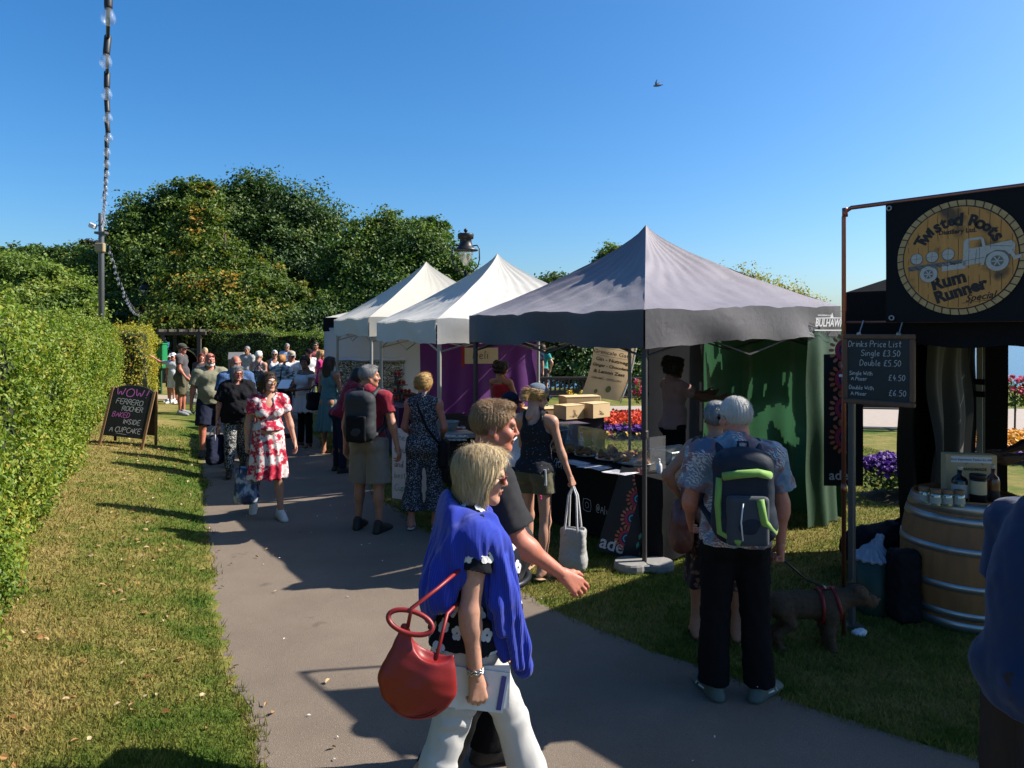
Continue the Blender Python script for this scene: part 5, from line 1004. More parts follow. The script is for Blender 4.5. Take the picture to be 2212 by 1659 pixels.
o = thing('gift_tube', 'black gift tube with a cream label between the two bottles', 'tube', np.array((*D(2113, 1078, 5.06)[:2], bt))); q = MB(); q.lathe([(.052, 0), (.052, .19)], n=28); q.build('tube_body', plain('black_card', (.012, .012, .012), .5), o, True); q = MB(); q.lathe([(.0528, .065), (.0528, .16)], n=28, cap=False); q.build('label_band', plain('cream_label', (.42, .34, .20), .7, var=.15, scale=40), o, True); q = MB(); q.lathe([(.054, .175), (.055, .2), (.05, .205)], n=28); q.build('lid', m_dkink, o, True)
o = thing('kraft_box', 'upright kraft box with a white printed strip at the back of the barrel', 'box', np.array((*D(2092, 1055, 5.36)[:2], bt)), R(-12)); q = MB(); q.box((0, 0, .15), (.345, .10, .30), bev=.004); q.build('carton', m_card, o); q = MB(); q.box((0, -.0515, .262), (.275, .003, .045)); q.build('paper_strip', m_paper, o); q = MB(); V, F = text_geo('Rum Experience Tasting Kit £40', .021, .0004); q.add(V, F); q.xform(np.stack([np.array((1, 0, 0.)), np.array((0, 0, 1.)), np.array((0, -1., 0))], 1), (0, -.0545, .262)).build('lettering', plain('blue_ink', (.06, .06, .25), .7), o)
q = MB(); V, F = text_geo('HANDMADE', .03, .001); q.add(V, F); t_ = np.linspace(.1, 3.04, 14); stroke(q, np.stack([.06 * np.cos(t_), .03 + .03 * np.sin(t_)], 1), .004, 0, 0); q.xform(np.stack([np.array((1, 0, 0.)), np.array((0, 0, 1.)), np.array((0, -1., 0))], 1), (.02, -.0525, .19)).build('box_stamp', m_cardp, o)
# bin with tied bag, black bags, scrap of tissue
m_bin = plain('dark_green_plastic', (.018, .045, .028), .5); bi = thing('litter_bin', 'dark green bin with a white liner beside the grey tent leg', 'bin', (*D(1887, 1300, 5.35)[:2], 0)); q = MB(); q.lathe([(.115, 0), (.125, .02), (.14, .40), (.135, .40), (.115, .02), (.01, .02)], n=26); q.build('bin_body', m_bin, bi, True)
V, Q = surf([ell((0, 0, .41), (.15, .15, .035)), ell((0, 0, .45), (.09, .09, .05)), ell((.02, 0, .50), (.04, .035, .04)), cap((.02, 0, .5), (.06, .02, .55), .02, .028)], .01, .03); V = V + vnormals(V, Q) * (.008 * np.sin(np.arctan2(V[:, 1], V[:, 0]) * 15 + V[:, 2] * 20))[:, None]; MB().add(V, [Q]).build('bin_liner', plain('white_liner', (.42, .44, .52), .45, trans=.3), bi, True)
m_blkbag = fabric('black_nylon', (.010, .010, .012), .3, 9, 400, .5, .6)
def lump(name, label, cat, p, prims, h, m, k=.05, amp=.01, sc_=14, rz=0):
    o = thing(name, label, cat, p, rz); V, Q = surf(prims, h, k); V = V + vnormals(V, Q) * (amp * snoise(V, sc_, 2))[:, None]; MB().add(V, [Q]).build('bag_body', m, o, True); return o
bg1 = lump('holdall', 'slumped black holdall on the lawn behind the litter bin', 'bag', (*D(1895, 1160, 6.3)[:2], 0), [ell((0, 0, .2), (.33, .2, .2)), ell((.15, 0, .32), (.14, .12, .12))], .025, m_blkbag); q = MB(); q.tube([(.05, 0, .36), (.22, -.02, .46), (.36, 0, .44), (.40, .02, .36)], .022, 6); q.build('strap', m_blkbag, bg1, True)
lump('tall_bag', 'tall black bag standing between the bin and the barrel', 'bag', (*D(1952, 1340, 5.15)[:2], 0), [rbox((0, 0, .27), (.20, .18, .52), None, .05)], .018, m_blkbag, .03, .012)
lump('crumpled_tissue', 'crumpled white tissue on the grass at the copper pole', 'litter', G(1856, 1373) + (0, 0, .02), [ell((0, 0, 0), (.05, .035, .025)), ell((.02, .01, .01), (.03, .02, .02))], .006, m_paper, .01, .006, 60)
# ------------------------------------------------------------------ sandwich board, posts, lights
m_dkwood = NT('sign_wood'); c = m_dkwood.mix(m_dkwood.noise(8, 5, vec=m_dkwood.mapping((8, 8, 1))), (.22, .125, .06), (.12, .065, .03)); m_sw = m_dkwood.done(c, .6)
f1, f2 = GB(214, 962), GB(306, 972); ax_ = nrm((f2 - f1) * (1, 1, 0)); mid = (f1 + f2) / 2; sbo = thing('sandwich_board', 'wooden sandwich board with chalked cupcake advert on the grass bank', 'chalkboard', mid, math.atan2(ax_[1], ax_[0]))
Wb = np.linalg.norm((f2 - f1)[:2]); tl = R(-13); Rb = rotx(R(90) + tl); rl = math.atan2(f2[2] - f1[2], Wb); Rb = roty(-rl) @ Rb; H_ = 1.02
def panel(sign):
    Rf = Rb if sign > 0 else roty(-rl) @ rotx(R(90) - tl); off = (0, .0, 0) if sign > 0 else (0, .50, 0)
    for sx in (-1, 1): q = MB(); q.box((sx * (Wb / 2), H_ * .47, 0), (.045, H_ * .94, .025), bev=.005); q.xform(Rf, off).build('leg', m_sw, sbo)
    q = MB(); t = np.linspace(0, math.pi, 15); top = np.stack([-np.cos(t) * (Wb / 2 - .025), .90 + .12 * np.sin(t)], 1); pts = np.concatenate([[(-Wb / 2 + .025, .17)], top, [(Wb / 2 - .025, .17)]]); nP = len(pts)
    V = np.concatenate([np.column_stack([pts, np.full(nP, .008)]), np.column_stack([pts, np.full(nP, -.008)])]); q.add(V, [np.array([list(range(nP))[::-1]]), np.array([[nP + i for i in range(nP)]]), np.array([(i, (i + 1) % nP, nP + (i + 1) % nP, nP + i) for i in range(nP)])]); q.xform(Rf, off).build('slate', m_slate, sbo)
panel(1); panel(-1)
m_pinkchalk = plain('pink_chalk', (.46, .12, .36), .9, var=.3, scale=120)
for i, (t, x, y, s, m, w) in enumerate((('WOW!', .01, .83, .135, m_pinkchalk, .016), ('FERRERO', -.01, .70, .088, m_chalk, .010), ('ROCHER', .06, .595, .080, m_chalk, .010), ('BAKED', -.10, .485, .082, m_pinkchalk, .010), ('INSIDE', .09, .385, .080, m_chalk, .010), ('A CUPCAKE', .02, .245, .085, m_chalk, .010))):
    q = MB(); ink(q, t, x, y, s, w, 'C', z=.0095, seed=i + 3, wfac=.66 if i else .95); q.xform(Rb).build('lettering', m, sbo)
q = MB(); stroke(q, [(-.12, .225), (.05, .215)], .007, .0095, 0); q.xform(Rb).build('underline', m_chalk, sbo)
ps = thing('marker_post', 'grey timber post with a small dark plate behind the sandwich board', 'post', GB(316, 868)); q = MB(); q.lathe([(.045, 0), (.042, 1.05), (.035, 1.08)], n=10); q.xform(roty(R(-2))); q.build('post', plain('weathered_post', (.13, .125, .11), .8), ps, True); q = MB(); q.box((-.06, -.03, .92), (.12, .02, .26)); q.build('plate', plain('dark_plate', (.05, .05, .045), .7), ps)
wb_ = thing('dog_waste_bin', 'bright green waste bin on a post at the yellow hedge', 'bin', (*D(346, 830, 24.3)[:2], 0)); q = MB(); q.box((0, 0, 1.28), (.36, .34, .82), bev=.03); q.build('bin_box', plain('green_enamel', (.012, .16, .055), .4), wb_); q = MB(); q.box((0, -.02, 1.71), (.40, .40, .05), bev=.01); q.build('lid', plain('green_enamel', (.012, .16, .055), .4), wb_); q = MB(); q.box((0, .0, .43), (.10, .09, .86)); q.build('post', plain('dark_green_post', (.01, .05, .02), .5), wb_)
m_steel = plain('galvanised_pole', (.10, .105, .11), .45, .5); ppos = D(219, 720, 20.6); pole = thing('lamp_pole', 'tall grey steel pole holding the festoon lights above the hedge', 'pole', (ppos[0], ppos[1], 0)); q = MB(); q.tube([(0, 0, 0), (0, 0, 4.95), (-.02, 0, 5.55)], [.085, .075, .06], 12); q.build('pole_shaft', m_steel, pole, True)
q = MB(); q.box((0, -.06, 4.55), (.26, .14, .26), bev=.02); q.build('junction_box', plain('brass_box', (.26, .20, .11), .5), pole); q = MB(); q.box((-.22, -.05, 5.18), (.2, .15, .15), R3=roty(R(25)), bev=.03); q.build('flood_lamp', m_white, pole); q = MB(); q.box((0, 0, 4.98), (.32, .2, .07), bev=.01); q.build('clamp', m_steel, pole)
m_bulb = glass('bulb_glass', (.97, .98, 1), .02, .2); m_cable = plain('black_cable', (.012, .012, .014), .5)
def festoon(name, label, pts, spacing, bulb, start=.0, cr=.0085, max_b=100):
    pts = np.asarray(pts); seg = np.linalg.norm(np.diff(pts, axis=0), axis=1); cum = np.concatenate([[0], np.cumsum(seg)]); o = thing(name, label, 'string lights', pts[0]); q = MB(); q.tube(pts - pts[0], cr, 6); q.build('cable', m_cable, o, True)
    g = MB(); g.lathe([(.014, -.008), (.018, .0), (.032, .03), (.034, .045), (.03, .062), (.015, .076), (.003, .08)], n=14); g.xform(np.diag((1, 1, -1.)) * bulb, (0, 0, -.10 * bulb)); V0 = g
    proto = None
    for i, s in enumerate(np.arange(start, cum[-1], spacing)[:max_b]):
        p = np.array([np.interp(s, cum, pts[:, k]) for k in range(3)]) - pts[0]
        if proto is None:
            sk = MB(); sk.lathe([(.012, .02), (.019, .01), (.019, -.085), (.017, -.10)], n=10); sk.V = [v * bulb for v in sk.V]; proto = (sk.build('lamp_socket', m_cable, o, True), V0.build('bulb', m_bulb, o, True)); proto[1].parent = proto[0]; proto[0].location = p; proto[0].rotation_euler = (.0, 0, 0)
        else:
            a = proto[0].copy(); COL.objects.link(a); a.parent = o; a.location = p; a.rotation_euler = (rng.normal(0, .10), rng.normal(0, .10), 0); b = proto[1].copy(); COL.objects.link(b); b.parent = a
    return o
yy = np.linspace(1.2, 20.45, 60); zz = 2.1 + 1.37 + .0474 * (yy - 3) + .0032 * (yy - 3) ** 2; uu = np.interp(yy, [1, 3, 4, 6, 9, 20.5], [238, 234, 231, 230, 226, 221]); fp = np.stack([(uu - 1106) / FPX * yy / 1.0, yy, zz - .0], 1); fp[-1] = (ppos[0], ppos[1], 5.22)
festoon('festoon_lights', 'string of large clear bulbs running overhead to the steel pole', fp, .62, .82, .62)
tt = np.linspace(0, 1, 30); e0 = np.array((ppos[0] + .1, ppos[1], 5.05)); e1 = D(318, 668, 37); far = e0 + (e1 - e0) * tt[:, None]; far[:, 2] -= 1.15 * np.sin(tt * math.pi) ** 1.0 * (1 - .25 * tt); 
festoon('festoon_lights', 'second string of clear bulbs sagging from the pole towards the wood', far, .60, 1.35, 1.2)
m_iron = plain('black_iron', (.018, .018, .020), .45, .3); m_lglass = glass('lantern_glass', (.85, .88, .8), .06, .45)
def lantern(label, p, s, H):
    """Victorian street lantern: fluted post, ladder bar, hoop bracket, bell shade, glass bowl, ball finial"""
    o = thing('street_lamp', label, 'street lamp', p, group='black iron street lamps'); q = MB(); q.lathe([(.16, 0), (.16, .25), (.10, .32), (.075, .9), (.06, 1.0), (.055, H - 1.9), (.07, H - 1.87), (.07, H - 1.8), (.045, H - 1.75), (.04, H - .98)], n=12); q.build('lamp_post', m_iron, o, True)
    q = MB(); q.tube([(-.42, 0, H - 1.32), (.42, 0, H - 1.32)], .022, 6); q.lathe([(.075, -.05), (.09, 0), (.075, .05)], (0, 0, H - 1.32), 10); q.build('ladder_bar', plain('pale_iron', (.25, .24, .22), .6), o)
    t = np.linspace(-.2, math.pi + .2, 15); q = MB(); 
    for sg in (-1, 1): q.tube([(0, 0, H - 1.02), (sg * .16, 0, H - .98), (sg * .30, 0, H - .86), (sg * .34, 0, H - .68), (sg * .335, 0, H - .42), (sg * .28, 0, H - .34), (sg * .14, 0, H - .36)], .018, 6)
    q.build('hoop_bracket', m_iron, o, True); q = MB(); q.lathe([(.30, H - .475), (.31, H - .455), (.20, H - .40), (.17, H - .34), (.15, H - .28), (.14, H - .19), (.19, H - .18), (.20, H - .08), (.19, H - .055), (.05, H - .05)], n=18); q.build('lamp_hood', m_iron, o, True)
    q = MB(); q.lathe([(.02, H - .05), (.022, H - .02), (.045, H + .0), (.05, H + .035), (.03, H + .065), (.004, H + .075)], n=12); q.build('finial', m_iron, o, True); q = MB(); q.lathe([(.185, H - .475), (.18, H - .56), (.13, H - .70), (.06, H - .81), (.02, H - .84)], n=18); q.build('lamp_bowl', m_lglass, o, True); return o
lantern('black Victorian lantern rising behind the white tents', (*D(1006, 700, 17.5)[:2], 0), 1, 2.1 + (718 - 500) / FPX * 17.5)
lantern('distant black lantern in front of the dark wood on the left', (*D(312, 700, 36)[:2], 0), 1, 2.1 + (718 - 605) / FPX * 36)
hs_ = thing('cottage', 'tiny white gabled cottage showing above the hedges by the pole', 'house', (*D(289, 710, 50)[:2], 0)); q = MB(); q.box((0, 0, 1.1), (1.6, 2, 2.2)); q.build('wall', plain('white_render', (.6, .6, .6), .8), hs_); q = MB(); V = np.array([(-.95, -1.1, 2.2), (.95, -1.1, 2.2), (0, -1.1, 2.85), (-.95, 1.1, 2.2), (.95, 1.1, 2.2), (0, 1.1, 2.85)]); q.add(V, [[0, 1, 2], [3, 5, 4], [0, 2, 5, 3], [1, 4, 5, 2], [0, 3, 4, 1]]); q.build('roof', plain('white_roof', (.6, .6, .6), .7), hs_); q = MB(); q.tube([(1.25, 0, 0), (1.25, 0, 3.1)], .16, 10); q.build('flue', m_steel, hs_)
pg = thing('pergola', 'weathered timber pergola over a dark arch at the end of the path', 'pergola', (*D(391, 830, 29.6)[:2], 0), R(8)); m_old = plain('old_timber', (.05, .042, .034), .85, var=.3, scale=8)
for sx in (-.72, .72):
    for y in (0, 1.6): q = MB(); q.box((sx, y, 1.0), (.15, .15, 2.0)); q.build('post', m_old, pg)
for y in (0, 1.6): q = MB(); q.box((0, y, 2.06), (2.0, .12, .16), bev=.02); q.build('beam', m_old, pg)
for x in np.linspace(-.8, .8, 5): q = MB(); q.box((x, .8, 2.18), (.08, 2.3, .11)); q.build('rafter', m_old, pg)
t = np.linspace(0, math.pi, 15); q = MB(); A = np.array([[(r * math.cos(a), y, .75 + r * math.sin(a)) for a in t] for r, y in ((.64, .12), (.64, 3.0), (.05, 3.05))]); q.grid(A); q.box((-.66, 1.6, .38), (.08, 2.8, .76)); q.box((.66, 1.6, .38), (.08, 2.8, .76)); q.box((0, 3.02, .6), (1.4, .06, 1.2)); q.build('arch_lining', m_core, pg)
# ------------------------------------------------------------------ benches, flower beds, roses
m_bench = plain('dark_bench_timber', (.030, .024, .020), .7, var=.3, scale=9)
def bench(label, p, rz, L=1.75):
    o = thing('park_bench', label, 'bench', p, rz, 'dark slatted park benches'); q = MB()
    for k in range(5): q.box((0, -.1 + k * .095 - .2, .43), (L, .08, .03), bev=.006)
    q.build('seat', m_bench, o); q = MB(); q.box((0, .27, .91), (L, .05, .075), bev=.01); q.box((0, .25, .50), (L, .045, .06))
    for x in np.linspace(-L / 2 + .1, L / 2 - .1, int(L / .125)): q.box((x, .26, .70), (.05, .022, .40))
    q.build('backrest', m_bench, o)
    for sx in (-1, 1):
        for y, h in ((-.32, .62), (.27, .93)): q = MB(); q.box((sx * L / 2, y, h / 2), (.065, .065, h), bev=.008); q.build('leg', m_bench, o)
        q = MB(); q.box((sx * L / 2, -.03, .635), (.075, .64, .04), bev=.008); q.build('armrest', m_bench, o)
    return o
b0 = bench('dark slatted bench behind the purple cloth, left of the tan flag', (*D(1212, 860, 18.6)[:2], .008), R(182)); 
dup(b0, (*D(1350, 860, 18.3)[:2], .008), R(178), 'dark slatted bench beyond the flower bed, right of the tan flag'); dup(b0, (*D(1900, 880, 15.6)[:2], .008), R(170), 'dark slatted bench seen under the chalk price list')
m_fl = {}
def flower_mat(name, c0, c1): n = NT(name); return n.done(n.ramp(n.attr('tint'), [(0, c0), (1, c1)]), .6, .3, trans=.25, tcol=n.ramp(n.attr('tint'), [(0, c0), (1, c1)]))
f_or = flower_mat('petal_scarlet', (.55, .035, .015), (.65, .10, .03)); f_pu = flower_mat('petal_purple', (.05, .012, .16), (.16, .05, .34)); f_ye = flower_mat('petal_yellow', (.55, .32, .01), (.6, .42, .06)); f_pk = flower_mat('petal_pink', (.55, .04, .10), (.6, .16, .22)); f_go = flower_mat('petal_orange', (.60, .22, .01), (.62, .34, .03))
def bed(label, c, rx, ry, zones, seed, soil=True):
    """carpet bedding on a low soil mound; zones: (r0, r1, height, petal material index, size, count)"""
    rg = np.random.default_rng(seed); o = thing('flower_bed', label, 'flower bed', (*c, 0)); q = MB(); t = np.linspace(0, 2 * math.pi, 33); rr = np.linspace(1.04, 0, 6)
    q.grid(np.array([[(rx * r * math.cos(a), ry * r * math.sin(a), .01 + .10 * (1 - r ** 2)) for a in t] for r in rr])); q.build('soil', plain('soil', (.03, .022, .015), .95), o, True)
    for (r0, r1, h, m, sz, k) in zones:
        r = np.sqrt(rg.uniform(r0 ** 2, r1 ** 2, k)); a = rg.uniform(0, 2 * math.pi, k); P = np.stack([rx * r * np.cos(a), ry * r * np.sin(a), .05 + h * rg.uniform(.75, 1.05, k) * (1 - .25 * (r / r1) ** 2)], 1); q = MB()
        for j in range(4): leaves(q, P + rg.normal(0, sz * .28, (k, 3)), np.tile((0, -.35, .9), (k, 1)), sz, np.clip(rg.uniform(0, 1, k), 0, 1), seed + j, tight=.45, aspect=.95)
        b = q.build('blossoms', m, o); b['kind'] = 'stuff'
        q = MB(); k2 = int(k * 1.6); r = np.sqrt(rg.uniform(r0 ** 2, r1 ** 2, k2)); a = rg.uniform(0, 2 * math.pi, k2); P = np.stack([rx * r * np.cos(a), ry * r * np.sin(a), .03 + h * rg.uniform(.2, .8, k2)], 1); leaves(q, P, np.tile((0, -.3, .9), (k2, 1)), sz * 1.2, rg.uniform(.2, .8, k2), seed + 8); b = q.build('foliage', dk, o); b['kind'] = 'stuff'
    return o
bed('round bed of scarlet flowers with a purple border beyond the boxes', D(1400, 925, 15.0)[:2], 2.5, 1.25, [(0, .74, .34, f_or, .075, 1500), (.70, .93, .22, f_pu, .07, 900), (.92, 1.02, .10, f_ye, .06, 130)], 3)
bed('bed of bright orange marigolds seen at the right edge', D(2230, 950, 12.3)[:2], 1.6, 1.3, [(0, .85, .26, f_go, .085, 900), (.85, 1.0, .2, f_pu, .07, 250)], 4)
bed('small mound of violet flowers beside the black tent curtain', D(1950, 1060, 9.0)[:2], .48, .42, [(0, .98, .50, f_pu, .06, 420)], 5)
def rose(label, p, h, m, seed, w=.32):
    rg = np.random.default_rng(seed); o = thing('rose_bush', label, 'rose bush', p, group='standard roses in the flower beds'); q = MB(); q.tube([(0, 0, 0), (.01, 0, h * .5), (0, 0, h * .75)], .018, 6)
    for k in range(6): a = k * 1.05; q.tube([(0, 0, h * .62), (w * .5 * math.cos(a), w * .5 * math.sin(a), h * .9)], .008, 4)
    q.build('stem', m_bark, o); k = 260; P = rg.normal(size=(k, 3)); P /= np.linalg.norm(P, axis=1)[:, None]; P = P * (w, w, h * .28) * rg.uniform(.4, 1, k)[:, None] + (0, 0, h * .72); q = MB(); leaves(q, P, P - (0, 0, h * .6), .09, rg.uniform(.2, 1, k), seed); q.build('foliage', md, o)
    k = 16; P = rg.normal(size=(k, 3)); P /= np.linalg.norm(P, axis=1)[:, None]; P[:, 2] = np.abs(P[:, 2]); P = P * (w, w, h * .28) + (0, 0, h * .74); q = MB()
    for j in range(7): leaves(q, P + rg.normal(0, .022, (k, 3)), P - (0, 0, h * .6), .085, rg.uniform(0, 1, k), seed + j, tight=.7, aspect=1)
    q.build('blossoms', m, o); return o
for i, (u, v, d, h, m, lab) in enumerate(((1388, 900, 15.6, 1.0, f_pk, 'pink standard rose left of the dark tent leg beyond the boxes'), (1152, 900, 14.5, .85, f_or, 'red rose bush beside the purple cloth, behind the cap'), (1252, 900, 15.5, .75, f_ye, 'yellow and red rose bush behind the cardboard boxes'), (2192, 900, 14.2, 1.15, f_pk, 'pink rose bush at the right edge beyond the orange bed'), (2240, 900, 14.0, 1.05, f_or, 'coral rose bush cut off by the right edge'))): rose(lab, (*D(u, v, d)[:2], .05), h, m, 60 + i)
# information lectern by the far hedge and a gull overhead
il = thing('information_board', 'grey rounded lectern board in front of the far hedge', 'sign', (*D(510, 800, 24)[:2], 0), R(15)); q = MB(); q.box((0, 0, 1.30), (.52, .06, .30), R3=rotx(R(-35)), bev=.05); q.build('panel', plain('grey_panel', (.16, .16, .155), .5), il)
for sx in (-.22, .22): q = MB(); q.box((sx, .02, .6), (.06, .06, 1.2)); q.build('post', m_steel, il)
gu = thing('gull', 'small gull gliding with one wing raised in the blue sky', 'bird', D(1421, 185, 46), R(60)); q = MB(); V, Q = surf([ell((0, 0, 0), (.07, .24, .07)), ell((0, .22, .03), (.05, .07, .05)), cap((0, .27, .03), (0, .33, .02), .018, .006), ell((0, -.26, .0), (.06, .12, .015))], .015, .05); q.add(V, [Q])
for sg, up in ((1, .62), (-1, .25)):
    s_ = np.linspace(0, 1, 9); yc = .10 - .05 * s_ - .22 * s_ ** 2; ch = .17 * (1 - .85 * s_); zz_ = up * np.sin(s_ * 1.5) * .72; xx_ = sg * .62 * s_; P = np.array([[(x, y + c * k, z + .012 * (1 - abs(k) * 2)) for k in (-.5, 0, .5)] for x, y, c, z in zip(xx_, yc, ch, zz_)]); q.grid(P); q.grid(P[::-1] - (0, 0, .012))
q.build('body', plain('gull_grey', (.20, .20, .24), .7, var=.4, scale=5), gu, True)
# ------------------------------------------------------------------ people: templates for head, hand and shoe, then a posed figure builder
def skin_mat(name, col, red=.0):
    n = NT(name); f = n.noise(14, 4); g = n.noise(70, 3); c = n.mix(f, sc(col, .86), (min(1, col[0] * 1.10), col[1] * .98, col[2] * .95)); c = n.mix(n.ramp(g, [(.50, 0), (.72, .75)]), c, (col[0] * .85, col[1] * .70, col[2] * .62))
    n.bump(n.noise(260, 3), .12, .003); return n.done(c, .5, .35, sss=.12)
SK = {'fair': skin_mat('skin_fair', (.40, .225, .155)), 'pink': skin_mat('skin_pink', (.42, .185, .13)), 'tan': skin_mat('skin_tan', (.34, .17, .105)), 'red': skin_mat('skin_sunburnt', (.38, .145, .095)), 'brown': skin_mat('skin_brown', (.15, .07, .042)), 'dark': skin_mat('skin_dark', (.065, .034, .024))}
m_lip = plain('lips', (.28, .085, .07), .45); m_eye = plain('eye_white', (.15, .125, .11), .6, spec=.1); m_iris = plain('iris', (.03, .022, .018), .15, spec=.6)
def hair_mat(name, c0, c1, rough=.52):
    n = NT(name); w = n.noise(9, 4); s = n.noise(130, 3, .6, n.mapping((1, 1, .10))); f = n.math('ADD', n.math('MULTIPLY', w, .4), n.math('MULTIPLY', s, .65)); c = n.ramp(f, [(.36, c0), (.68, c1)])
    n.bump(s, .4, .005); return n.done(c, rough, .28)
HR = {'blonde': hair_mat('hair_blonde', (.30, .205, .095), (.60, .47, .28)), 'gold': hair_mat('hair_golden', (.20, .11, .035), (.48, .31, .12)), 'sandy': hair_mat('hair_sandy', (.10, .055, .026), (.30, .19, .095)), 'grey': hair_mat('hair_grey', (.10, .10, .105), (.30, .29, .28)), 'white': hair_mat('hair_white', (.34, .33, .31), (.60, .58, .54)),
 'dark': hair_mat('hair_dark', (.008, .006, .005), (.035, .025, .02)), 'brown': hair_mat('hair_brown', (.025, .014, .010), (.08, .045, .028)), 'auburn': hair_mat('hair_auburn', (.05, .012, .010), (.17, .035, .022)), 'orange': hair_mat('hair_ginger', (.16, .06, .015), (.42, .20, .06)), 'salt': hair_mat('hair_salt_pepper', (.045, .042, .04), (.24, .235, .23))}
def head_template(h, fem):
    j = .92 if fem else 1.0
    P = [ell((0, -.014, .030), (.075, .097, .086)), ell((0, .022, -.04), (.060 * j, .064, .078)), ell((0, .066, -.096), (.021 * j, .019, .019)), cap((.050 * j, .002, -.055), (.018, .062, -.097), .019, .016), cap((-.050 * j, .002, -.055), (-.018, .062, -.097), .019, .016),
         ell((.036, .060, -.028), (.026, .026, .024)), ell((-.036, .060, -.028), (.026, .026, .024)), cap((-.033, .079, .021), (.033, .079, .021), .0105 if fem else .0125, k=.018), cap((0, .087, .012), (0, .102, -.022), .0070, .0095, k=.012), ell((0, .102, -.026), (.0100, .0105, .0090), k=.008), ell((.0110, .094, -.030), (.0070, .009, .0062), k=.007), ell((-.0110, .094, -.030), (.0070, .009, .0062), k=.007),
         cap((-.017, .0855, -.0565), (0, .0925, -.0545), .0048, k=.006), cap((.017, .0855, -.0565), (0, .0925, -.0545), .0048, k=.006), cap((-.014, .0855, -.0665), (.014, .0855, -.0665), .0062, k=.007)]
    for s in (-1, 1): P += [ell((s * .077, -.012, -.008), (.0075, .019, .031), rotx(R(-12)) @ rotz(R(s * -18)), k=.008), cap((s * .072, -.002, -.03), (s * .076, -.006, -.036), .008, k=.006)]
    P += [cap((0, -.028, -.05), (0, -.040, -.185), .050 if fem else .057, .054 if fem else .064, k=.03)]
    S = [ell((s * .032, .094, .001), (.0155, .0115, .0048)) for s in (-1, 1)] + [cap((-.018, .093, -.0612), (.018, .093, -.0612), .0022), ell((.0055, .1, -.0365), .003), ell((-.0055, .1, -.0365), .003)] + [ell((s * .0835, -.010, -.004), (.005, .010, .016)) for s in (-1, 1)]
    V, Q = surf(P, h, .022, S, sk=.007)
    V2, Q2 = [], []; off = len(V)
    for s in (-1, 1):
        v, q = surf([ell((s * .032, .0745, .001), (.0122, .0122, .0085))], h * .9, .004); V2.append(v); Q2.append(q + off); off += len(v)
    V = np.concatenate([V] + V2); nq = len(Q); Q = np.concatenate([Q] + Q2); c = V[Q].mean(1); mi = np.zeros(len(Q), int); ax_ = np.abs(np.abs(c[:, 0]) - .032)
    mi[nq:] = 2; mi[(np.arange(len(Q)) >= nq) & (ax_ ** 2 + (c[:, 2] - .001) ** 2 < .0058 ** 2) & (c[:, 1] > .08)] = 3
    sk_ = np.arange(len(Q)) < nq; mi[sk_ & (np.abs(c[:, 0]) < .0205) & (c[:, 2] < -.0505) & (c[:, 2] > -.0715) & (c[:, 1] > .083)] = 1
    br = sk_ & (ax_ < .017) & (np.abs(c[:, 2] - (.0205 - .003 * (ax_ / .017) ** 2)) < .0038) & (c[:, 1] > .07); mi[br] = 4
    return V, Q, mi
def hand_template(h, mode):
    """right hand: wrist at the origin, fingers along -z, palm facing -x, thumb side +y"""
    P = []; curl = {'relax': (18, 28, 18), 'grip': (72, 88, 50), 'flat': (6, 10, 6), 'pinch': (48, 40, 20)}[mode]; lens = ((.040, .024, .020), (.044, .028, .021), (.041, .026, .020), (.032, .019, .018)); ys = (.030, .010, -.011, -.030); zk = (-.088, -.092, -.088, -.080)
    for i in range(4):
        kn = np.array((.002, ys[i], zk[i])); P.append(cap((0, ys[i] * .45, -.008), kn, .0165, .0115, k=.014)); a = 0; p = kn
        for s_, (l, c) in enumerate(zip(lens[i], curl)):
            a += R(c * (1 + .10 * (i - 1)) + (4 if mode == 'relax' else 0) * i); d = np.array((-math.sin(a), (ys[i] * .9) * (.5 if mode != 'grip' else -.1), -math.cos(a))); d = nrm(d); q = p + d * l; r0 = (.0094, .0086, .0078)[s_] * (.9 if i == 3 else 1); P.append(cap(p, q, r0, r0 * .90, k=.0045)); p = q
    P.append(ell((-.008, .018, -.035), (.016, .017, .028), k=.014)); tp = {'relax': ((-.012, .040, -.048), (-.020, .052, -.076), (-.026, .056, -.098)), 'grip': ((-.022, .040, -.050), (-.048, .040, -.074), (-.058, .022, -.090)), 'flat': ((-.006, .046, -.046), (-.008, .066, -.070), (-.008, .074, -.092)), 'pinch': ((-.018, .042, -.05), (-.038, .046, -.082), (-.05, .040, -.105))}[mode]
    p = np.array((-.006, .018, -.018))
    for q, r0, r1 in zip(tp, (.0135, .0110, .0098), (.0115, .0100, .0080)): P.append(cap(p, q, r0, r1, k=.008)); p = np.array(q)
    P.append(cap((0, 0, .012), (0, 0, -.01), .024, .024, ax=(1, 0, 0), sq=.72, k=.014))
    return surf(P, h, .012)
_tm = {}
def tmpl(key, fn):
    if key not in _tm: _tm[key] = fn()
    return _tm[key]
def shoe_prims(kind, up=.0):
    """foot at the ankle: ankle joint at (0,0,.085), toes to +y"""
    if kind == 'bare': return [cap((0, -.03, .04), (0, -.045, .03), .034, .030), cap((0, 0, .07), (.006, .10, .032), .036, .026), cap((.0, .09, .026), (.004, .165, .018), .036, .024, ax=(0, 0, 1), sq=.62), cap((0, -.012, .11), (0, -.015, .07), .034, .038)], .016
    return [cap((0, -.045, .042), (0, .06, .045), .042, .044, ax=(0, 0, 1), sq=1.0), cap((0, .03, .06), (.006, .14, .038), .046, .036), cap((0, .10, .030), (.008, .185, .028), .046, .034, ax=(0, 0, 1), sq=.72), cap((0, -.02, .10), (0, -.018, .06), .046, .048), cap((0, -.055, .016), (.008, .185, .014), .042, .040, ax=(0, 0, 1), sq=.42)], .02
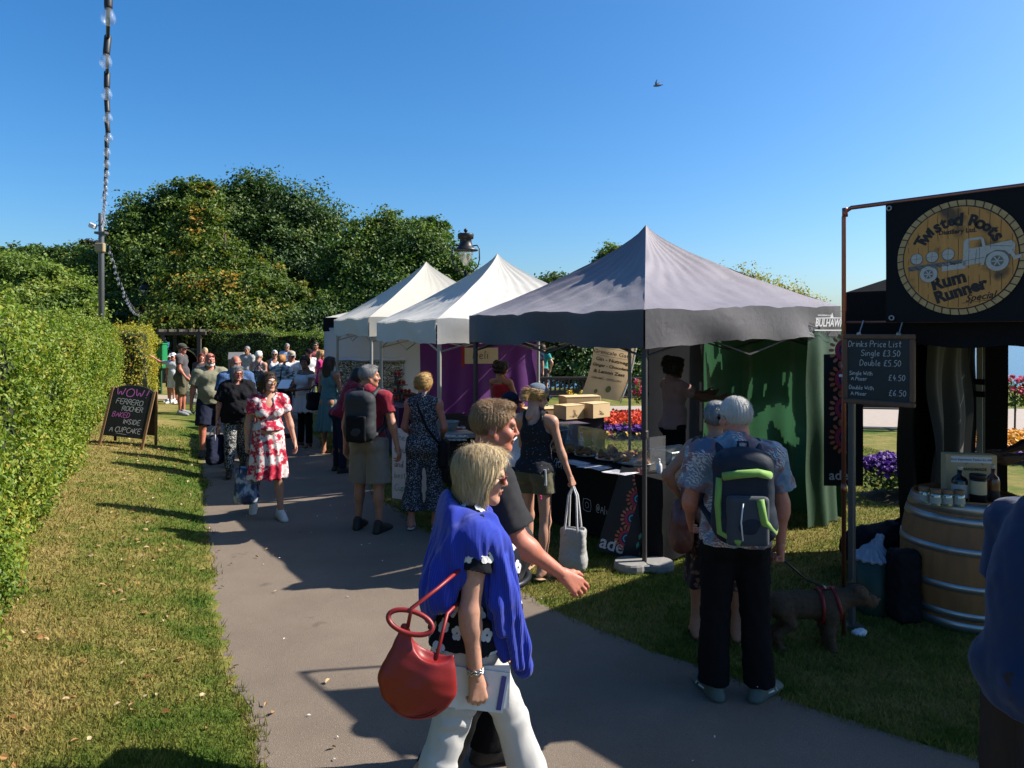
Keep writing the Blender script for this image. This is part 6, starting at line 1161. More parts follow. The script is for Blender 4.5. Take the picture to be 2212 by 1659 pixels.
def torso(b, infl=0.0, s=1.0):
    f, fem = b['fat'], b['fem']; i = infl
    P = [ell((0, -.005, .96), (.158 + .02 * fem + .03 * f + i, .112 + .03 * f + i, .125 + i)), ell((0, .0, 1.10), ((.128 if fem else .145) + .05 * f + i, .098 + .055 * f + i, .14 + i)), ell((0, .035 + .05 * f, 1.06), (.112 + .05 * f + i, .078 + .085 * f + i, .125 + i)), ell((0, -.002, 1.28), ((.146 if fem else .168) + .025 * f + i, .104 + .03 * f + i, .155 + i)),
         cap((-b['sw'] + .045, -.012, 1.405), (b['sw'] - .045, -.012, 1.405), .058 + i), cap((0, -.028, 1.36), (0, -.03, 1.47), .085 + i, .060 + i), cap((-b['sw'] + .03, -.02, 1.41), (0, -.035, 1.465), .045 + i, .052 + i), cap((b['sw'] - .03, -.02, 1.41), (0, -.035, 1.465), .045 + i, .052 + i)]
    for sx in (-1, 1):
        P.append(ell((sx * .082, -.062 - .02 * f, .915), (.082 + .012 * f + i, .080 + .02 * f + i, .09 + i)))
        if fem: P.append(ell((sx * .072, .085 + .02 * f, 1.265), (.066 + .015 * f + i, .055 + .02 * f + i, .066 + .012 * f + i)))
        else: P.append(ell((sx * .07, .075, 1.31), (.08 + i, .035 + i, .06 + i)))
    return P
def mv(p, M, t):
    """move a primitive by rotation M and translation t"""
    p = list(p)
    if p[0] in 'cf': p[1] = M @ p[1] + t; p[2] = M @ p[2] + t; p[5] = None if p[5] is None else M @ np.asarray(p[5], float)
    else: p[1] = M @ p[1] + t; p[3] = M @ (np.eye(3) if p[3] is None else np.asarray(p[3])) if not np.allclose(M, np.eye(3)) else p[3]
    return tuple(p)
def scl(p, s):
    p = list(p)
    if p[0] in 'cf': p[1], p[2], p[3], p[4] = p[1] * s, p[2] * s, p[3] * s, p[4] * s
    else: p[1], p[2] = p[1] * s, p[2] * s
    return tuple(p)
STAND = ((0, 0, 2), (0, 0, -2))
HANG = ((.10, .02, -1), (.03, .12, -1), 'relax')
class Person:
    """a figure in its own frame: x to its right, y ahead, z up; heading is degrees clockwise from straight away"""
    def __init__(s, label, at, heading, H=1.72, fem=False, fat=.2, skin='fair', R_arm=HANG, L_arm=HANG, R_leg=(0, 0, 3), L_leg=(0, 0, 3), look=(0, 0), lean=0, hair=None, hairc='brown', lips=True, h=.014, z=0.0, feet='shoe', shoe=None, brow=None, group=None, shoulder=1.0, twist=0, sole=None, child=False, undercap=False):
        s.undercap = undercap
        at = fit(at); s.o = thing('person', label, 'person', (at[0], at[1], z), -R(heading), group); s.h = h; s.S = S = H / 1.75; s.skin = SK[skin]; s.fem = fem; s.fat = fat; s.H = H; s.twist = R(twist)
        s.b = b = dict(fat=fat, fem=1 if fem else 0, sw=(.168 if fem else .192) * shoulder); s.lean = R(lean); s.clothes = []
        hip = {sx: np.array((sx * .088, 0, .92)) for sx in (1, -1)}; s.leg = {}; s.arm = {}
        g = .9 if fem else 1.0; s.lg = g * (1 + .22 * fat); s.ag = (.86 if fem else 1.0) * (1 + .25 * fat)
        for sx, L in ((1, R_leg), (-1, L_leg)):
            t, k, o = L[:3]; kn = hip[sx] + .43 * np.array((sx * math.sin(R(o)), math.sin(R(t)), -math.cos(R(t)))); an = kn + .415 * np.array((sx * math.sin(R(o * .6)), math.sin(R(k)), -math.cos(R(k)))); s.leg[sx] = [hip[sx], kn, an, R(L[3]) if len(L) > 3 else 0.0, R(L[4]) if len(L) > 4 else R(8)]
        # drop the figure so that the lower foot rests on the ground
        def low(l): a = l[3]; return l[2][2] - .085 * math.cos(a) - max(0, math.sin(a)) * .16 - max(0, -math.sin(a)) * .05
        dz = -min(low(l) for l in s.leg.values()); 
        for l in s.leg.values():
            for i in range(3): l[i] = l[i] + (0, 0, dz)
        s.dz = dz; s.Mt = rotz(s.twist) @ rotx(-s.lean); s.piv = np.array((0, 0, .92 + dz)); s.T = lambda p: s.Mt @ (np.asarray(p, float) - (0, 0, .92)) + s.piv
        for sx, A in ((1, R_arm), (-1, L_arm)):
            sh = s.T((sx * b['sw'], -.012, 1.405)); u, f = nrm(np.array(A[0]) * (sx, 1, 1)), nrm(np.array(A[1]) * (sx, 1, 1)); el = sh + .285 * u; wr = el + .25 * f
            s.arm[sx] = [sh, el, wr, f, A[2] if len(A) > 2 else 'relax', np.array(A[3]) * (sx, 1, 1) if len(A) > 3 else np.array((0, 1, .15))]
        s.hc = s.T((0, .012, 1.615)); s.Rh = s.Mt @ rotz(-R(look[0])) @ rotx(R(look[1])); s.fine = h <= .012
        hk = .0042 if h <= .010 else (.006 if h <= .014 else .010); V, Q, mi = tmpl(('head', fem, hk), lambda: head_template(hk, fem)); hs = 1.06 if child else 1.0; s.hs = hs
        V = (V * hs) @ s.Rh.T + s.hc; mb = MB(); mb.add(V * S, [Q], mi)
        P = [mv(p, s.Mt, s.piv - s.Mt @ np.array((0, 0, .92))) for p in torso(b, -.006)]; gl, ga = s.lg, s.ag; nb = s.T((0, -.028, 1.44)); P.append(cap(nb, s.hc + s.Rh @ np.array((0, -.03, -.06)), .055 * (.92 if fem else 1.05), .05 * (.92 if fem else 1.05)))
        for sx in (1, -1):
            hp, kn, an = s.leg[sx][:3]; P += [cap(hp, kn, .082 * gl, .054 * gl), cap(kn, an, .051 * gl, .034 * (1 + .1 * fat)), ell(kn + (an - kn) * .30 + (0, -.018, 0), (.048 * gl, .052 * gl, .11), k=.03), ell(kn + (0, .012, 0), (.046 * gl, .046 * gl, .055), k=.03)]
            sh, el, wr = s.arm[sx][:3]; P += [cap(sh, el, .050 * ga, .040 * ga), cap(el, wr, .039 * ga, .0255 * (1 + .1 * fat)), ell(el + (wr - el) * .22, .042 * ga, k=.03), ell(sh + (0, 0, -.01), .056 * ga, k=.04)]
            if feet != 'shoe': P += s.foot_prims(sx, 'bare')
        V, Q = surf([scl(p, S) for p in P], h, .028 * S); V = relax(V, Q, 1, .4); mb.add(V, [Q])
        hh = .0042 if h <= .010 else (.006 if h <= .015 else .0085)
        for sx in (1, -1):
            sh, el, wr, f, mode, th = s.arm[sx]; V, Q = tmpl(('hand', mode, hh), lambda: hand_template(hh, mode)); z = -nrm(f); y = nrm(th - z * np.dot(th, z)); x = np.cross(y, z); 
            if sx < 0: V = V * (-1, 1, 1); Q = Q[:, ::-1]
            if sx < 0: pass
            Mh = np.stack([x, y, z], 1); V = (V * (.96 if fem else 1.05) * (.8 if child else 1)) @ Mh.T + wr; mb.add(V * S, [Q])
        s.body = mb.build('body', [s.skin, m_lip if lips else s.skin, m_eye, m_iris, HR[brow or hairc]], s.o, True)
        if hair: s.make_hair(hair, HR[hairc])
        if feet == 'shoe' and shoe is not None:
            for sx in (1, -1): s.garment('shoe', s.foot_prims(sx, 'shoe'), shoe, k=.02, hh=min(h, .012))
        if feet == 'sandal' and shoe is not None:
            for sx in (1, -1):
                Pz = [cap((0, -.055, -.002), (.004, .185, -.004), .040, .038, ax=(0, 0, 1), sq=.28), cap((-.04, .05, .02), (.03, .10, .052), .010), cap((.03, .10, .052), (.042, .05, .02), .010)]; s.garment('sandal', [s.to_foot(sx, p) for p in Pz], shoe, k=.008, hh=min(h, .010))
    def to_foot(s, sx, p):
        hp, kn, an, pit, out = s.leg[sx]; M = rotz(-sx * out) @ rotx(-pit); p = mv(p, np.eye(3), np.array((0, 0, -.085))); return mv(p, M, an)
    def foot_prims(s, sx, kind): return [s.to_foot(sx, p) for p in shoe_prims(kind)[0]]
    def tors(s, infl): return [mv(p, s.Mt, s.piv - s.Mt @ np.array((0, 0, .92))) for p in torso(s.b, infl)]
    def plane(s, z, up=True):
        """cut at torso height z (removes below when up)"""
        n_ = s.Mt @ np.array((0, 0, -1. if up else 1.)); return (s.T((0, 0, z)) * s.S, n_)
    def garment(s, name, prims, m, k=.03, subs=(), cuts=(), folds=None, hh=None, parent=None, masks=(), smooth=True):
        h = hh or s.h; V, Q = surf([scl(p, s.S) for p in prims], h, k * s.S, [scl(p, s.S) for p in subs], cuts, .004, masks)
        if not len(Q): return None
        V = relax(V, Q, 1, .35)
        if folds is not None:
            N = vnormals(V, Q); V = V + N * np.asarray(folds(V / s.S))[:, None]
        o = MB().add(V, [Q]).build(name, m, parent or s.o, smooth); s.clothes.append(o); return o
    def fold(s, amp=.006, sc_=9.0, seed=0): return lambda V: amp * (snoise(V * (1, 1, .55), sc_, seed) + .6 * snoise(V, sc_ * 2.1, seed + 1)) - amp * .2
    def sleeves(s, frac, ex=.016, flare=.012, ga=None):
        P = []; ga = ga or s.ag
        for sx in (1, -1):
            sh, el, wr = s.arm[sx][:3]; u = nrm(el - sh); P.append(ell(sh + (0, 0, -.008), (.062 * ga + ex, .060 * ga + ex, .062 * ga + ex), k=.04))
            if frac <= 1: P.append(cone(sh - u * .01, sh + (el - sh) * frac, .054 * ga + ex, .046 * ga + ex + flare, k=.03))
            else: P += [cap(sh, el, .052 * ga + ex, .044 * ga + ex, k=.03), cone(el, el + (wr - el) * (frac - 1), .044 * ga + ex, .032 * ga + ex, k=.03)]
        return P
    def tee(s, m, hem=.86, sleeve=.62, loose=.016, neck='crew', name='shirt', folds=.006, ex=.014, flare=.014, collar=None, extra=()):
        P = s.tors(loose); 
        if s.fat > .3 or loose > .02: P.append(mv(cone((0, .012, 1.08), (0, .012, hem - .03), .150 + .05 * s.fat + loose, .160 + .05 * s.fat + loose, ax=(0, 1, 0), sq=.74), s.Mt, s.piv - s.Mt @ np.array((0, 0, .92))))
        else: P.append(mv(cone((0, 0, 1.02), (0, 0, hem - .03), .158 + loose, .165 + loose, ax=(0, 1, 0), sq=.74), s.Mt, s.piv - s.Mt @ np.array((0, 0, .92))))
        if sleeve: P += s.sleeves(sleeve, ex, flare)
        P += [mv(e, s.Mt, s.piv - s.Mt @ np.array((0, 0, .92))) for e in extra]
        Tm = lambda p: mv(p, s.Mt, s.piv - s.Mt @ np.array((0, 0, .92)))
        subs = {'crew': [Tm(ell((0, .01, 1.485), (.082, .092, .055)))], 'v': [Tm(ell((0, .01, 1.49), (.086, .095, .06))), Tm(ell((0, .115, 1.42), (.055, .075, .10)))], 'scoop': [Tm(ell((0, .02, 1.50), (.105, .13, .12))), Tm(ell((0, .11, 1.44), (.08, .08, .09)))], 'tank': [Tm(ell((0, .06, 1.49), (.085, .11, .14))), Tm(ell((0, -.09, 1.47), (.075, .07, .12)))] + [Tm(ell((sx * (s.b['sw'] + .005), -.012, 1.41), (.072, .16, .13))) for sx in (1, -1)], 'bare': [Tm(ell((0, .0, 1.52), (.4, .3, .15)))], 'collar': [Tm(ell((0, .035, 1.50), (.064, .075, .055)))]}[neck]
        o = s.garment(name, P, m, .03, subs, [s.plane(hem)], s.fold(folds) if folds else None)
        if collar is not None:
            C = [Tm(cap((sx * .062, -.03, 1.475), (sx * .035, .075, 1.435), .016, .014)) for sx in (1, -1)] + [Tm(cap((.062, -.03, 1.475), (0, -.088, 1.485), .016)), Tm(cap((-.062, -.03, 1.475), (0, -.088, 1.485), .016))]; s.garment('collar', C, collar, .012, hh=min(s.h, .010))
        return o
    def trousers(s, m, to=1.0, loose=.014, top=1.0, hemr=None, name='trousers', folds=.006, cut=True):
        """to: 0 hip .. 1 knee .. 2 ankle"""
        P = [p for p in s.tors(loose * .8)[:3]] + s.tors(loose * .8)[8:9] + [q for q in s.tors(loose * .8)[9:12] if q[1][2] < s.piv[2] + .1]
        for sx in (1, -1):
            hp, kn, an = s.leg[sx][:3]; g = s.lg
            if to <= 1: P.append(cone(hp + (0, 0, .03), hp + (kn - hp) * to, .088 * g + loose, (.084 - .024 * to) * g + loose + (hemr or .018), k=.035))
            else: P += [cap(hp, kn, .085 * g + loose, .058 * g + loose, k=.035), cone(kn, kn + (an - kn) * (to - 1), .058 * g + loose, (hemr or .052 * g + loose), k=.03)]
        return s.garment(name, P, m, .03, cuts=[s.plane(top, False)], folds=s.fold(folds) if folds else None)
    def skirt(s, m, top=1.04, hem=.45, r0=.155, r1=.26, name='skirt', nf=11, amp=.018, sq=.78):
        a, b = s.T((0, 0, top)), np.array((0, 0, hem)); Pz = [cone(a, b, r0 + .04 * s.fat, r1 + .04 * s.fat, ax=(0, 1, 0), sq=sq)]; Lz = a[2] - hem
        f = lambda V: amp * np.clip((a[2] - V[:, 2]) / Lz, 0, 1) ** .8 * np.sin(np.arctan2(V[:, 1], V[:, 0]) * nf + 1.2 * np.sin(V[:, 2] * 7) + .8 * np.sin(np.arctan2(V[:, 1], V[:, 0]) * 3))
        return s.garment(name, Pz, m, .02, folds=f)
    # ---- head wear and hair, in head coordinates
    def hp(s, p): return mv(scl(p, s.hs), s.Rh, s.hc)
    def hvec(s, v): return s.hc + s.Rh @ (np.asarray(v, float) * s.hs)
    def hmask(s, fn):
        def g(X, Y, Z):
            px, py, pz = X / s.S - s.hc[0], Y / s.S - s.hc[1], Z / s.S - s.hc[2]; Rm = s.Rh / s.hs
            q = [px * Rm[0, i] + py * Rm[1, i] + pz * Rm[2, i] for i in range(3)]; return fn(*q) * s.S
        return g
    def make_hair(s, kind, m):
        hh = .005 if s.h <= .010 else (.0075 if s.h <= .015 else .011); C = lambda e: ell((0, -.016, .030), (.077 + e, .099 + e, .086 + e)); P, masks, subs, k = [], [], [], .02; smx = lambda a, b: np.maximum(a, b)
        line = lambda x, y, z, f=.062, side=-.004: np.maximum(f - .075 * np.clip((.075 - y) / .10, 0, 1.0) - z, -.2 + 0 * z) * (y > -.035) + (-.075 - z) * (y <= -.035)
        def short(front=.055, back=-.075, temple=-.012):
            def fn(x, y, z): t = np.clip((y + .045) / .115, 0, 1); zl = back + (temple - back) * np.clip(t / .35, 0, 1) + (front - temple) * np.clip((t - .45) / .55, 0, 1) ** 1.2; return (zl - z) * .8 + 0 * x
            return fn
        if kind == 'short': P = [C(.0065), ell((0, .025, .098), (.054, .058, .024)), ell((0, -.05, .078), (.056, .05, .036))]; masks = [short()]
        elif kind == 'crop': P = [C(.006)]; masks = [short(.058, -.06, .0)]
        elif kind == 'full': P = [C(.020), ell((.0, .045, .095), (.058, .045, .028)), ell((.02, -.02, .115), (.055, .06, .018))]; masks = [short(.060, -.085, -.02)]
        elif kind == 'ring': P = [C(.010)]; masks = [short(.30, -.075, .01), lambda x, y, z: z - .035 + 0 * x, lambda x, y, z: y - .03 + 0 * x]
        elif kind == 'updo': P = [C(.020), ell((0, -.10, .055), (.055, .04, .055)), ell((.03, -.10, .085), (.035, .032, .03)), ell((-.025, -.105, .03), (.035, .03, .03)), ell((.055, -.055, -.01), (.03, .05, .05)), ell((-.055, -.055, -.01), (.03, .05, .05)), ell((0, .03, .11), (.06, .05, .03))]; masks = [short(.052, -.085, -.04)]
        elif kind in ('bob', 'long', 'pony', 'curly'):
            P = [C(.013), ell((0, .04, .10), (.060, .05, .018))]
            if kind == 'bob': P += [ell((sx * .066, -.012, -.045), (.023, .072, .085)) for sx in (1, -1)] + [ell((0, -.075, -.03), (.080, .040, .095))]
            if kind == 'long': P += [cap((sx * .062, -.03, .0), (sx * .085, -.055, -.26), .038, .028, ax=(1, 0, 0), sq=.8) for sx in (1, -1)] + [ell((0, -.085, -.14), (.10, .035, .23)), ell((0, -.08, -.02), (.085, .05, .09))]
            if kind == 'pony': P += [ell((0, -.125, .03), (.032, .03, .03)), cap((0, -.135, .02), (.01, -.165, -.10), .032, .030), cap((.01, -.165, -.10), (.0, -.15, -.24), .030, .010)]
            if kind == 'curly': P += [ell(((.085) * math.cos(a) * math.cos(e), -.03 + .10 * math.sin(a) * math.cos(e), .03 + .10 * math.sin(e)), .042) for a in np.linspace(R(150), R(390), 8) for e in (-.75, 0, .6)]
            if kind == 'pony': masks = [short(.052, -.07, -.02)]
            else: masks = [lambda x, y, z: -(np.sqrt((x / .15) ** 2 + ((y - .128) / .108) ** 2 + ((z + .055) / .112) ** 2) - 1) * .07]
        if s.undercap: masks = masks + [lambda x, y, z: z - .052 + 0 * x]
        V, Q = surf([scl(s.hp(p), s.S) for p in P], hh * s.S, k * s.S, masks=[s.hmask(f) for f in masks])
        if not len(Q): return
        V = relax(V, Q, 1, .5); loc = ((V / s.S) - s.hc) @ s.Rh / s.hs; N = vnormals(V, Q); ang = np.arctan2(loc[:, 0], loc[:, 1] + .02)
        amp = {'curly': .012, 'crop': .002, 'short': .0025, 'bob': .002}.get(kind, .004); f = (snoise(loc, 30, 1) if kind == 'curly' else np.sin(ang * 34 + 3 * np.sin(loc[:, 2] * 30) + 2 * snoise(loc, 12, 2)))
        V = V + N * (amp * f * s.S)[:, None]; mb = MB().add(V, [Q])
        if s.h <= .0145:
            n_ = 13000 if s.h <= .010 else 2200; fl = np.tile(s.Rh @ np.array((0, .02, -1.)), (len(V), 1))
            if kind in ('short', 'full', 'crop'): fl = (np.stack([loc[:, 0] * 3, np.where(loc[:, 1] > -.02, .8, -.5), np.where(loc[:, 2] > .06, .1, -1)], 1)) @ s.Rh.T
            if kind == 'bob': fl = (np.stack([loc[:, 0] * 6, -loc[:, 1] * 2 + .15, -1 + 0 * loc[:, 0]], 1)) @ s.Rh.T
            if kind in ('updo', 'pony'): fl = (np.stack([-loc[:, 0] * 4, np.full(len(V), -1.0), -.15 + 0 * loc[:, 0]], 1)) @ s.Rh.T
            L = {'bob': .060, 'long': .11, 'full': .05, 'short': .016, 'crop': .014, 'updo': .05, 'pony': .06, 'curly': .04, 'ring': .02}[kind]
            zb = loc[:, 2].min() + {'bob': .045, 'long': .09, 'short': .012, 'pony': .04, 'updo': .02}.get(kind, .01); sel = (loc[:, 2] > zb) & ((loc[:, 1] < .07) | (loc[:, 2] > .085) | (kind not in ('bob', 'long')))
            ribbons(mb, V, vnormals(V, Q), fl, n_, L * s.S, .0011 if s.h <= .010 else .0028, 3, lift=.003 if kind in ('bob', 'updo', 'full', 'pony', 'curly') else .002, curl=2.0 if kind == 'curly' else .4, sel=sel)
        s.hair = mb.build('hair', m, s.o, True); return s.hair
    def beard(s, m, kind='full'):
        if kind == 'moustache': s.garment('moustache', [s.hp(cap((sx * .003, .099, -.044), (sx * .024, .088, -.056), .0065, .004)) for sx in (1, -1)], m, .004, hh=.0045); return
        P = [s.hp(cap((sx * .055, .006, -.03), (sx * .048, .03, -.075), .014, .020)) for sx in (1, -1)] + [s.hp(cap((sx * .046, .03, -.075), (sx * .012, .072, -.102), .021, .018)) for sx in (1, -1)] + [s.hp(cap((sx * .004, .094, -.043), (sx * .026, .082, -.058), .007, .008)) for sx in (1, -1)] + [s.hp(ell((0, .080, -.088), (.026, .014, .016)))]
        s.garment('beard', P, m, .014, hh=.0065)
    def glasses(s, m, m_lens=None, up=False, wrap=False):
        dz, dy = (.062, -.018) if up else (0, 0); mb = MB(); ln = MB(); Tn = lambda p: (s.hc + s.Rh @ ((np.asarray(p) + (0, dy, dz)) * s.hs)) * s.S
        for sx in (1, -1):
            k = np.linspace(0, 2 * math.pi, 15)[:-1]; pts = np.stack([sx * .033 + .026 * np.cos(k), .100 - .010 * np.abs(np.cos(k)) * (np.cos(k) * sx > 0) + 0 * k, -.001 + .021 * np.sin(k) * (1 - .15 * (np.sin(k) > 0))], 1); P3 = np.array([Tn(p) for p in pts]); mb.tube(P3, .0026 * s.S, 5, closed=True)
            ln.add(np.concatenate([P3, P3 + s.Rh @ np.array((0, -.002, 0))]), [np.array([list(range(14))[::-1]]), np.array([[14 + i for i in range(14)]])])
            mb.tube([Tn((sx * .058, .094, .006)), Tn((sx * .074, .06, .008)), Tn((sx * .083, -.012, .012)), Tn((sx * .080, -.03, -.004))], .0028 * s.S, 5)
        mb.tube([Tn((-.009, .102, .004)), Tn((0, .106, .007)), Tn((.009, .102, .004))], .0025 * s.S, 5); g = mb.build('sunglasses', m, s.o, True); ln.build('lens', m_lens or m_lensd, g)
    def cap_hat(s, m, rot=0, brim=True, name='cap'):
        C = ell((0, -.012, .045), (.091, .113, .088)); hh = min(.008, s.h); o = s.garment(name, [s.hp(C)], m, .01, masks=[s.hmask(lambda x, y, z: (.048 - .02 * np.clip(-y / .1, 0, 1) - z) + 0 * x)], hh=hh)
        if brim:
            X, Y = np.meshgrid(np.linspace(-1, 1, 17), np.linspace(0, 1, 8), indexing='ij'); bx = X * .070; by = .085 - .035 * X ** 2 + .075 * Y * np.sqrt(np.clip(1 - X ** 2 * .75, 0, 1)); bz = .052 - .018 * Y - .022 * X ** 2; Pt = np.stack([bx, by, bz], 2); W = lambda Pq: ((Pq * s.hs) @ s.Rh.T + s.hc) * s.S; mb = MB(); mb.grid(W(Pt)); mb.grid(W(Pt - (0, 0, .004))[::-1]); mb.build('peak', m, s.o, True)
        return o
    def wpt(s, p):
        """figure point (in scaled figure units already multiplied by S) -> world"""
        c, s_ = math.cos(s.o.rotation_euler[2]), math.sin(s.o.rotation_euler[2]); p = np.asarray(p, float); return np.array((s.o.location[0] + p[0] * c - p[1] * s_, s.o.location[1] + p[0] * s_ + p[1] * c, s.o.location[2] + p[2]))
    def hand(s, sx, d=.09): return s.wpt((s.arm[sx][2] + s.arm[sx][3] * d) * s.S)
    def backpack(s, label, m, m2=None, m_trim=None, size=1.0, group=None):
        """worn on the back, two shoulder straps; returned as a thing of its own"""
        o = thing('backpack', label, 'backpack', s.o.location, s.o.rotation_euler[2], group); Tb = lambda p: scl(mv(p, s.Mt, s.piv - s.Mt @ np.array((0, 0, .92))), s.S); h = min(s.h, .012); yb = -.155 - .05 * s.fat
        k = size; V, Q = surf([Tb(rbox((0, yb - .045, 1.20), (.29 * k, .17, .42 * k), None, .075)), Tb(ell((0, yb - .05, 1.20 + .19 * k), (.13 * k, .085, .07))), Tb(ell((0, yb - .075, 1.08), (.15 * k, .10, .13)))], h, .05 * s.S); V = V + vnormals(V, Q) * (.005 * snoise(V, 9, 1))[:, None]; MB().add(V, [Q]).build('pack_body', m, o, True)
        V, Q = surf([Tb(rbox((0, yb - .145, 1.10), (.20 * k, .05, .24 * k), None, .024))], h, .02); MB().add(V, [Q]).build('front_pocket', m2 or m, o, True)
        for sx in (1, -1):
            A = [(sx * .085, yb - .005, 1.35), (sx * .105, -.115 - .02 * s.fat, 1.435), (sx * .115, -.03, 1.482), (sx * .118, .065, 1.44), (sx * .125, .115 + .03 * s.fat, 1.33), (sx * .145, .09 + .04 * s.fat, 1.20), (sx * .175 + sx * .03 * s.fat, .0, 1.10), (sx * .14, yb + .02, 1.02)]
            pr = [Tb(cap(A[i], A[i + 1], .022, .022, k=.012)) for i in range(len(A) - 1)]; V, Q = surf(pr, min(h, .010), .012); MB().add(V, [Q]).build('shoulder_strap', m, o, True)
        q = MB(); tp = lambda p: s.T(p) * s.S; q.tube([tp((-.03, yb - .03, 1.40 + .04 * k)), tp((-.025, yb - .03, 1.45 + .05 * k)), tp((.025, yb - .03, 1.45 + .05 * k)), tp((.03, yb - .03, 1.40 + .04 * k))], .008, 6); q.build('grab_handle', m, o, True)
        if m_trim is not None:
            q = MB(); y_ = yb - .165
            q.tube([tp((-.11 * k, yb - .12, 1.33)), tp((-.05, y_ + .01, 1.35)), tp((.05, y_ + .01, 1.36)), tp((.11 * k, yb - .12, 1.34))], .022, 8); q.tube([tp((-.125 * k, yb - .105, 1.32)), tp((-.135 * k, yb - .12, 1.18)), tp((-.125 * k, yb - .125, 1.03)), tp((-.04, y_ - .0, .985))], .018, 8); q.tube([tp((.06, y_, 1.22)), tp((.08, y_, 1.10)), tp((.13 * k, yb - .10, 1.03)), tp((.15 * k, yb - .04, 1.05))], .022, 8); q.build('green_trim', m_trim, o, True); q = MB(); q.tube([tp((-.03, y_ - .012, 1.20)), tp((-.04, y_ - .012, 1.10)), tp((-.03, y_ - .008, 1.0))], .004, 5); q.build('zip', m_paper, o, True)
        return o
m_lensd = plain('dark_lens', (.012, .010, .012), .06, spec=.7); m_lensr = plain('red_brown_lens', (.16, .015, .012), .06, spec=.7); m_blackpl = plain('black_plastic', (.012, .012, .013), .35)
# ------------------------------------------------------------------ cloth patterns
F_ = fabric
def blooms(name, ground, petal, heart, scale=9, thr=.42, frac=.55):
    """scattered flower heads on a plain ground"""
    n = NT(name); w = n.add('TexNoise'); w.inputs['Scale'].default_value = scale * 2.2; n.link(n.co(), w.inputs['Vector'])
    vm = n.add('VectorMath', operation='MULTIPLY_ADD'); vm.inputs[1].default_value = (.045, .045, .045); n.link(w.outputs['Color'], vm.inputs[0]); n.link(n.co(), vm.inputs[2])
    d = n.vor(scale, vm.outputs[0]); v = n.add('TexVoronoi'); v.inputs['Scale'].default_value = scale; n.link(vm.outputs[0], v.inputs['Vector']); sel = n.add('SeparateColor'); n.link(v.outputs['Color'], sel.inputs[0])
    on = n.math('MULTIPLY', n.math('LESS_THAN', d, thr), n.math('LESS_THAN', sel.outputs[0], frac)); c = n.mix(on, ground, petal); ht = n.math('MULTIPLY', n.math('LESS_THAN', d, thr * .24), on); c = n.mix(ht, c, heart)
    n.bump(n.noise(12, 3, dist=.6), .25, .012); return n.done(c, .85, .15, sheen=.1)
m_floral = F_('black_viscose', (.010, .011, .014), .2, 7, 600, .25); m_petal = plain('white_petal_print', (.50, .50, .49), .85)
n = NT('red_white_floral'); f = n.noise(9, 5, .7); g = n.noise(26, 4, .6); c = n.ramp(n.math('ADD', n.math('MULTIPLY', f, .75), n.math('MULTIPLY', g, .3)), [(.50, (.50, .47, .46)), (.525, (.42, .10, .12)), (.56, (.36, .02, .045)), (.66, (.22, .008, .025))]); n.bump(n.noise(14, 3, dist=.6), .3, .012); m_reddress = n.done(c, .85, .15)
n = NT('blue_plaid'); a = n.ramp(n.wave(14, 0, None, 'X', 0), [(.62, 0), (.7, 1)]); b = n.ramp(n.wave(14, 0, None, 'Z', 0), [(.62, 0), (.7, 1)]); c = n.mix(n.math('MULTIPLY', n.math('ADD', a, b), .5), (.075, .14, .27), (.012, .022, .08)); m_plaid = n.done(c, .9, .15)
n = NT('striped_knit'); m_striped = n.done(n.mix(n.ramp(n.wave(9, 0, None, 'Z', 0), [(.52, 0), (.6, 1)]), (.50, .50, .48), (.02, .02, .025)), .9, .15)
n = NT('grey_camo'); f = n.noise(10, 3, .5, n.mapping((1, 1, 2.4))); m_camo = n.done(n.ramp(f, [(.42, (.05, .065, .075)), (.45, (.20, .22, .23)), (.53, (.23, .25, .26)), (.56, (.46, .47, .46))], 'LINEAR'), .85, .15)
n = NT('hawaiian_print'); f = n.noise(8, 3, .6); base = n.ramp(f, [(.38, (.10, .15, .20)), (.5, (.16, .22, .28)), (.56, (.22, .11, .10)), (.66, (.07, .10, .15))]); st = n.ramp(n.wave(24, 9, None, 'DIAGONAL', 1, 1.6), [(.60, 0), (.66, 1)]); mk = n.ramp(n.noise(7, 2), [(.47, 0), (.52, 1)]); c = n.mix(n.math('MULTIPLY', st, mk), base, (.42, .42, .42)); n.bump(n.noise(12, 3, dist=.6), .25, .012); m_hawaii = n.done(c, .8, .2)
def speckle(name, a, b, scale, thr=.5): n = NT(name); d = n.noise(scale, 3, .6); n.bump(n.noise(12, 3, dist=.6), .25, .012); return n.done(n.mix(n.ramp(d, [(thr - .03, 0), (thr + .03, 1)]), a, b), .85, .15)
m_jump = speckle('speckled_navy', (.018, .022, .034), (.24, .25, .27), 75, .56); m_legg = speckle('speckled_black_white', (.02, .02, .022), (.40, .40, .38), 60, .55); m_brfl = blooms('brown_floral', (.018, .011, .010), (.16, .07, .045), (.2, .13, .06), 26, .40, .7)
n = NT('black_sprig'); d = n.vor(42); m_sprig = n.done(n.mix(n.math('LESS_THAN', d, .13), (.010, .011, .015), (.30, .30, .30)), .8, .2)
n = NT('ribbed_blue_knit'); rb = n.math('SINE', n.math('MULTIPLY', n.attr('rib'), 1300.0)); n.bump(n.math('ADD', n.math('MULTIPLY', rb, .5), n.noise(260, 2)), .3, .005); c = n.mix(rb, (.012, .026, .24), (.020, .042, .36)); m_cardi = n.done(c, .85, .15, sheen=.2)
n = NT('white_denim'); tw = n.wave(260, .5, n.mapping((1, 1, 1), (0, .7, 0)), 'X', 1); n.bump(n.math('ADD', n.math('MULTIPLY', tw, .15), n.noise(9, 4, dist=.8)), .35, .014); m_wdenim = n.done(n.mix(n.noise(7, 4), (.36, .355, .345), (.46, .45, .435)), .8, .2)
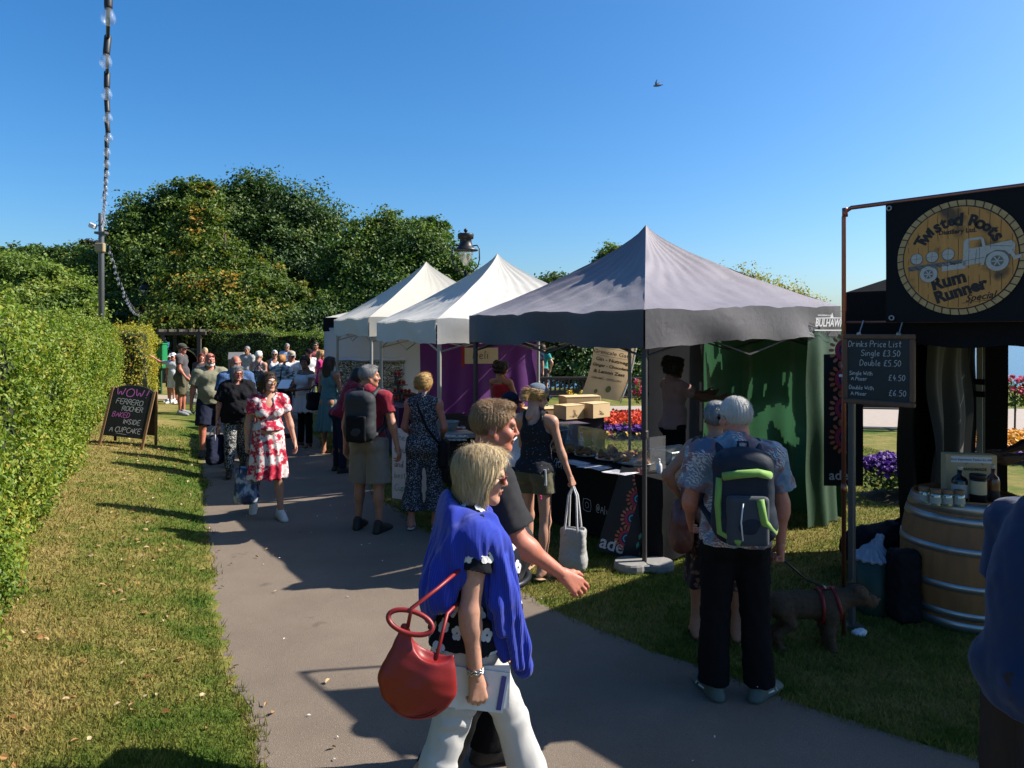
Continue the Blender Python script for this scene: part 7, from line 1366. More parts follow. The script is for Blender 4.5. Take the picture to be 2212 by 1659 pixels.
m_greypolo = F_('charcoal_pique', (.026, .026, .029), .12, 6, 700, .25, .85, fold=7); m_blktrs = F_('black_cotton', (.008, .008, .009), .2, 7, 600, .3); m_maroon = F_('maroon_cotton', (.19, .012, .025), .15, 7, 700, .3); m_khaki = F_('stone_khaki', (.17, .145, .115), .1, 6, 700, .25); m_blk = F_('black_jersey', (.010, .010, .012), .2, 7, 700, .25); m_beige = F_('sage_beige', (.175, .17, .115), .1, 6, 700, .2); m_navyc = F_('navy_cotton', (.012, .015, .032), .15, 6, 700, .2); m_charc = F_('charcoal_cotton', (.055, .05, .052), .15, 6, 700, .2); m_olive = F_('olive_cotton', (.075, .068, .038), .15, 6, 700, .2); m_whitec = F_('white_cotton', (.48, .48, .49), .06, 6, 700, .2); m_pinkt = F_('pale_pink', (.42, .27, .28), .1, 6, 700, .2); m_hot = F_('hot_pink', (.46, .02, .14), .1, 6, 700, .2); m_coral = F_('coral_cotton', (.42, .10, .10), .1, 6, 700, .2); m_teal = F_('teal_cotton', (.075, .155, .155), .12, 6, 600, .3); m_tealb = F_('bright_teal', (.02, .22, .20), .12, 6, 600, .2); m_dusty = F_('dusty_pink_cotton', (.30, .17, .15), .1, 6, 700, .2); m_navyt = F_('blue_jersey', (.010, .024, .068), .15, 6, 700, .25); m_cream = F_('cream_cotton', (.36, .28, .19), .1, 6, 700, .2); m_redc = F_('red_cotton', (.32, .015, .025), .1, 6, 700, .2); m_lblue = F_('light_blue', (.25, .33, .46), .1, 6, 700, .2); m_capblue = F_('faded_blue_cap', (.085, .11, .14), .2, 18, 500, .25); m_capolive = F_('olive_cap', (.045, .045, .032), .15, 9, 500, .2); m_capbeige = F_('beige_cap', (.36, .31, .24), .1, 9, 500, .2); m_dkgrey = F_('graphite_nylon', (.030, .032, .036), .2, 9, 500, .35, .6); m_bpnavy = F_('blue_black_nylon', (.014, .020, .032), .2, 9, 500, .3, .6); m_bpgrey = F_('slate_nylon', (.035, .045, .055), .2, 9, 500, .3, .6); m_lime = F_('lime_trim', (.16, .30, .06), .1, 9, 500, .2, .6)
m_whtrainer = plain('white_trainer', (.46, .46, .45), .6, bump=.3); m_blshoe = plain('dark_shoe', (.014, .013, .013), .6); m_tealshoe = plain('grey_green_trainer', (.055, .085, .08), .6, bump=.3); m_greytr = plain('grey_trainer', (.22, .23, .25), .6, bump=.3); m_thong = plain('tan_sandal', (.30, .19, .12), .7)
def tote(label, p, rz, w, h, m, m_handle=None, d=.10, hl=.24, name='tote_bag', fold=.008, group=None, hang=0):
    """soft open bag hanging from the point p by two loop handles"""
    o = thing(name, label, 'bag', p, rz, group); z1 = -hl; V, Q = surf([rbox((0, 0, z1 - h / 2), (w, d, h), None, .035), ell((0, 0, z1 - h * .78), (w * .52, d * .75, h * .25))], .011, .05, subs=[rbox((0, 0, z1 + .02), (w * .86, d * .55, .10), None, .01)]); V = V + vnormals(V, Q) * (fold * snoise(V, 12, 1))[:, None]; MB().add(V, [Q]).build('bag_body', m, o, True)
    for y in (-1, 1):
        q = MB(); q.tube([(-w * .26, y * d * .46, z1 - .06), (-w * .25, y * d * .45, z1 + .01), (-w * .16, y * .02, -hl * .25), (0, y * .012, .0), (w * .16, y * .02, -hl * .25), (w * .25, y * d * .45, z1 + .01), (w * .26, y * d * .46, z1 - .06)], .009, 6); q.build('handle', m_handle or m, o, True)
    return o
# ------------------------------------------------------------------ foreground couple
W = Person('woman with blonde bob, blue cardigan round her shoulders and white jeans', (-.165, 2.68), 84, H=1.655, fem=True, fat=.55, skin='fair', R_arm=((.18, -.14, -1), (.04, .10, -1), 'pinch', (-.35, 1, .1)), L_arm=((.12, .12, -1), (0, .3, -1)), R_leg=(-17, -26, 4, 24), L_leg=(25, 17, 4), look=(9, -4), lean=3, hair='bob', hairc='blonde', h=.009, shoe=m_whtrainer, twist=4)
W.tee(m_floral, hem=.945, sleeve=.46, loose=.020, neck='v', folds=.008, ex=.010, flare=.022); W.fold = lambda *a: (lambda V: .0055 * np.sin(V[:, 2] * 62 + 4 * snoise(V, 5, 1) + 22 * V[:, 1]) * np.clip(snoise(V * (1, 1, .8), 6, 2) * 1.6, 0, 1) + .004 * snoise(V * (1, 1, .3), 10, 0)); W.trousers(m_wdenim, 2.0, .012, 1.01, .098); W.glasses(plain('tortoiseshell', (.07, .012, .010), .25), m_lensr)
def print_flowers(o, n_, size, m, seed):
    """five-petalled flowers printed on a garment: each lies on its surface"""
    me = o.data; N = len(me.vertices); v = np.zeros(N * 3, np.float32); me.vertices.foreach_get('co', v); v = v.reshape(-1, 3).astype(float); nn = np.zeros(N * 3, np.float32); me.vertices.foreach_get('normal', nn); nn = nn.reshape(-1, 3).astype(float); rg = np.random.default_rng(seed); bm = bmesh.new(); bm.from_mesh(me); me.materials.append(m); done = []
    for i in rg.permutation(N):
        if len(done) >= n_: break
        if any(np.linalg.norm(v[i] - d) < size * 2.1 for d in done): continue
        done.append(v[i]); Fm = frame(rg.normal(size=3), nn[i]); s_ = size * rg.uniform(.75, 1.15)
        for k in range(5):
            a_ = k * 1.257 + rg.normal(0, .12); t = np.linspace(0, 2 * math.pi, 11)[:-1]; P = np.stack([np.cos(a_) * s_ * .55 + np.cos(t) * s_ * .46, np.sin(a_) * s_ * .55 + np.sin(t) * s_ * .42, 0 * t], 1) @ Fm.T + v[i]
            d2 = ((P[:, None, :] - v[None, ::2, :]) ** 2).sum(2).argmin(1); near = v[::2][d2]; n2 = nn[::2][d2]; P = P - n2 * ((P - near) * n2).sum(1)[:, None] + n2 * .0028; bm.faces.new([bm.verts.new(p_) for p_ in P]).material_index = 1
    bm.to_mesh(me); bm.free(); me.update()
print_flowers(W.clothes[[c.name.startswith('shirt') for c in W.clothes].index(True)], 110, .033, m_petal, 3)
Tm = lambda p: mv(p, W.Mt, W.piv - W.Mt @ np.array((0, 0, .92)))
P = [cap((-.14, -.02, 1.405), (.14, -.02, 1.405), .080, k=.04), ell((.184, -.012, 1.385), (.068, .092, .082), k=.04), ell((-.19, -.012, 1.372), (.07, .09, .105), k=.04), cap((-.085, -.085, 1.455), (.085, -.085, 1.455), .038, k=.02), cap((.085, -.085, 1.455), (.118, .03, 1.455), .038, .038, k=.02), cap((.118, .03, 1.455), (.150, .055, 1.35), .040, .044, k=.02),
     cap((.02, -.125, 1.38), (.07, -.185, 1.17), .145, .125, ax=(0, 1, 0), sq=.26, k=.04), cap((-.10, -.125, 1.38), (-.08, -.17, 1.14), .12, .12, ax=(0, 1, 0), sq=.26, k=.04), cap((.19, -.09, 1.34), (.20, -.15, 1.17), .070, .060, ax=(1, 0, 0), sq=.42, k=.03),
     cap((.158, .045, 1.37), (.168, .085, 1.18), .068, .078, ax=(1, 0, 0), sq=.50, k=.025), cap((.168, .085, 1.18), (.165, .150, .965), .078, .066, ax=(1, 0, 0), sq=.42, k=.02), cap((.20, .050, 1.37), (.222, .085, 1.16), .036, .040, ax=(1, 0, 0), sq=.6, k=.008), cap((.222, .085, 1.16), (.215, .105, 1.05), .040, .024, ax=(1, 0, 0), sq=.6, k=.008), cap((.19, .085, 1.32), (.205, .13, 1.10), .030, .034, k=.006), cap((.205, .13, 1.10), (.195, .170, .90), .034, .026, k=.006), cap((.145, .14, 1.14), (.13, .205, .875), .034, .040, k=.01), cap((-.14, .07, 1.40), (-.13, .17, 1.02), .05, .05, ax=(0, 1, 0), sq=.5, k=.03)]
ang = lambda V: np.arctan2(V[:, 1] - .02, V[:, 0] * .8)
ff = lambda V: ((.0085 * np.sin(ang(V) * 14 + 2.4 * np.sin(V[:, 2] * 5) + 11 * (V[:, 2] - 1.3)) + .0035 * np.sin(ang(V) * 37 + 15 * V[:, 2])) * np.clip((1.46 - V[:, 2]) * 7, .1, 1) + .005 * snoise(V * (1, 1, .4), 13, 2))
cg_ = W.garment('cardigan', [Tm(p) for p in P], m_cardi, .02, subs=[Tm(ell((0, .05, 1.53), (.088, .115, .10)))], folds=ff, hh=.0062)
vv = np.zeros(len(cg_.data.vertices) * 3, np.float32); cg_.data.vertices.foreach_get('co', vv); vv = vv.reshape(-1, 3) / W.S; at_ = cg_.data.attributes.new('rib', 'FLOAT', 'POINT'); at_.data.foreach_set('value', (ang(vv) * .17).astype(np.float32))
wr = W.arm[1][2]; f_ = W.arm[1][3]; bm = MB(); u1 = nrm(np.cross(f_, (0, 0, 1.))); u2 = np.cross(f_, u1)
for k_, dz in ((0, .022), (1, .032)): bm.tube([(wr - f_ * dz + .031 * (math.cos(a) * u1 + math.sin(a) * u2 * 1.05) + f_ * .004 * math.sin(a * 9)) * W.S for a in np.linspace(0, 6.283, 37)[:-1]], .0035, 5, closed=True)
bm.build('bracelet', plain('silver', (.5, .49, .46), .25, .9), W.o, True)
pk_ = W.hand(1, .075); bo = thing('booklet', 'white folded booklet with a blue strip held in the blonde woman\'s hand', 'booklet', pk_, -R(84)); Rm = rotz(R(90)) @ roty(0); q = MB()
def flat(c, s_, mi, ang=R(-8)): q.box(c, s_, R3=rotx(ang))
Rk = rotx(R(-10)); q = MB(); q.box((-.03, .005, .01), (.006, .205, .15), R3=Rk); q.build('booklet_sheets', plain('white_paper', (.52, .52, .53), .7), bo); q = MB(); q.box((-.026, .088, -.005), (.008, .018, .125), R3=Rk); q.build('blue_strip', plain('blue_print', (.05, .05, .2), .6), bo); q = MB(); q.box((-.036, .02, .015), (.004, .20, .16), R3=rotx(R(-2))); q.build('back_sheet', plain('white_paper', (.52, .52, .53), .7), bo)
# red hobo bag hanging at her side
n = NT('red_leather'); n.bump(n.noise(220, 3), .12, .004); m_redl = n.done(n.mix(n.noise(6, 4), (.15, .007, .008), (.21, .010, .010)), .46, .4)
hb_ = np.array(D(903, 1440, 2.42)); ho = thing('handbag', 'red leather hobo bag with a ring handle hanging at the blonde woman\'s side', 'bag', hb_); P = [ell((.0, 0, -.055), (.122, .040, .125)), cap((-.045, 0, .135), (-.045, 0, -.02), .016, .080, ax=(0, 1, 0), sq=.42), cap((.105, 0, .03), (.06, 0, -.06), .022, .07, ax=(0, 1, 0), sq=.45)]; V, Q = surf(P, .005, .03, subs=[ell((.062, -.01, .105), (.078, .04, .085))], sk=.012); V = V + vnormals(V, Q) * (.004 * snoise(V, 11, 1))[:, None]; MB().add(V, [Q]).build('bag_body', m_redl, ho, True)
q = MB(); q.tube([(-.025 + .075 * math.cos(a), -.01 + .012 * math.sin(a), .155 + .034 * math.sin(a) + .018 * math.cos(a) * -1) for a in np.linspace(0, 6.283, 33)[:-1]], .0085, 8, closed=True); q.build('ring_handle', m_redl, ho, True); a_ = np.linspace(3.3, 6.1, 24); q = MB(); q.tube(np.stack([.108 * np.cos(a_), -.0215 + 0 * a_, -.055 + .110 * np.sin(a_)], 1), .0020, 5); q.tube(np.stack([.099 * np.cos(a_), -.0255 + 0 * a_, -.055 + .101 * np.sin(a_)], 1), .0014, 5); q.build('seam', m_redl, ho, True)
sh = W.wpt(np.array(W.T((.205, -.07, 1.30))) * W.S) - hb_; q = MB(); q.tube([sh, sh * .5 + np.array((-.012, -.02, .10)), (-.022, -.005, .20), (-.035, 0, .135)], .007, 6); q.tube([(.06, .0, .02), (.09, .10, .14), sh * (.8, 1, .5) + np.array((.05, .15, 0))], .007, 6); q.build('shoulder_strap', m_redl, ho, True); q = MB(); q.tube([(-.022, -.004, .20), (-.028, -.002, .165), (-.038, 0, .13)], .006, 6); q.build('clasp', plain('gold_clasp', (.5, .36, .14), .25, .9), ho, True)
Mn = Person('man in a charcoal polo with sandy hair and white moustache beside the blonde woman', (-.115, 3.20), 82, H=1.775, fat=.62, skin='red', R_arm=((.14, .36, -.9), (-.06, .66, -.52), 'relax', (-.4, .8, .3)), L_arm=((.12, -.3, -1), (0, .1, -1)), R_leg=(-10, -24, 3, 22), L_leg=(6, -4, 3), look=(6, -3), lean=2, hair='short', hairc='sandy', h=.010, shoe=m_blshoe)
Mn.tee(m_greypolo, hem=.93, sleeve=.80, loose=.018, neck='collar', folds=.005, ex=.022, flare=.024, collar=m_greypolo); Mn.trousers(m_blktrs, 2.0, .022, 1.02, .092); Mn.beard(HR['white'], 'moustache')
q = MB(); pm = Mn.T((.06, .215, 1.30)) * Mn.S; 
for dx, dz, s_ in ((0, 0, .006), (.006, .006, .005), (-.006, -.004, .006), (.010, -.004, .004), (-.008, .006, .004)): q.box(pm + (dx, .012, dz), (s_, .006, s_), R3=rotz(.3))
q.build('chest_emblem', m_hot, Mn.o); q = MB(); b0 = [Mn.T(((.175 + .05 * .62) * math.cos(a), (.135 + .07 * .62) * math.sin(a) + .01, .935)) * Mn.S for a in np.linspace(0, 6.283, 33)[:-1]]; q.tube(b0, .016, 6, closed=True); q.build('belt', m_blackpl, Mn.o, True)
# ------------------------------------------------------------------ shoppers at the grey tent
C_ = Person('woman in a blue cap with a ponytail and black camisole carrying a pale tote bag', (.20, 6.02), 30, H=1.635, fem=True, fat=.1, skin='fair', R_arm=((.22, .16, -1), (.30, .22, -1), 'grip', (.2, 1, .2)), L_arm=((.12, .4, -1), (-.2, 1, -.3)), R_leg=(-3, -12, 4, 12), L_leg=(10, 2, 3), look=(22, -12), lean=4, undercap=True, hair='pony', hairc='gold', h=.011, feet='sandal', shoe=m_thong)
C_.tee(m_sprig, hem=.93, sleeve=0, loose=.016, neck='tank', name='camisole'); C_.trousers(m_olive, .42, .014, 1.0, .02, name='shorts'); C_.cap_hat(m_capblue); C_.glasses(m_blackpl)
q = MB(); a_ = C_.T((.13, -.10, .90)) * C_.S; q.box(a_, (.075, .01, .14), R3=rotx(.1), bev=.004); q.build('pocket_phone', m_white, C_.o)
m_tote = NT('silver_weave'); ck = m_tote.add('TexChecker'); ck.inputs['Scale'].default_value = 110; m_tote.link(m_tote.co(), ck.inputs['Vector']); m_tote.bump(ck.outputs['Fac'], .4, .004); m_totem = m_tote.done(m_tote.mix(ck.outputs['Fac'], (.34, .335, .32), (.26, .255, .25)), .6, .3)
tote('pale grey woven tote held by the woman in the blue cap', C_.hand(1, .085), R(-25), .22, .36, m_totem, m_whitec, .11, .36)
Rm_ = Person('man in a maroon shirt and stone shorts with a black backpack, looking right', (-1.52, 7.44), 14, H=1.76, fat=.2, skin='tan', R_arm=((.30, -.10, -1), (.20, .12, -1)), L_arm=((.22, -.05, -1), (.1, .15, -1)), R_leg=(-4, -6, 5), L_leg=(5, -3, 4), look=(58, 0), hair='short', hairc='salt', h=.012, shoe=m_blshoe)
Rm_.tee(m_maroon, hem=.93, sleeve=.62, loose=.014); Rm_.trousers(m_khaki, .98, .024, 1.0, .04, name='shorts'); Rm_.backpack('black backpack on the man in the maroon shirt', m_dkgrey, m_blkbag, size=1.12)
J = Person('woman with a golden updo in a speckled navy jumpsuit, seen from behind', (-.945, 7.50), 6, H=1.64, fem=True, fat=.3, skin='pink', R_arm=((.24, .12, -1), (-.30, .75, -.65)), L_arm=((.24, .12, -1), (-.25, .8, -.6)), R_leg=(3, -3, 4), L_leg=(-2, -6, 4, 8), look=(14, -6), hair='updo', hairc='gold', h=.012, feet='sandal', shoe=m_whtrainer)
J.tee(m_jump, hem=.95, sleeve=0, loose=.014, neck='crew', name='bodice'); J.trousers(m_jump, 1.72, .030, 1.06, .13, name='wide_trousers', folds=.010)
q = MB(); tj = lambda p: J.T(p) * J.S; q.tube([tj((-.08, .05, 1.48)), tj((-.07, -.06, 1.475)), tj((-.02, -.128, 1.33)), tj((.06, -.14, 1.15)), tj((.17, -.12, 1.0)), tj((.21, -.04, .93))], .014, 6); 
sb_ = thing('crossbody_bag', 'black crossbody bag on the woman in the speckled jumpsuit', 'bag', J.o.location, J.o.rotation_euler[2]); q.build('strap', m_blkbag, sb_, True); V, Q = surf([rbox(J.T((.225, -.02, .78)), (.10, .20, .30), None, .04)], .012); MB().add(V, [Q]).build('bag_body', m_blkbag, sb_, True)
N_ = Person('person in a navy cap half hidden behind the sandy-haired man', (-.02, 7.0), 35, H=1.50, fem=True, fat=.2, skin='fair', R_arm=((.15, .5, -.8), (-.2, .8, .2)), L_arm=((.62, .05, -.75), (-.05, .8, -.3)), look=(20, -10), undercap=True, hair='bob', hairc='dark', h=.014, shoe=m_whtrainer)
N_.tee(m_whitec, hem=.9, sleeve=.25); N_.trousers(m_navyc, 2.0); N_.cap_hat(m_navyc)
# ------------------------------------------------------------------ couple in front of the drinks stall, with their dog
B_ = Person('white-haired man in a leafy blue shirt and black trousers with a grey and lime backpack', (1.285, 3.95), 6, H=1.735, fat=.32, skin='pink', R_arm=((.24, .03, -1), (.02, .16, -1), 'grip'), L_arm=((.22, .1, -1), (-.1, .7, -.6)), R_leg=(3, -2, 4, 0, 42), L_leg=(2, -1, 3, 0, 20), look=(-22, -4), hair='crop', hairc='white', h=.010, shoe=m_tealshoe)
B_.tee(m_hawaii, hem=.905, sleeve=.72, loose=.024, neck='collar', folds=.007, ex=.026, flare=.028, collar=m_hawaii); B_.trousers(m_blktrs, 2.0, .020, 1.0, .088); B_.glasses(m_blackpl); B_.backpack('grey backpack with lime trim on the white-haired man', m_bpnavy, m_bpgrey, m_lime, 1.12)
for sx in (1, -1): 
    q = MB(); T3 = lambda p: (B_.to_foot(sx, cap(p, p, .01))[1]) * B_.S
    q.tube([T3((sx * .047, .02, .045)), T3((sx * .050, .075, .040))], .006, 5); q.tube([T3((sx * .050, .10, .048)), T3((sx * .049, .115, .030))], .005, 5); q.tube([T3((-.03, -.06, .105)), T3((.0, -.068, .108)), T3((.03, -.06, .105))], .016, 6); q.build('shoe_stripes', m_whitec, B_.o, True)
A_ = Person('woman in a brown floral dress with her hand on her hip beside the white-haired man', (1.40, 4.74), 12, H=1.63, fem=True, fat=.35, skin='tan', L_arm=((.62, -.08, -.72), (-.42, .42, -.72), 'relax', (-.3, .6, -.6)), R_arm=((.15, .1, -1), (0, .2, -1)), R_leg=(2, -2, 5), L_leg=(3, -2, 5), look=(10, 4), hair='short', hairc='grey', h=.012, feet='sandal', shoe=m_blackpl)
A_.tee(m_brfl, hem=.98, sleeve=0, loose=.014, neck='scoop', name='bodice'); A_.skirt(m_brfl, 1.06, .40, .155, .215, name='dress_skirt', nf=9, amp=.012); A_.glasses(m_blackpl)
hp_ = A_.wpt(np.array((-.235, -.10, .86)) * A_.S); hb2 = thing('handbag', 'soft brown leather handbag on the woman in the brown floral dress', 'bag', hp_, A_.o.rotation_euler[2]); m_brl = plain('brown_leather', (.12, .040, .030), .5, bump=.2); V, Q = surf([rbox((-.01, -.02, 0), (.13, .30, .26), rotx(R(18)), .05), ell((-.02, -.02, -.06), (.075, .17, .12))], .011, .04); V = V + vnormals(V, Q) * (.005 * snoise(V, 12))[:, None]; MB().add(V, [Q]).build('bag_body', m_brl, hb2, True); q = MB(); q.tube([(-.02, -.10, .12), (0, -.06, .26), (.02, .0, .38), (.0, .06, .26), (-.02, .10, .12)], .010, 6); q.build('handle', m_brl, hb2, True)
def dog(label, p, rz):
    """small wiry terrier standing, head low to the right"""
    o = thing('dog', label, 'dog', p, rz); s = .37
    P = [ell((0, .10, .285), (.088, .12, .105)), ell((0, -.06, .29), (.082, .16, .092)), ell((0, -.19, .285), (.078, .085, .092)), cap((0, .17, .32), (0, .27, .345), .074, .060, k=.04), ell((0, .315, .36), (.072, .074, .066), k=.03), cap((0, .35, .338), (0, .415, .322), .046, .038, k=.015), ell((0, .395, .300), (.036, .032, .026), k=.015), cap((0, -.25, .33), (0, -.30, .40), .022, .012, k=.03)]
    for sx in (1, -1): P += [cap((sx * .055, .295, .415), (sx * .078, .335, .372), .026, .020, ax=(1, 0, 0), sq=.5, k=.006), cap((sx * .055, .13, .26), (sx * .056, .115, .14), .050, .032, k=.03), cap((sx * .056, .115, .14), (sx * .056, .13, .02), .031, .027, k=.02), cap((sx * .052, .13, .018), (sx * .052, .155, .014), .020, .018, k=.012), cap((sx * .05, -.19, .27), (sx * .052, -.13, .175), .052, .032, k=.03), cap((sx * .052, -.13, .175), (sx * .052, -.225, .105), .030, .020, k=.02), cap((sx * .052, -.225, .105), (sx * .052, -.205, .02), .020, .018, k=.02), cap((sx * .052, -.205, .018), (sx * .052, -.178, .014), .019, .017, k=.01)]
    V, Q = surf(P, .0075, .035); V = relax(V, Q, 1, .4); V = V + vnormals(V, Q) * (.004 * snoise(V, 60, 1))[:, None]; mb = MB().add(V, [Q]); N = vnormals(V, Q); ribbons(mb, V, N, np.tile((0, -.8, -.6), (len(V), 1)), 2600, .028, .003, 4, lift=.006)
    n = NT('terrier_coat'); c = n.mix(n.noise(7, 3), (.12, .07, .04), (.05, .032, .022)); mb.build('body', n.done(c, .85, .2), o, True); q = MB()
    for sx in (1, -1): q.lathe([(.001, -.009), (.008, -.004), (.008, .004), (.001, .009)], (sx * .034, .378, .378), 8)
    q.lathe([(.002, -.014), (.016, -.005), (.016, .006), (.002, .014)], (0, .448, .332), 10); q.build('eyes_and_nose', m_blackpl, o, True); q = MB()
    q.tube([(.096 * math.cos(a), .165 - .02 * math.sin(a), .30 + .102 * math.sin(a)) for a in np.linspace(0, 6.283, 21)[:-1]], .012, 6, closed=True); q.tube([(.098 * math.cos(a), .06, .285 + .108 * math.sin(a)) for a in np.linspace(0, 6.283, 21)[:-1]], .012, 6, closed=True); q.tube([(0, .165, .402), (0, .06, .395)], .012, 6); q.build('harness', m_redl, o, True); return o
dg_ = G(1748, 1400); dog('small tan terrier in a red harness beside the white-haired man', dg_, -R(92)); ld = thing('dog_lead', 'dark lead from the white-haired man\'s hand to the terrier', 'lead', B_.hand(1, .08)); q = MB(); e_ = dg_ + np.array((.11, .0, .40)) - B_.hand(1, .08); q.tube([(0, 0, 0), e_ * .5 - (0, 0, .03), e_], .007, 6); q.build('strap', m_blackpl, ld, True); q = MB(); q.tube([e_ * .93, e_ * 1.0, e_ + (0, 0, -.02)], .010, 6); q.build('clip', m_alu, ld, True)
U = Person('man in a plain blue T-shirt cut off at the right edge, nearest the camera', (1.80, 2.28), 92, H=1.75, fat=.3, skin='tan', R_arm=HANG, L_arm=((.24, .05, -1), (.04, .2, -1)), look=(0, 0), lean=6, hair='short', hairc='brown', h=.010, shoe=m_blshoe)
U.tee(m_navyt, hem=.80, sleeve=.85, loose=.020, folds=.0035, ex=.022, flare=.02, extra=[ell((0, -.05, 1.20), (.155, .125, .30)), ell((0, -.02, .95), (.165, .145, .26))]); U.trousers(F_('dark_brown_cotton', (.035, .026, .02), .15, 6, 700, .2), .98, .024, 1.0, .035, name='shorts')
K = Person('drinks seller in black reaching over the barrel at the right edge', (4.42, 5.55), -75, H=1.75, skin='dark', R_arm=((.1, .55, -.8), (-.1, .85, -.35)), L_arm=((.1, .6, -.75), (-.05, .95, -.3)), hair='crop', hairc='dark', h=.016, shoe=m_blshoe); K.tee(m_blk); K.trousers(m_blktrs, 2.0)
# ------------------------------------------------------------------ stall holders
S1 = Person('stall holder with a beard in a dusty pink T-shirt behind the food tables', (1.98, 8.55), 78, H=1.80, fat=.15, skin='brown', R_arm=((.1, .85, -.45), (-.1, 1, -.05)), L_arm=((.1, .9, -.4), (-.1, 1, 0)), look=(0, -8), hair='curly', hairc='dark', h=.013, shoe=m_blshoe); S1.tee(m_dusty, hem=.90, sleeve=.6, loose=.016); S1.trousers(m_blktrs, 2.0); S1.beard(HR['dark'])
S2 = Person('stall holder with dark curls and bare shoulders in a red apron dress, back turned', (-.16, 10.75), 35, H=1.66, fem=True, fat=.35, skin='tan', R_arm=((.25, .3, -.9), (-.2, .8, -.4)), L_arm=((.2, .3, -.9), (-.2, .8, -.4)), look=(25, -10), hair='curly', hairc='dark', h=.015, shoe=m_blshoe); S2.tee(m_redc, hem=.95, sleeve=0, neck='bare', name='bodice'); S2.skirt(m_redc, 1.05, .5, .16, .24)
q = MB(); q.tube([S2.T((.09, .1, 1.3)) * S2.S, S2.T((.085, .0, 1.49)) * S2.S, S2.T((.07, -.11, 1.34)) * S2.S], .012, 5); q.build('apron_strap', m_redc, S2.o, True)
S3 = Person('stall holder in a cream top bending over the cakes of the off-white tent', (-1.50, 12.7), 120, H=1.68, fem=True, skin='tan', R_arm=((.1, .6, -.7), (0, .9, -.3)), L_arm=((.1, .6, -.7), (0, .9, -.3)), look=(0, -20), lean=10, hair='curly', hairc='dark', h=.016, shoe=m_blshoe); S3.tee(m_cream, sleeve=1.4); S3.trousers(m_blktrs, 2.0)
# ------------------------------------------------------------------ people coming along the path
D_ = Person('woman in a red and white floral dress with glasses, walking towards the camera', (-2.77, 7.95), 153, H=1.66, fem=True, fat=.35, skin='fair', R_arm=((.20, -.12, -1), (.05, .05, -1), 'grip'), L_arm=((.30, -.1, -1), (.22, .22, -1)), R_leg=(-16, -34, 3, 38), L_leg=(10, 6, 3), look=(-22, 4), hair='bob', hairc='brown', h=.011, shoe=m_whtrainer)
D_.tee(m_reddress, hem=1.05, sleeve=.55, loose=.014, neck='v', name='dress_bodice', ex=.016, flare=.02); D_.skirt(m_reddress, 1.14, .48, .150, .235, name='dress_skirt', nf=10, amp=.014); D_.glasses(m_blackpl, glass('amber_lens', (.9, .5, .12), .05, .6))
n = NT('blue_camouflage_bag'); f = n.noise(9, 3, .6, n.mapping((1, 1, .6))); m_bluebag = n.done(n.ramp(f, [(.42, (.015, .03, .07)), (.5, (.06, .10, .19)), (.56, (.32, .36, .42))]), .5, .3)
tote('blue and white patterned bag held by the woman in the floral dress', D_.hand(1, .09), R(5), .24, .40, m_bluebag, m_blackpl, .13, .16)
E_ = Person('woman with grey bob and sunglasses in a baggy black T-shirt and speckled leggings', (-4.05, 10.35), 152, H=1.61, fem=True, fat=.95, skin='pink', R_arm=((.34, .0, -1), (.14, .12, -1), 'grip'), L_arm=((.3, 0, -1), (.1, .15, -1)), R_leg=(14, 4, 4), L_leg=(-12, -28, 4, 26), look=(-15, -2), hair='bob', hairc='grey', h=.014, shoe=m_blshoe)
E_.tee(m_blk, hem=.84, sleeve=.85, loose=.045, folds=.012, ex=.04, flare=.03); E_.trousers(m_legg, 1.92, .022, 1.0, .075, name='leggings'); E_.glasses(m_blackpl, m_lensr)
tote('navy and white shopping bag held by the woman in the black T-shirt', E_.hand(1, .09), R(70), .34, .40, m_navyc, m_whitec, .12, .14)
F1 = Person('bald man in a blue plaid shirt behind the woman in black', (-4.40, 11.2), 150, H=1.72, fat=.35, skin='red', R_arm=((.22, .1, -1), (.02, .2, -1)), L_arm=((.22, 0, -1), (0, .2, -1)), R_leg=(12, 2, 3), L_leg=(-10, -22, 3, 20), look=(-10, -6), hair='ring', hairc='grey', h=.015, shoe=m_blshoe); F1.tee(m_plaid, hem=.88, sleeve=.85, loose=.022, neck='collar', ex=.022, flare=.02, collar=m_plaid); F1.trousers(m_navyc, 2.0)
F2 = Person('bald man with sunglasses on his head, beige T-shirt and navy shorts', (-5.17, 12.05), 152, H=1.75, fat=.5, skin='red', R_arm=((.26, -.02, -1), (.12, .15, -1)), L_arm=((.24, .02, -1), (.06, .12, -1)), R_leg=(12, 6, 4), L_leg=(-12, -26, 4, 24), look=(-12, 0), hair=None, hairc='white', h=.015, shoe=m_blshoe); F2.tee(m_beige, hem=.87, sleeve=.8, loose=.022, ex=.024, flare=.02); F2.trousers(m_navyc, .98, .026, 1.0, .035, name='shorts'); F2.beard(HR['white']); F2.glasses(m_blackpl, m_lensr, up=True)
gB = 'shoppers in the background crowd'
F3 = Person('man in a dark olive cap and charcoal T-shirt standing sideways on the grass', (-8.22, 17.6), 84, H=1.77, fat=.35, skin='red', R_arm=((.12, .12, -1), (-.1, .55, -.8)), L_arm=((.1, .1, -1), (0, .4, -.9), 'grip'), look=(0, -3), hair='crop', hairc='brown', h=.019, shoe=m_greytr, z=float(gz(-8.22, 17.6))); F3.tee(m_charc, hem=.90, sleeve=.6, loose=.018); F3.trousers(m_olive, 1.0, .026, 1.0, .03, name='shorts'); F3.cap_hat(m_capolive); F3.glasses(m_blackpl)
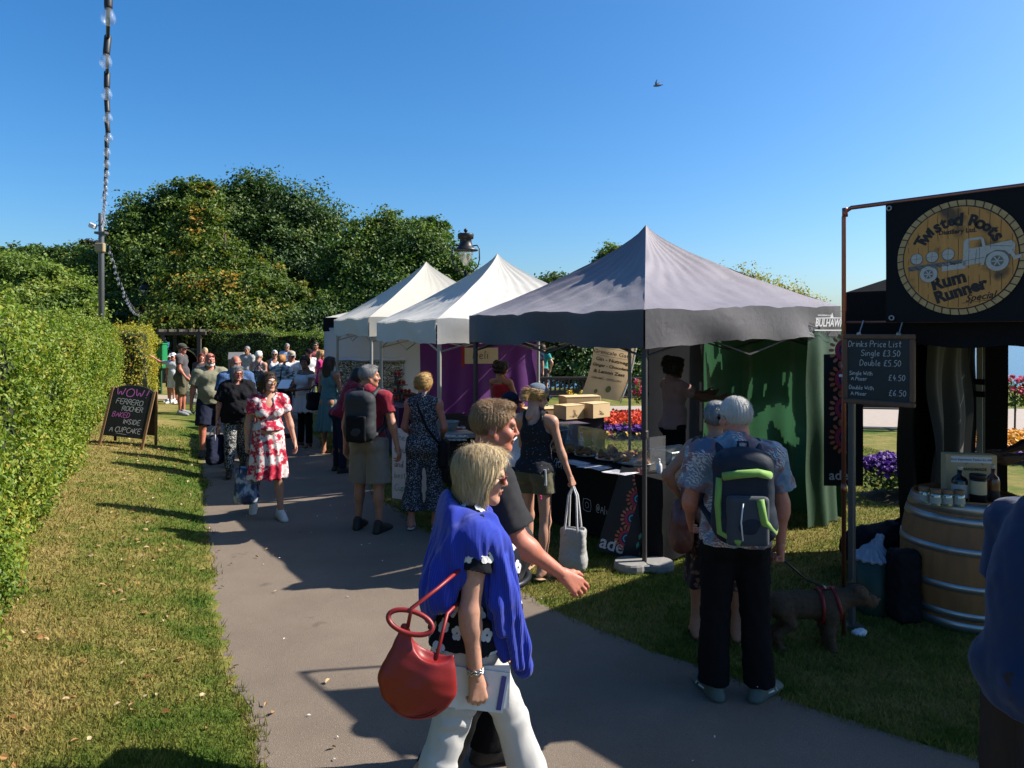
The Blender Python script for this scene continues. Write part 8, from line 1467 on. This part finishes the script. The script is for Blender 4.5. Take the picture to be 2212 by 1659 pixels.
tote('pale mint shopping bag at the legs of the man in the olive cap', F3.wpt((-.28, .02, .78)), R(0), .34, .40, F_('mint_cloth', (.22, .29, .26), .1, 6, 500, .2), None, .12, .12); tote('white patterned shopping bag in front of the man in the olive cap', F3.wpt((.05, .28, .70)), R(5), .28, .34, blooms('patterned_bag', (.45, .44, .38), (.10, .11, .06), (.2, .1, .05), 16, .35, .5), None, .12, .1)
F4_ = Person('woman with dark red hair in a grey top behind the olive cap man', (-8.0, 18.2), 165, H=1.56, fem=True, fat=.4, skin='pink', look=(-20, 0), hair='bob', hairc='auburn', h=.020, shoe=m_blshoe, z=float(gz(-8.0, 18.2))); F4_.tee(m_charc, sleeve=.6); F4_.trousers(m_charc, .6, .02, name='shorts')
for i, (lab, x, y, hd, kw, shirt, lower, hat) in enumerate((
    ('boy in a white cap and white T-shirt by the green bin', -10.05, 21.0, 185, dict(H=1.50, skin='pink', look=(-10, 0), hair='crop', hairc='brown'), m_whitec, ('s', m_whitec), m_whitec),
    ('second child in a white sun hat just behind the boy by the green bin', -10.35, 21.5, 200, dict(H=1.46, skin='pink', hair='crop', hairc='brown', R_arm=((.8, .3, .1), (.6, .4, .6))), m_whitec, ('s', m_navyc), m_whitec),
    ('blonde woman in a coral top between the archway and the bald man', -9.5, 21.9, 150, dict(H=1.63, fem=True, skin='fair', hair='bob', hairc='blonde'), m_coral, ('t', m_navyc), None),
    ('man in a black and white striped shirt and sunglasses before the far hedge', -7.86, 21.0, 200, dict(H=1.70, fat=.3, skin='tan', look=(-10, 0), hair='crop', hairc='salt', g=1), m_striped, ('t', m_navyc), None),
    ('woman with short white hair in a pale pink top, back turned, bag on shoulder', -5.95, 16.6, 10, dict(H=1.67, fem=True, fat=.4, skin='fair', hair='short', hairc='white', sl=0), m_pinkt, ('t', m_charc), None),
    ('white-haired woman in a white vest beside the pink top woman', -6.38, 19.0, 160, dict(H=1.63, fem=True, skin='tan', hair='short', hairc='white', sl=0, g=1), m_whitec, ('t', m_navyc), None),
    ('grey-haired man with sunglasses deepest in the crowd before the hedge', -7.62, 24.0, 175, dict(H=1.73, skin='tan', hair='short', hairc='grey', g=1), m_lblue, ('t', m_navyc), None),
    ('man in a beige cap and white shirt in the middle of the crowd', -5.28, 16.9, 140, dict(H=1.66, fat=.3, skin='red', look=(-15, -6), hair='crop', hairc='white'), m_whitec, ('t', m_navyc), m_capbeige),
    ('bearded man in a coral polo with sunglasses beside the white sidewall', -6.10, 22.0, 180, dict(H=1.82, skin='tan', hair='short', hairc='dark', g=1, bd=1), m_coral, ('t', m_navyc), None),
    ('man in a black cap and white shirt beside the pink T-shirt woman', -5.52, 19.2, 150, dict(H=1.66, skin='red', look=(-20, 0), hair='crop', hairc='brown', g=1), m_whitec, ('t', m_navyc), m_blk),
    ('woman with long fair hair in a hot pink T-shirt by the white sidewall', -4.87, 18.0, 75, dict(H=1.65, fem=True, skin='tan', look=(10, 0), hair='long', hairc='gold', g=1), m_hot, ('t', m_navyc), None),
    ('man in a navy shirt standing beyond the bench by the purple cloth', .74, 22.0, 170, dict(H=1.72, skin='fair', hair='crop', hairc='brown'), m_navyc, ('t', m_navyc), None),
    ('person in a bright teal polo beyond the bench by the purple cloth', .98, 22.4, 30, dict(H=1.72, skin='fair', hair='short', hairc='brown', R_arm=((.5, -.1, -.8), (-.3, .2, -.8))), m_tealb, ('s', m_charc), None))):
    kw = dict(kw); g_, sl, bd_ = kw.pop('g', 0), kw.pop('sl', .6), kw.pop('bd', 0); p = Person(lab, (x, y), hd, h=.021, shoe=m_whtrainer, group=gB, z=float(gz(x, y)), **kw); p.tee(shirt, sleeve=sl, neck='crew' if sl else 'tank')
    if lower[0] == 't': p.trousers(lower[1], 2.0)
    else: p.trousers(lower[1], .9, .025, name='shorts')
    if hat: p.cap_hat(hat)
    if g_: p.glasses(m_blackpl)
    if bd_: p.beard(HR['dark'])
    if sl == 0 and i == 4: pk2 = p
tote('black and white shoulder bag on the back of the pale pink top woman', pk2.wpt((.12, -.20, 1.35)), pk2.o.rotation_euler[2], .30, .34, m_legg, m_blackpl, .14, .12)
H1 = Person('woman with ginger hair in a grey camouflage top, back turned, in the crowd', (-4.60, 14.1), 8, H=1.66, fem=True, fat=.55, skin='pink', R_arm=((.3, .1, -1), (.05, .3, -1)), L_arm=((.28, .1, -1), (0, .3, -1)), look=(10, 0), hair='short', hairc='orange', h=.016, shoe=m_blshoe); H1.tee(m_camo, hem=.84, sleeve=.85, loose=.035, ex=.03, flare=.03); H1.trousers(m_whitec, 2.0, .03)
q = MB(); th1 = lambda p: H1.T(p) * H1.S; cb_ = thing('crossbody_bag', 'black bag slung behind the woman in the camouflage top', 'bag', H1.o.location, H1.o.rotation_euler[2]); q.tube([th1((.06, .05, 1.47)), th1((.05, -.13, 1.42)), th1((.06, -.20, 1.2)), th1((.08, -.21, .95))], .012, 6); q.build('strap', m_blkbag, cb_, True); V, Q = surf([rbox(H1.T((.10, -.23, .82)), (.40, .16, .34), None, .06)], .016); MB().add(V, [Q]).build('bag_body', m_blkbag, cb_, True)
lump('carrier_bag', 'white plastic carrier bag beside the woman in the camouflage top', 'bag', H1.wpt((.26, -.10, .50)), [ell((0, 0, 0), (.17, .13, .21)), cap((0, 0, .1), (.02, 0, .33), .08, .03)], .016, plain('carrier_plastic', (.45, .46, .50), .35, trans=.4), .05, .012, 18)
H2 = Person('tanned woman in a white off-shoulder dress reading beside the teal skirt', (-3.80, 12.95), 215, H=1.67, fem=True, fat=.25, skin='brown', R_arm=((.2, .3, -.9), (-.3, .8, -.1)), L_arm=((.15, .3, -.9), (-.3, .9, -.1)), look=(-35, 0), hair='updo', hairc='dark', h=.015, feet='sandal', shoe=m_whtrainer); H2.tee(F_('white_linen', (.42, .42, .45), .08, 6, 600, .3), hem=1.0, sleeve=.35, neck='bare', name='bodice', loose=.03, ex=.03); H2.skirt(F_('white_linen', (.42, .42, .45), .08, 6, 600, .3), 1.08, .68, .17, .25, name='dress_skirt'); H2.trousers(m_blktrs, 2.0)
q = MB(); q.box((0, 0, 0), (.20, .28, .004), R3=rotx(R(30))); o = q.build('leaflet', m_paper); o.location = H2.wpt((0, .45, 1.18)); tag(o, 'white leaflet held by the woman in the off-shoulder dress', 'leaflet')
H3 = Person('woman with long two-tone hair in a teal skirt queueing at the off-white tent', (-3.16, 12.2), 22, H=1.68, fem=True, fat=.25, skin='tan', R_arm=((.2, .1, -1), (-.1, .8, -.4)), L_arm=((.2, .1, -1), (-.2, .7, -.5)), look=(8, 0), hair='long', hairc='brown', h=.014, feet='sandal', shoe=m_thong); H3.tee(m_teal, hem=1.0, sleeve=0, neck='tank', name='top'); H3.skirt(m_teal, 1.10, .42, .15, .26, nf=13); tote('black soft bag at the left side of the woman in the teal skirt', H3.wpt((-.30, .0, 1.18)), H3.o.rotation_euler[2] + R(60), .30, .30, m_blkbag, None, .14, .12)
H4 = Person('dark-haired shopper leaning over the purple table, behind the black backpack', (-2.60, 10.6), 55, H=1.62, fem=True, skin='brown', R_arm=((.1, .7, -.6), (0, 1, -.1)), L_arm=((.1, .6, -.7), (0, .9, -.2)), look=(0, -10), lean=26, hair='bob', hairc='dark', h=.016, shoe=m_blshoe); H4.tee(m_maroon, sleeve=.4); H4.trousers(m_navyc, 2.0)
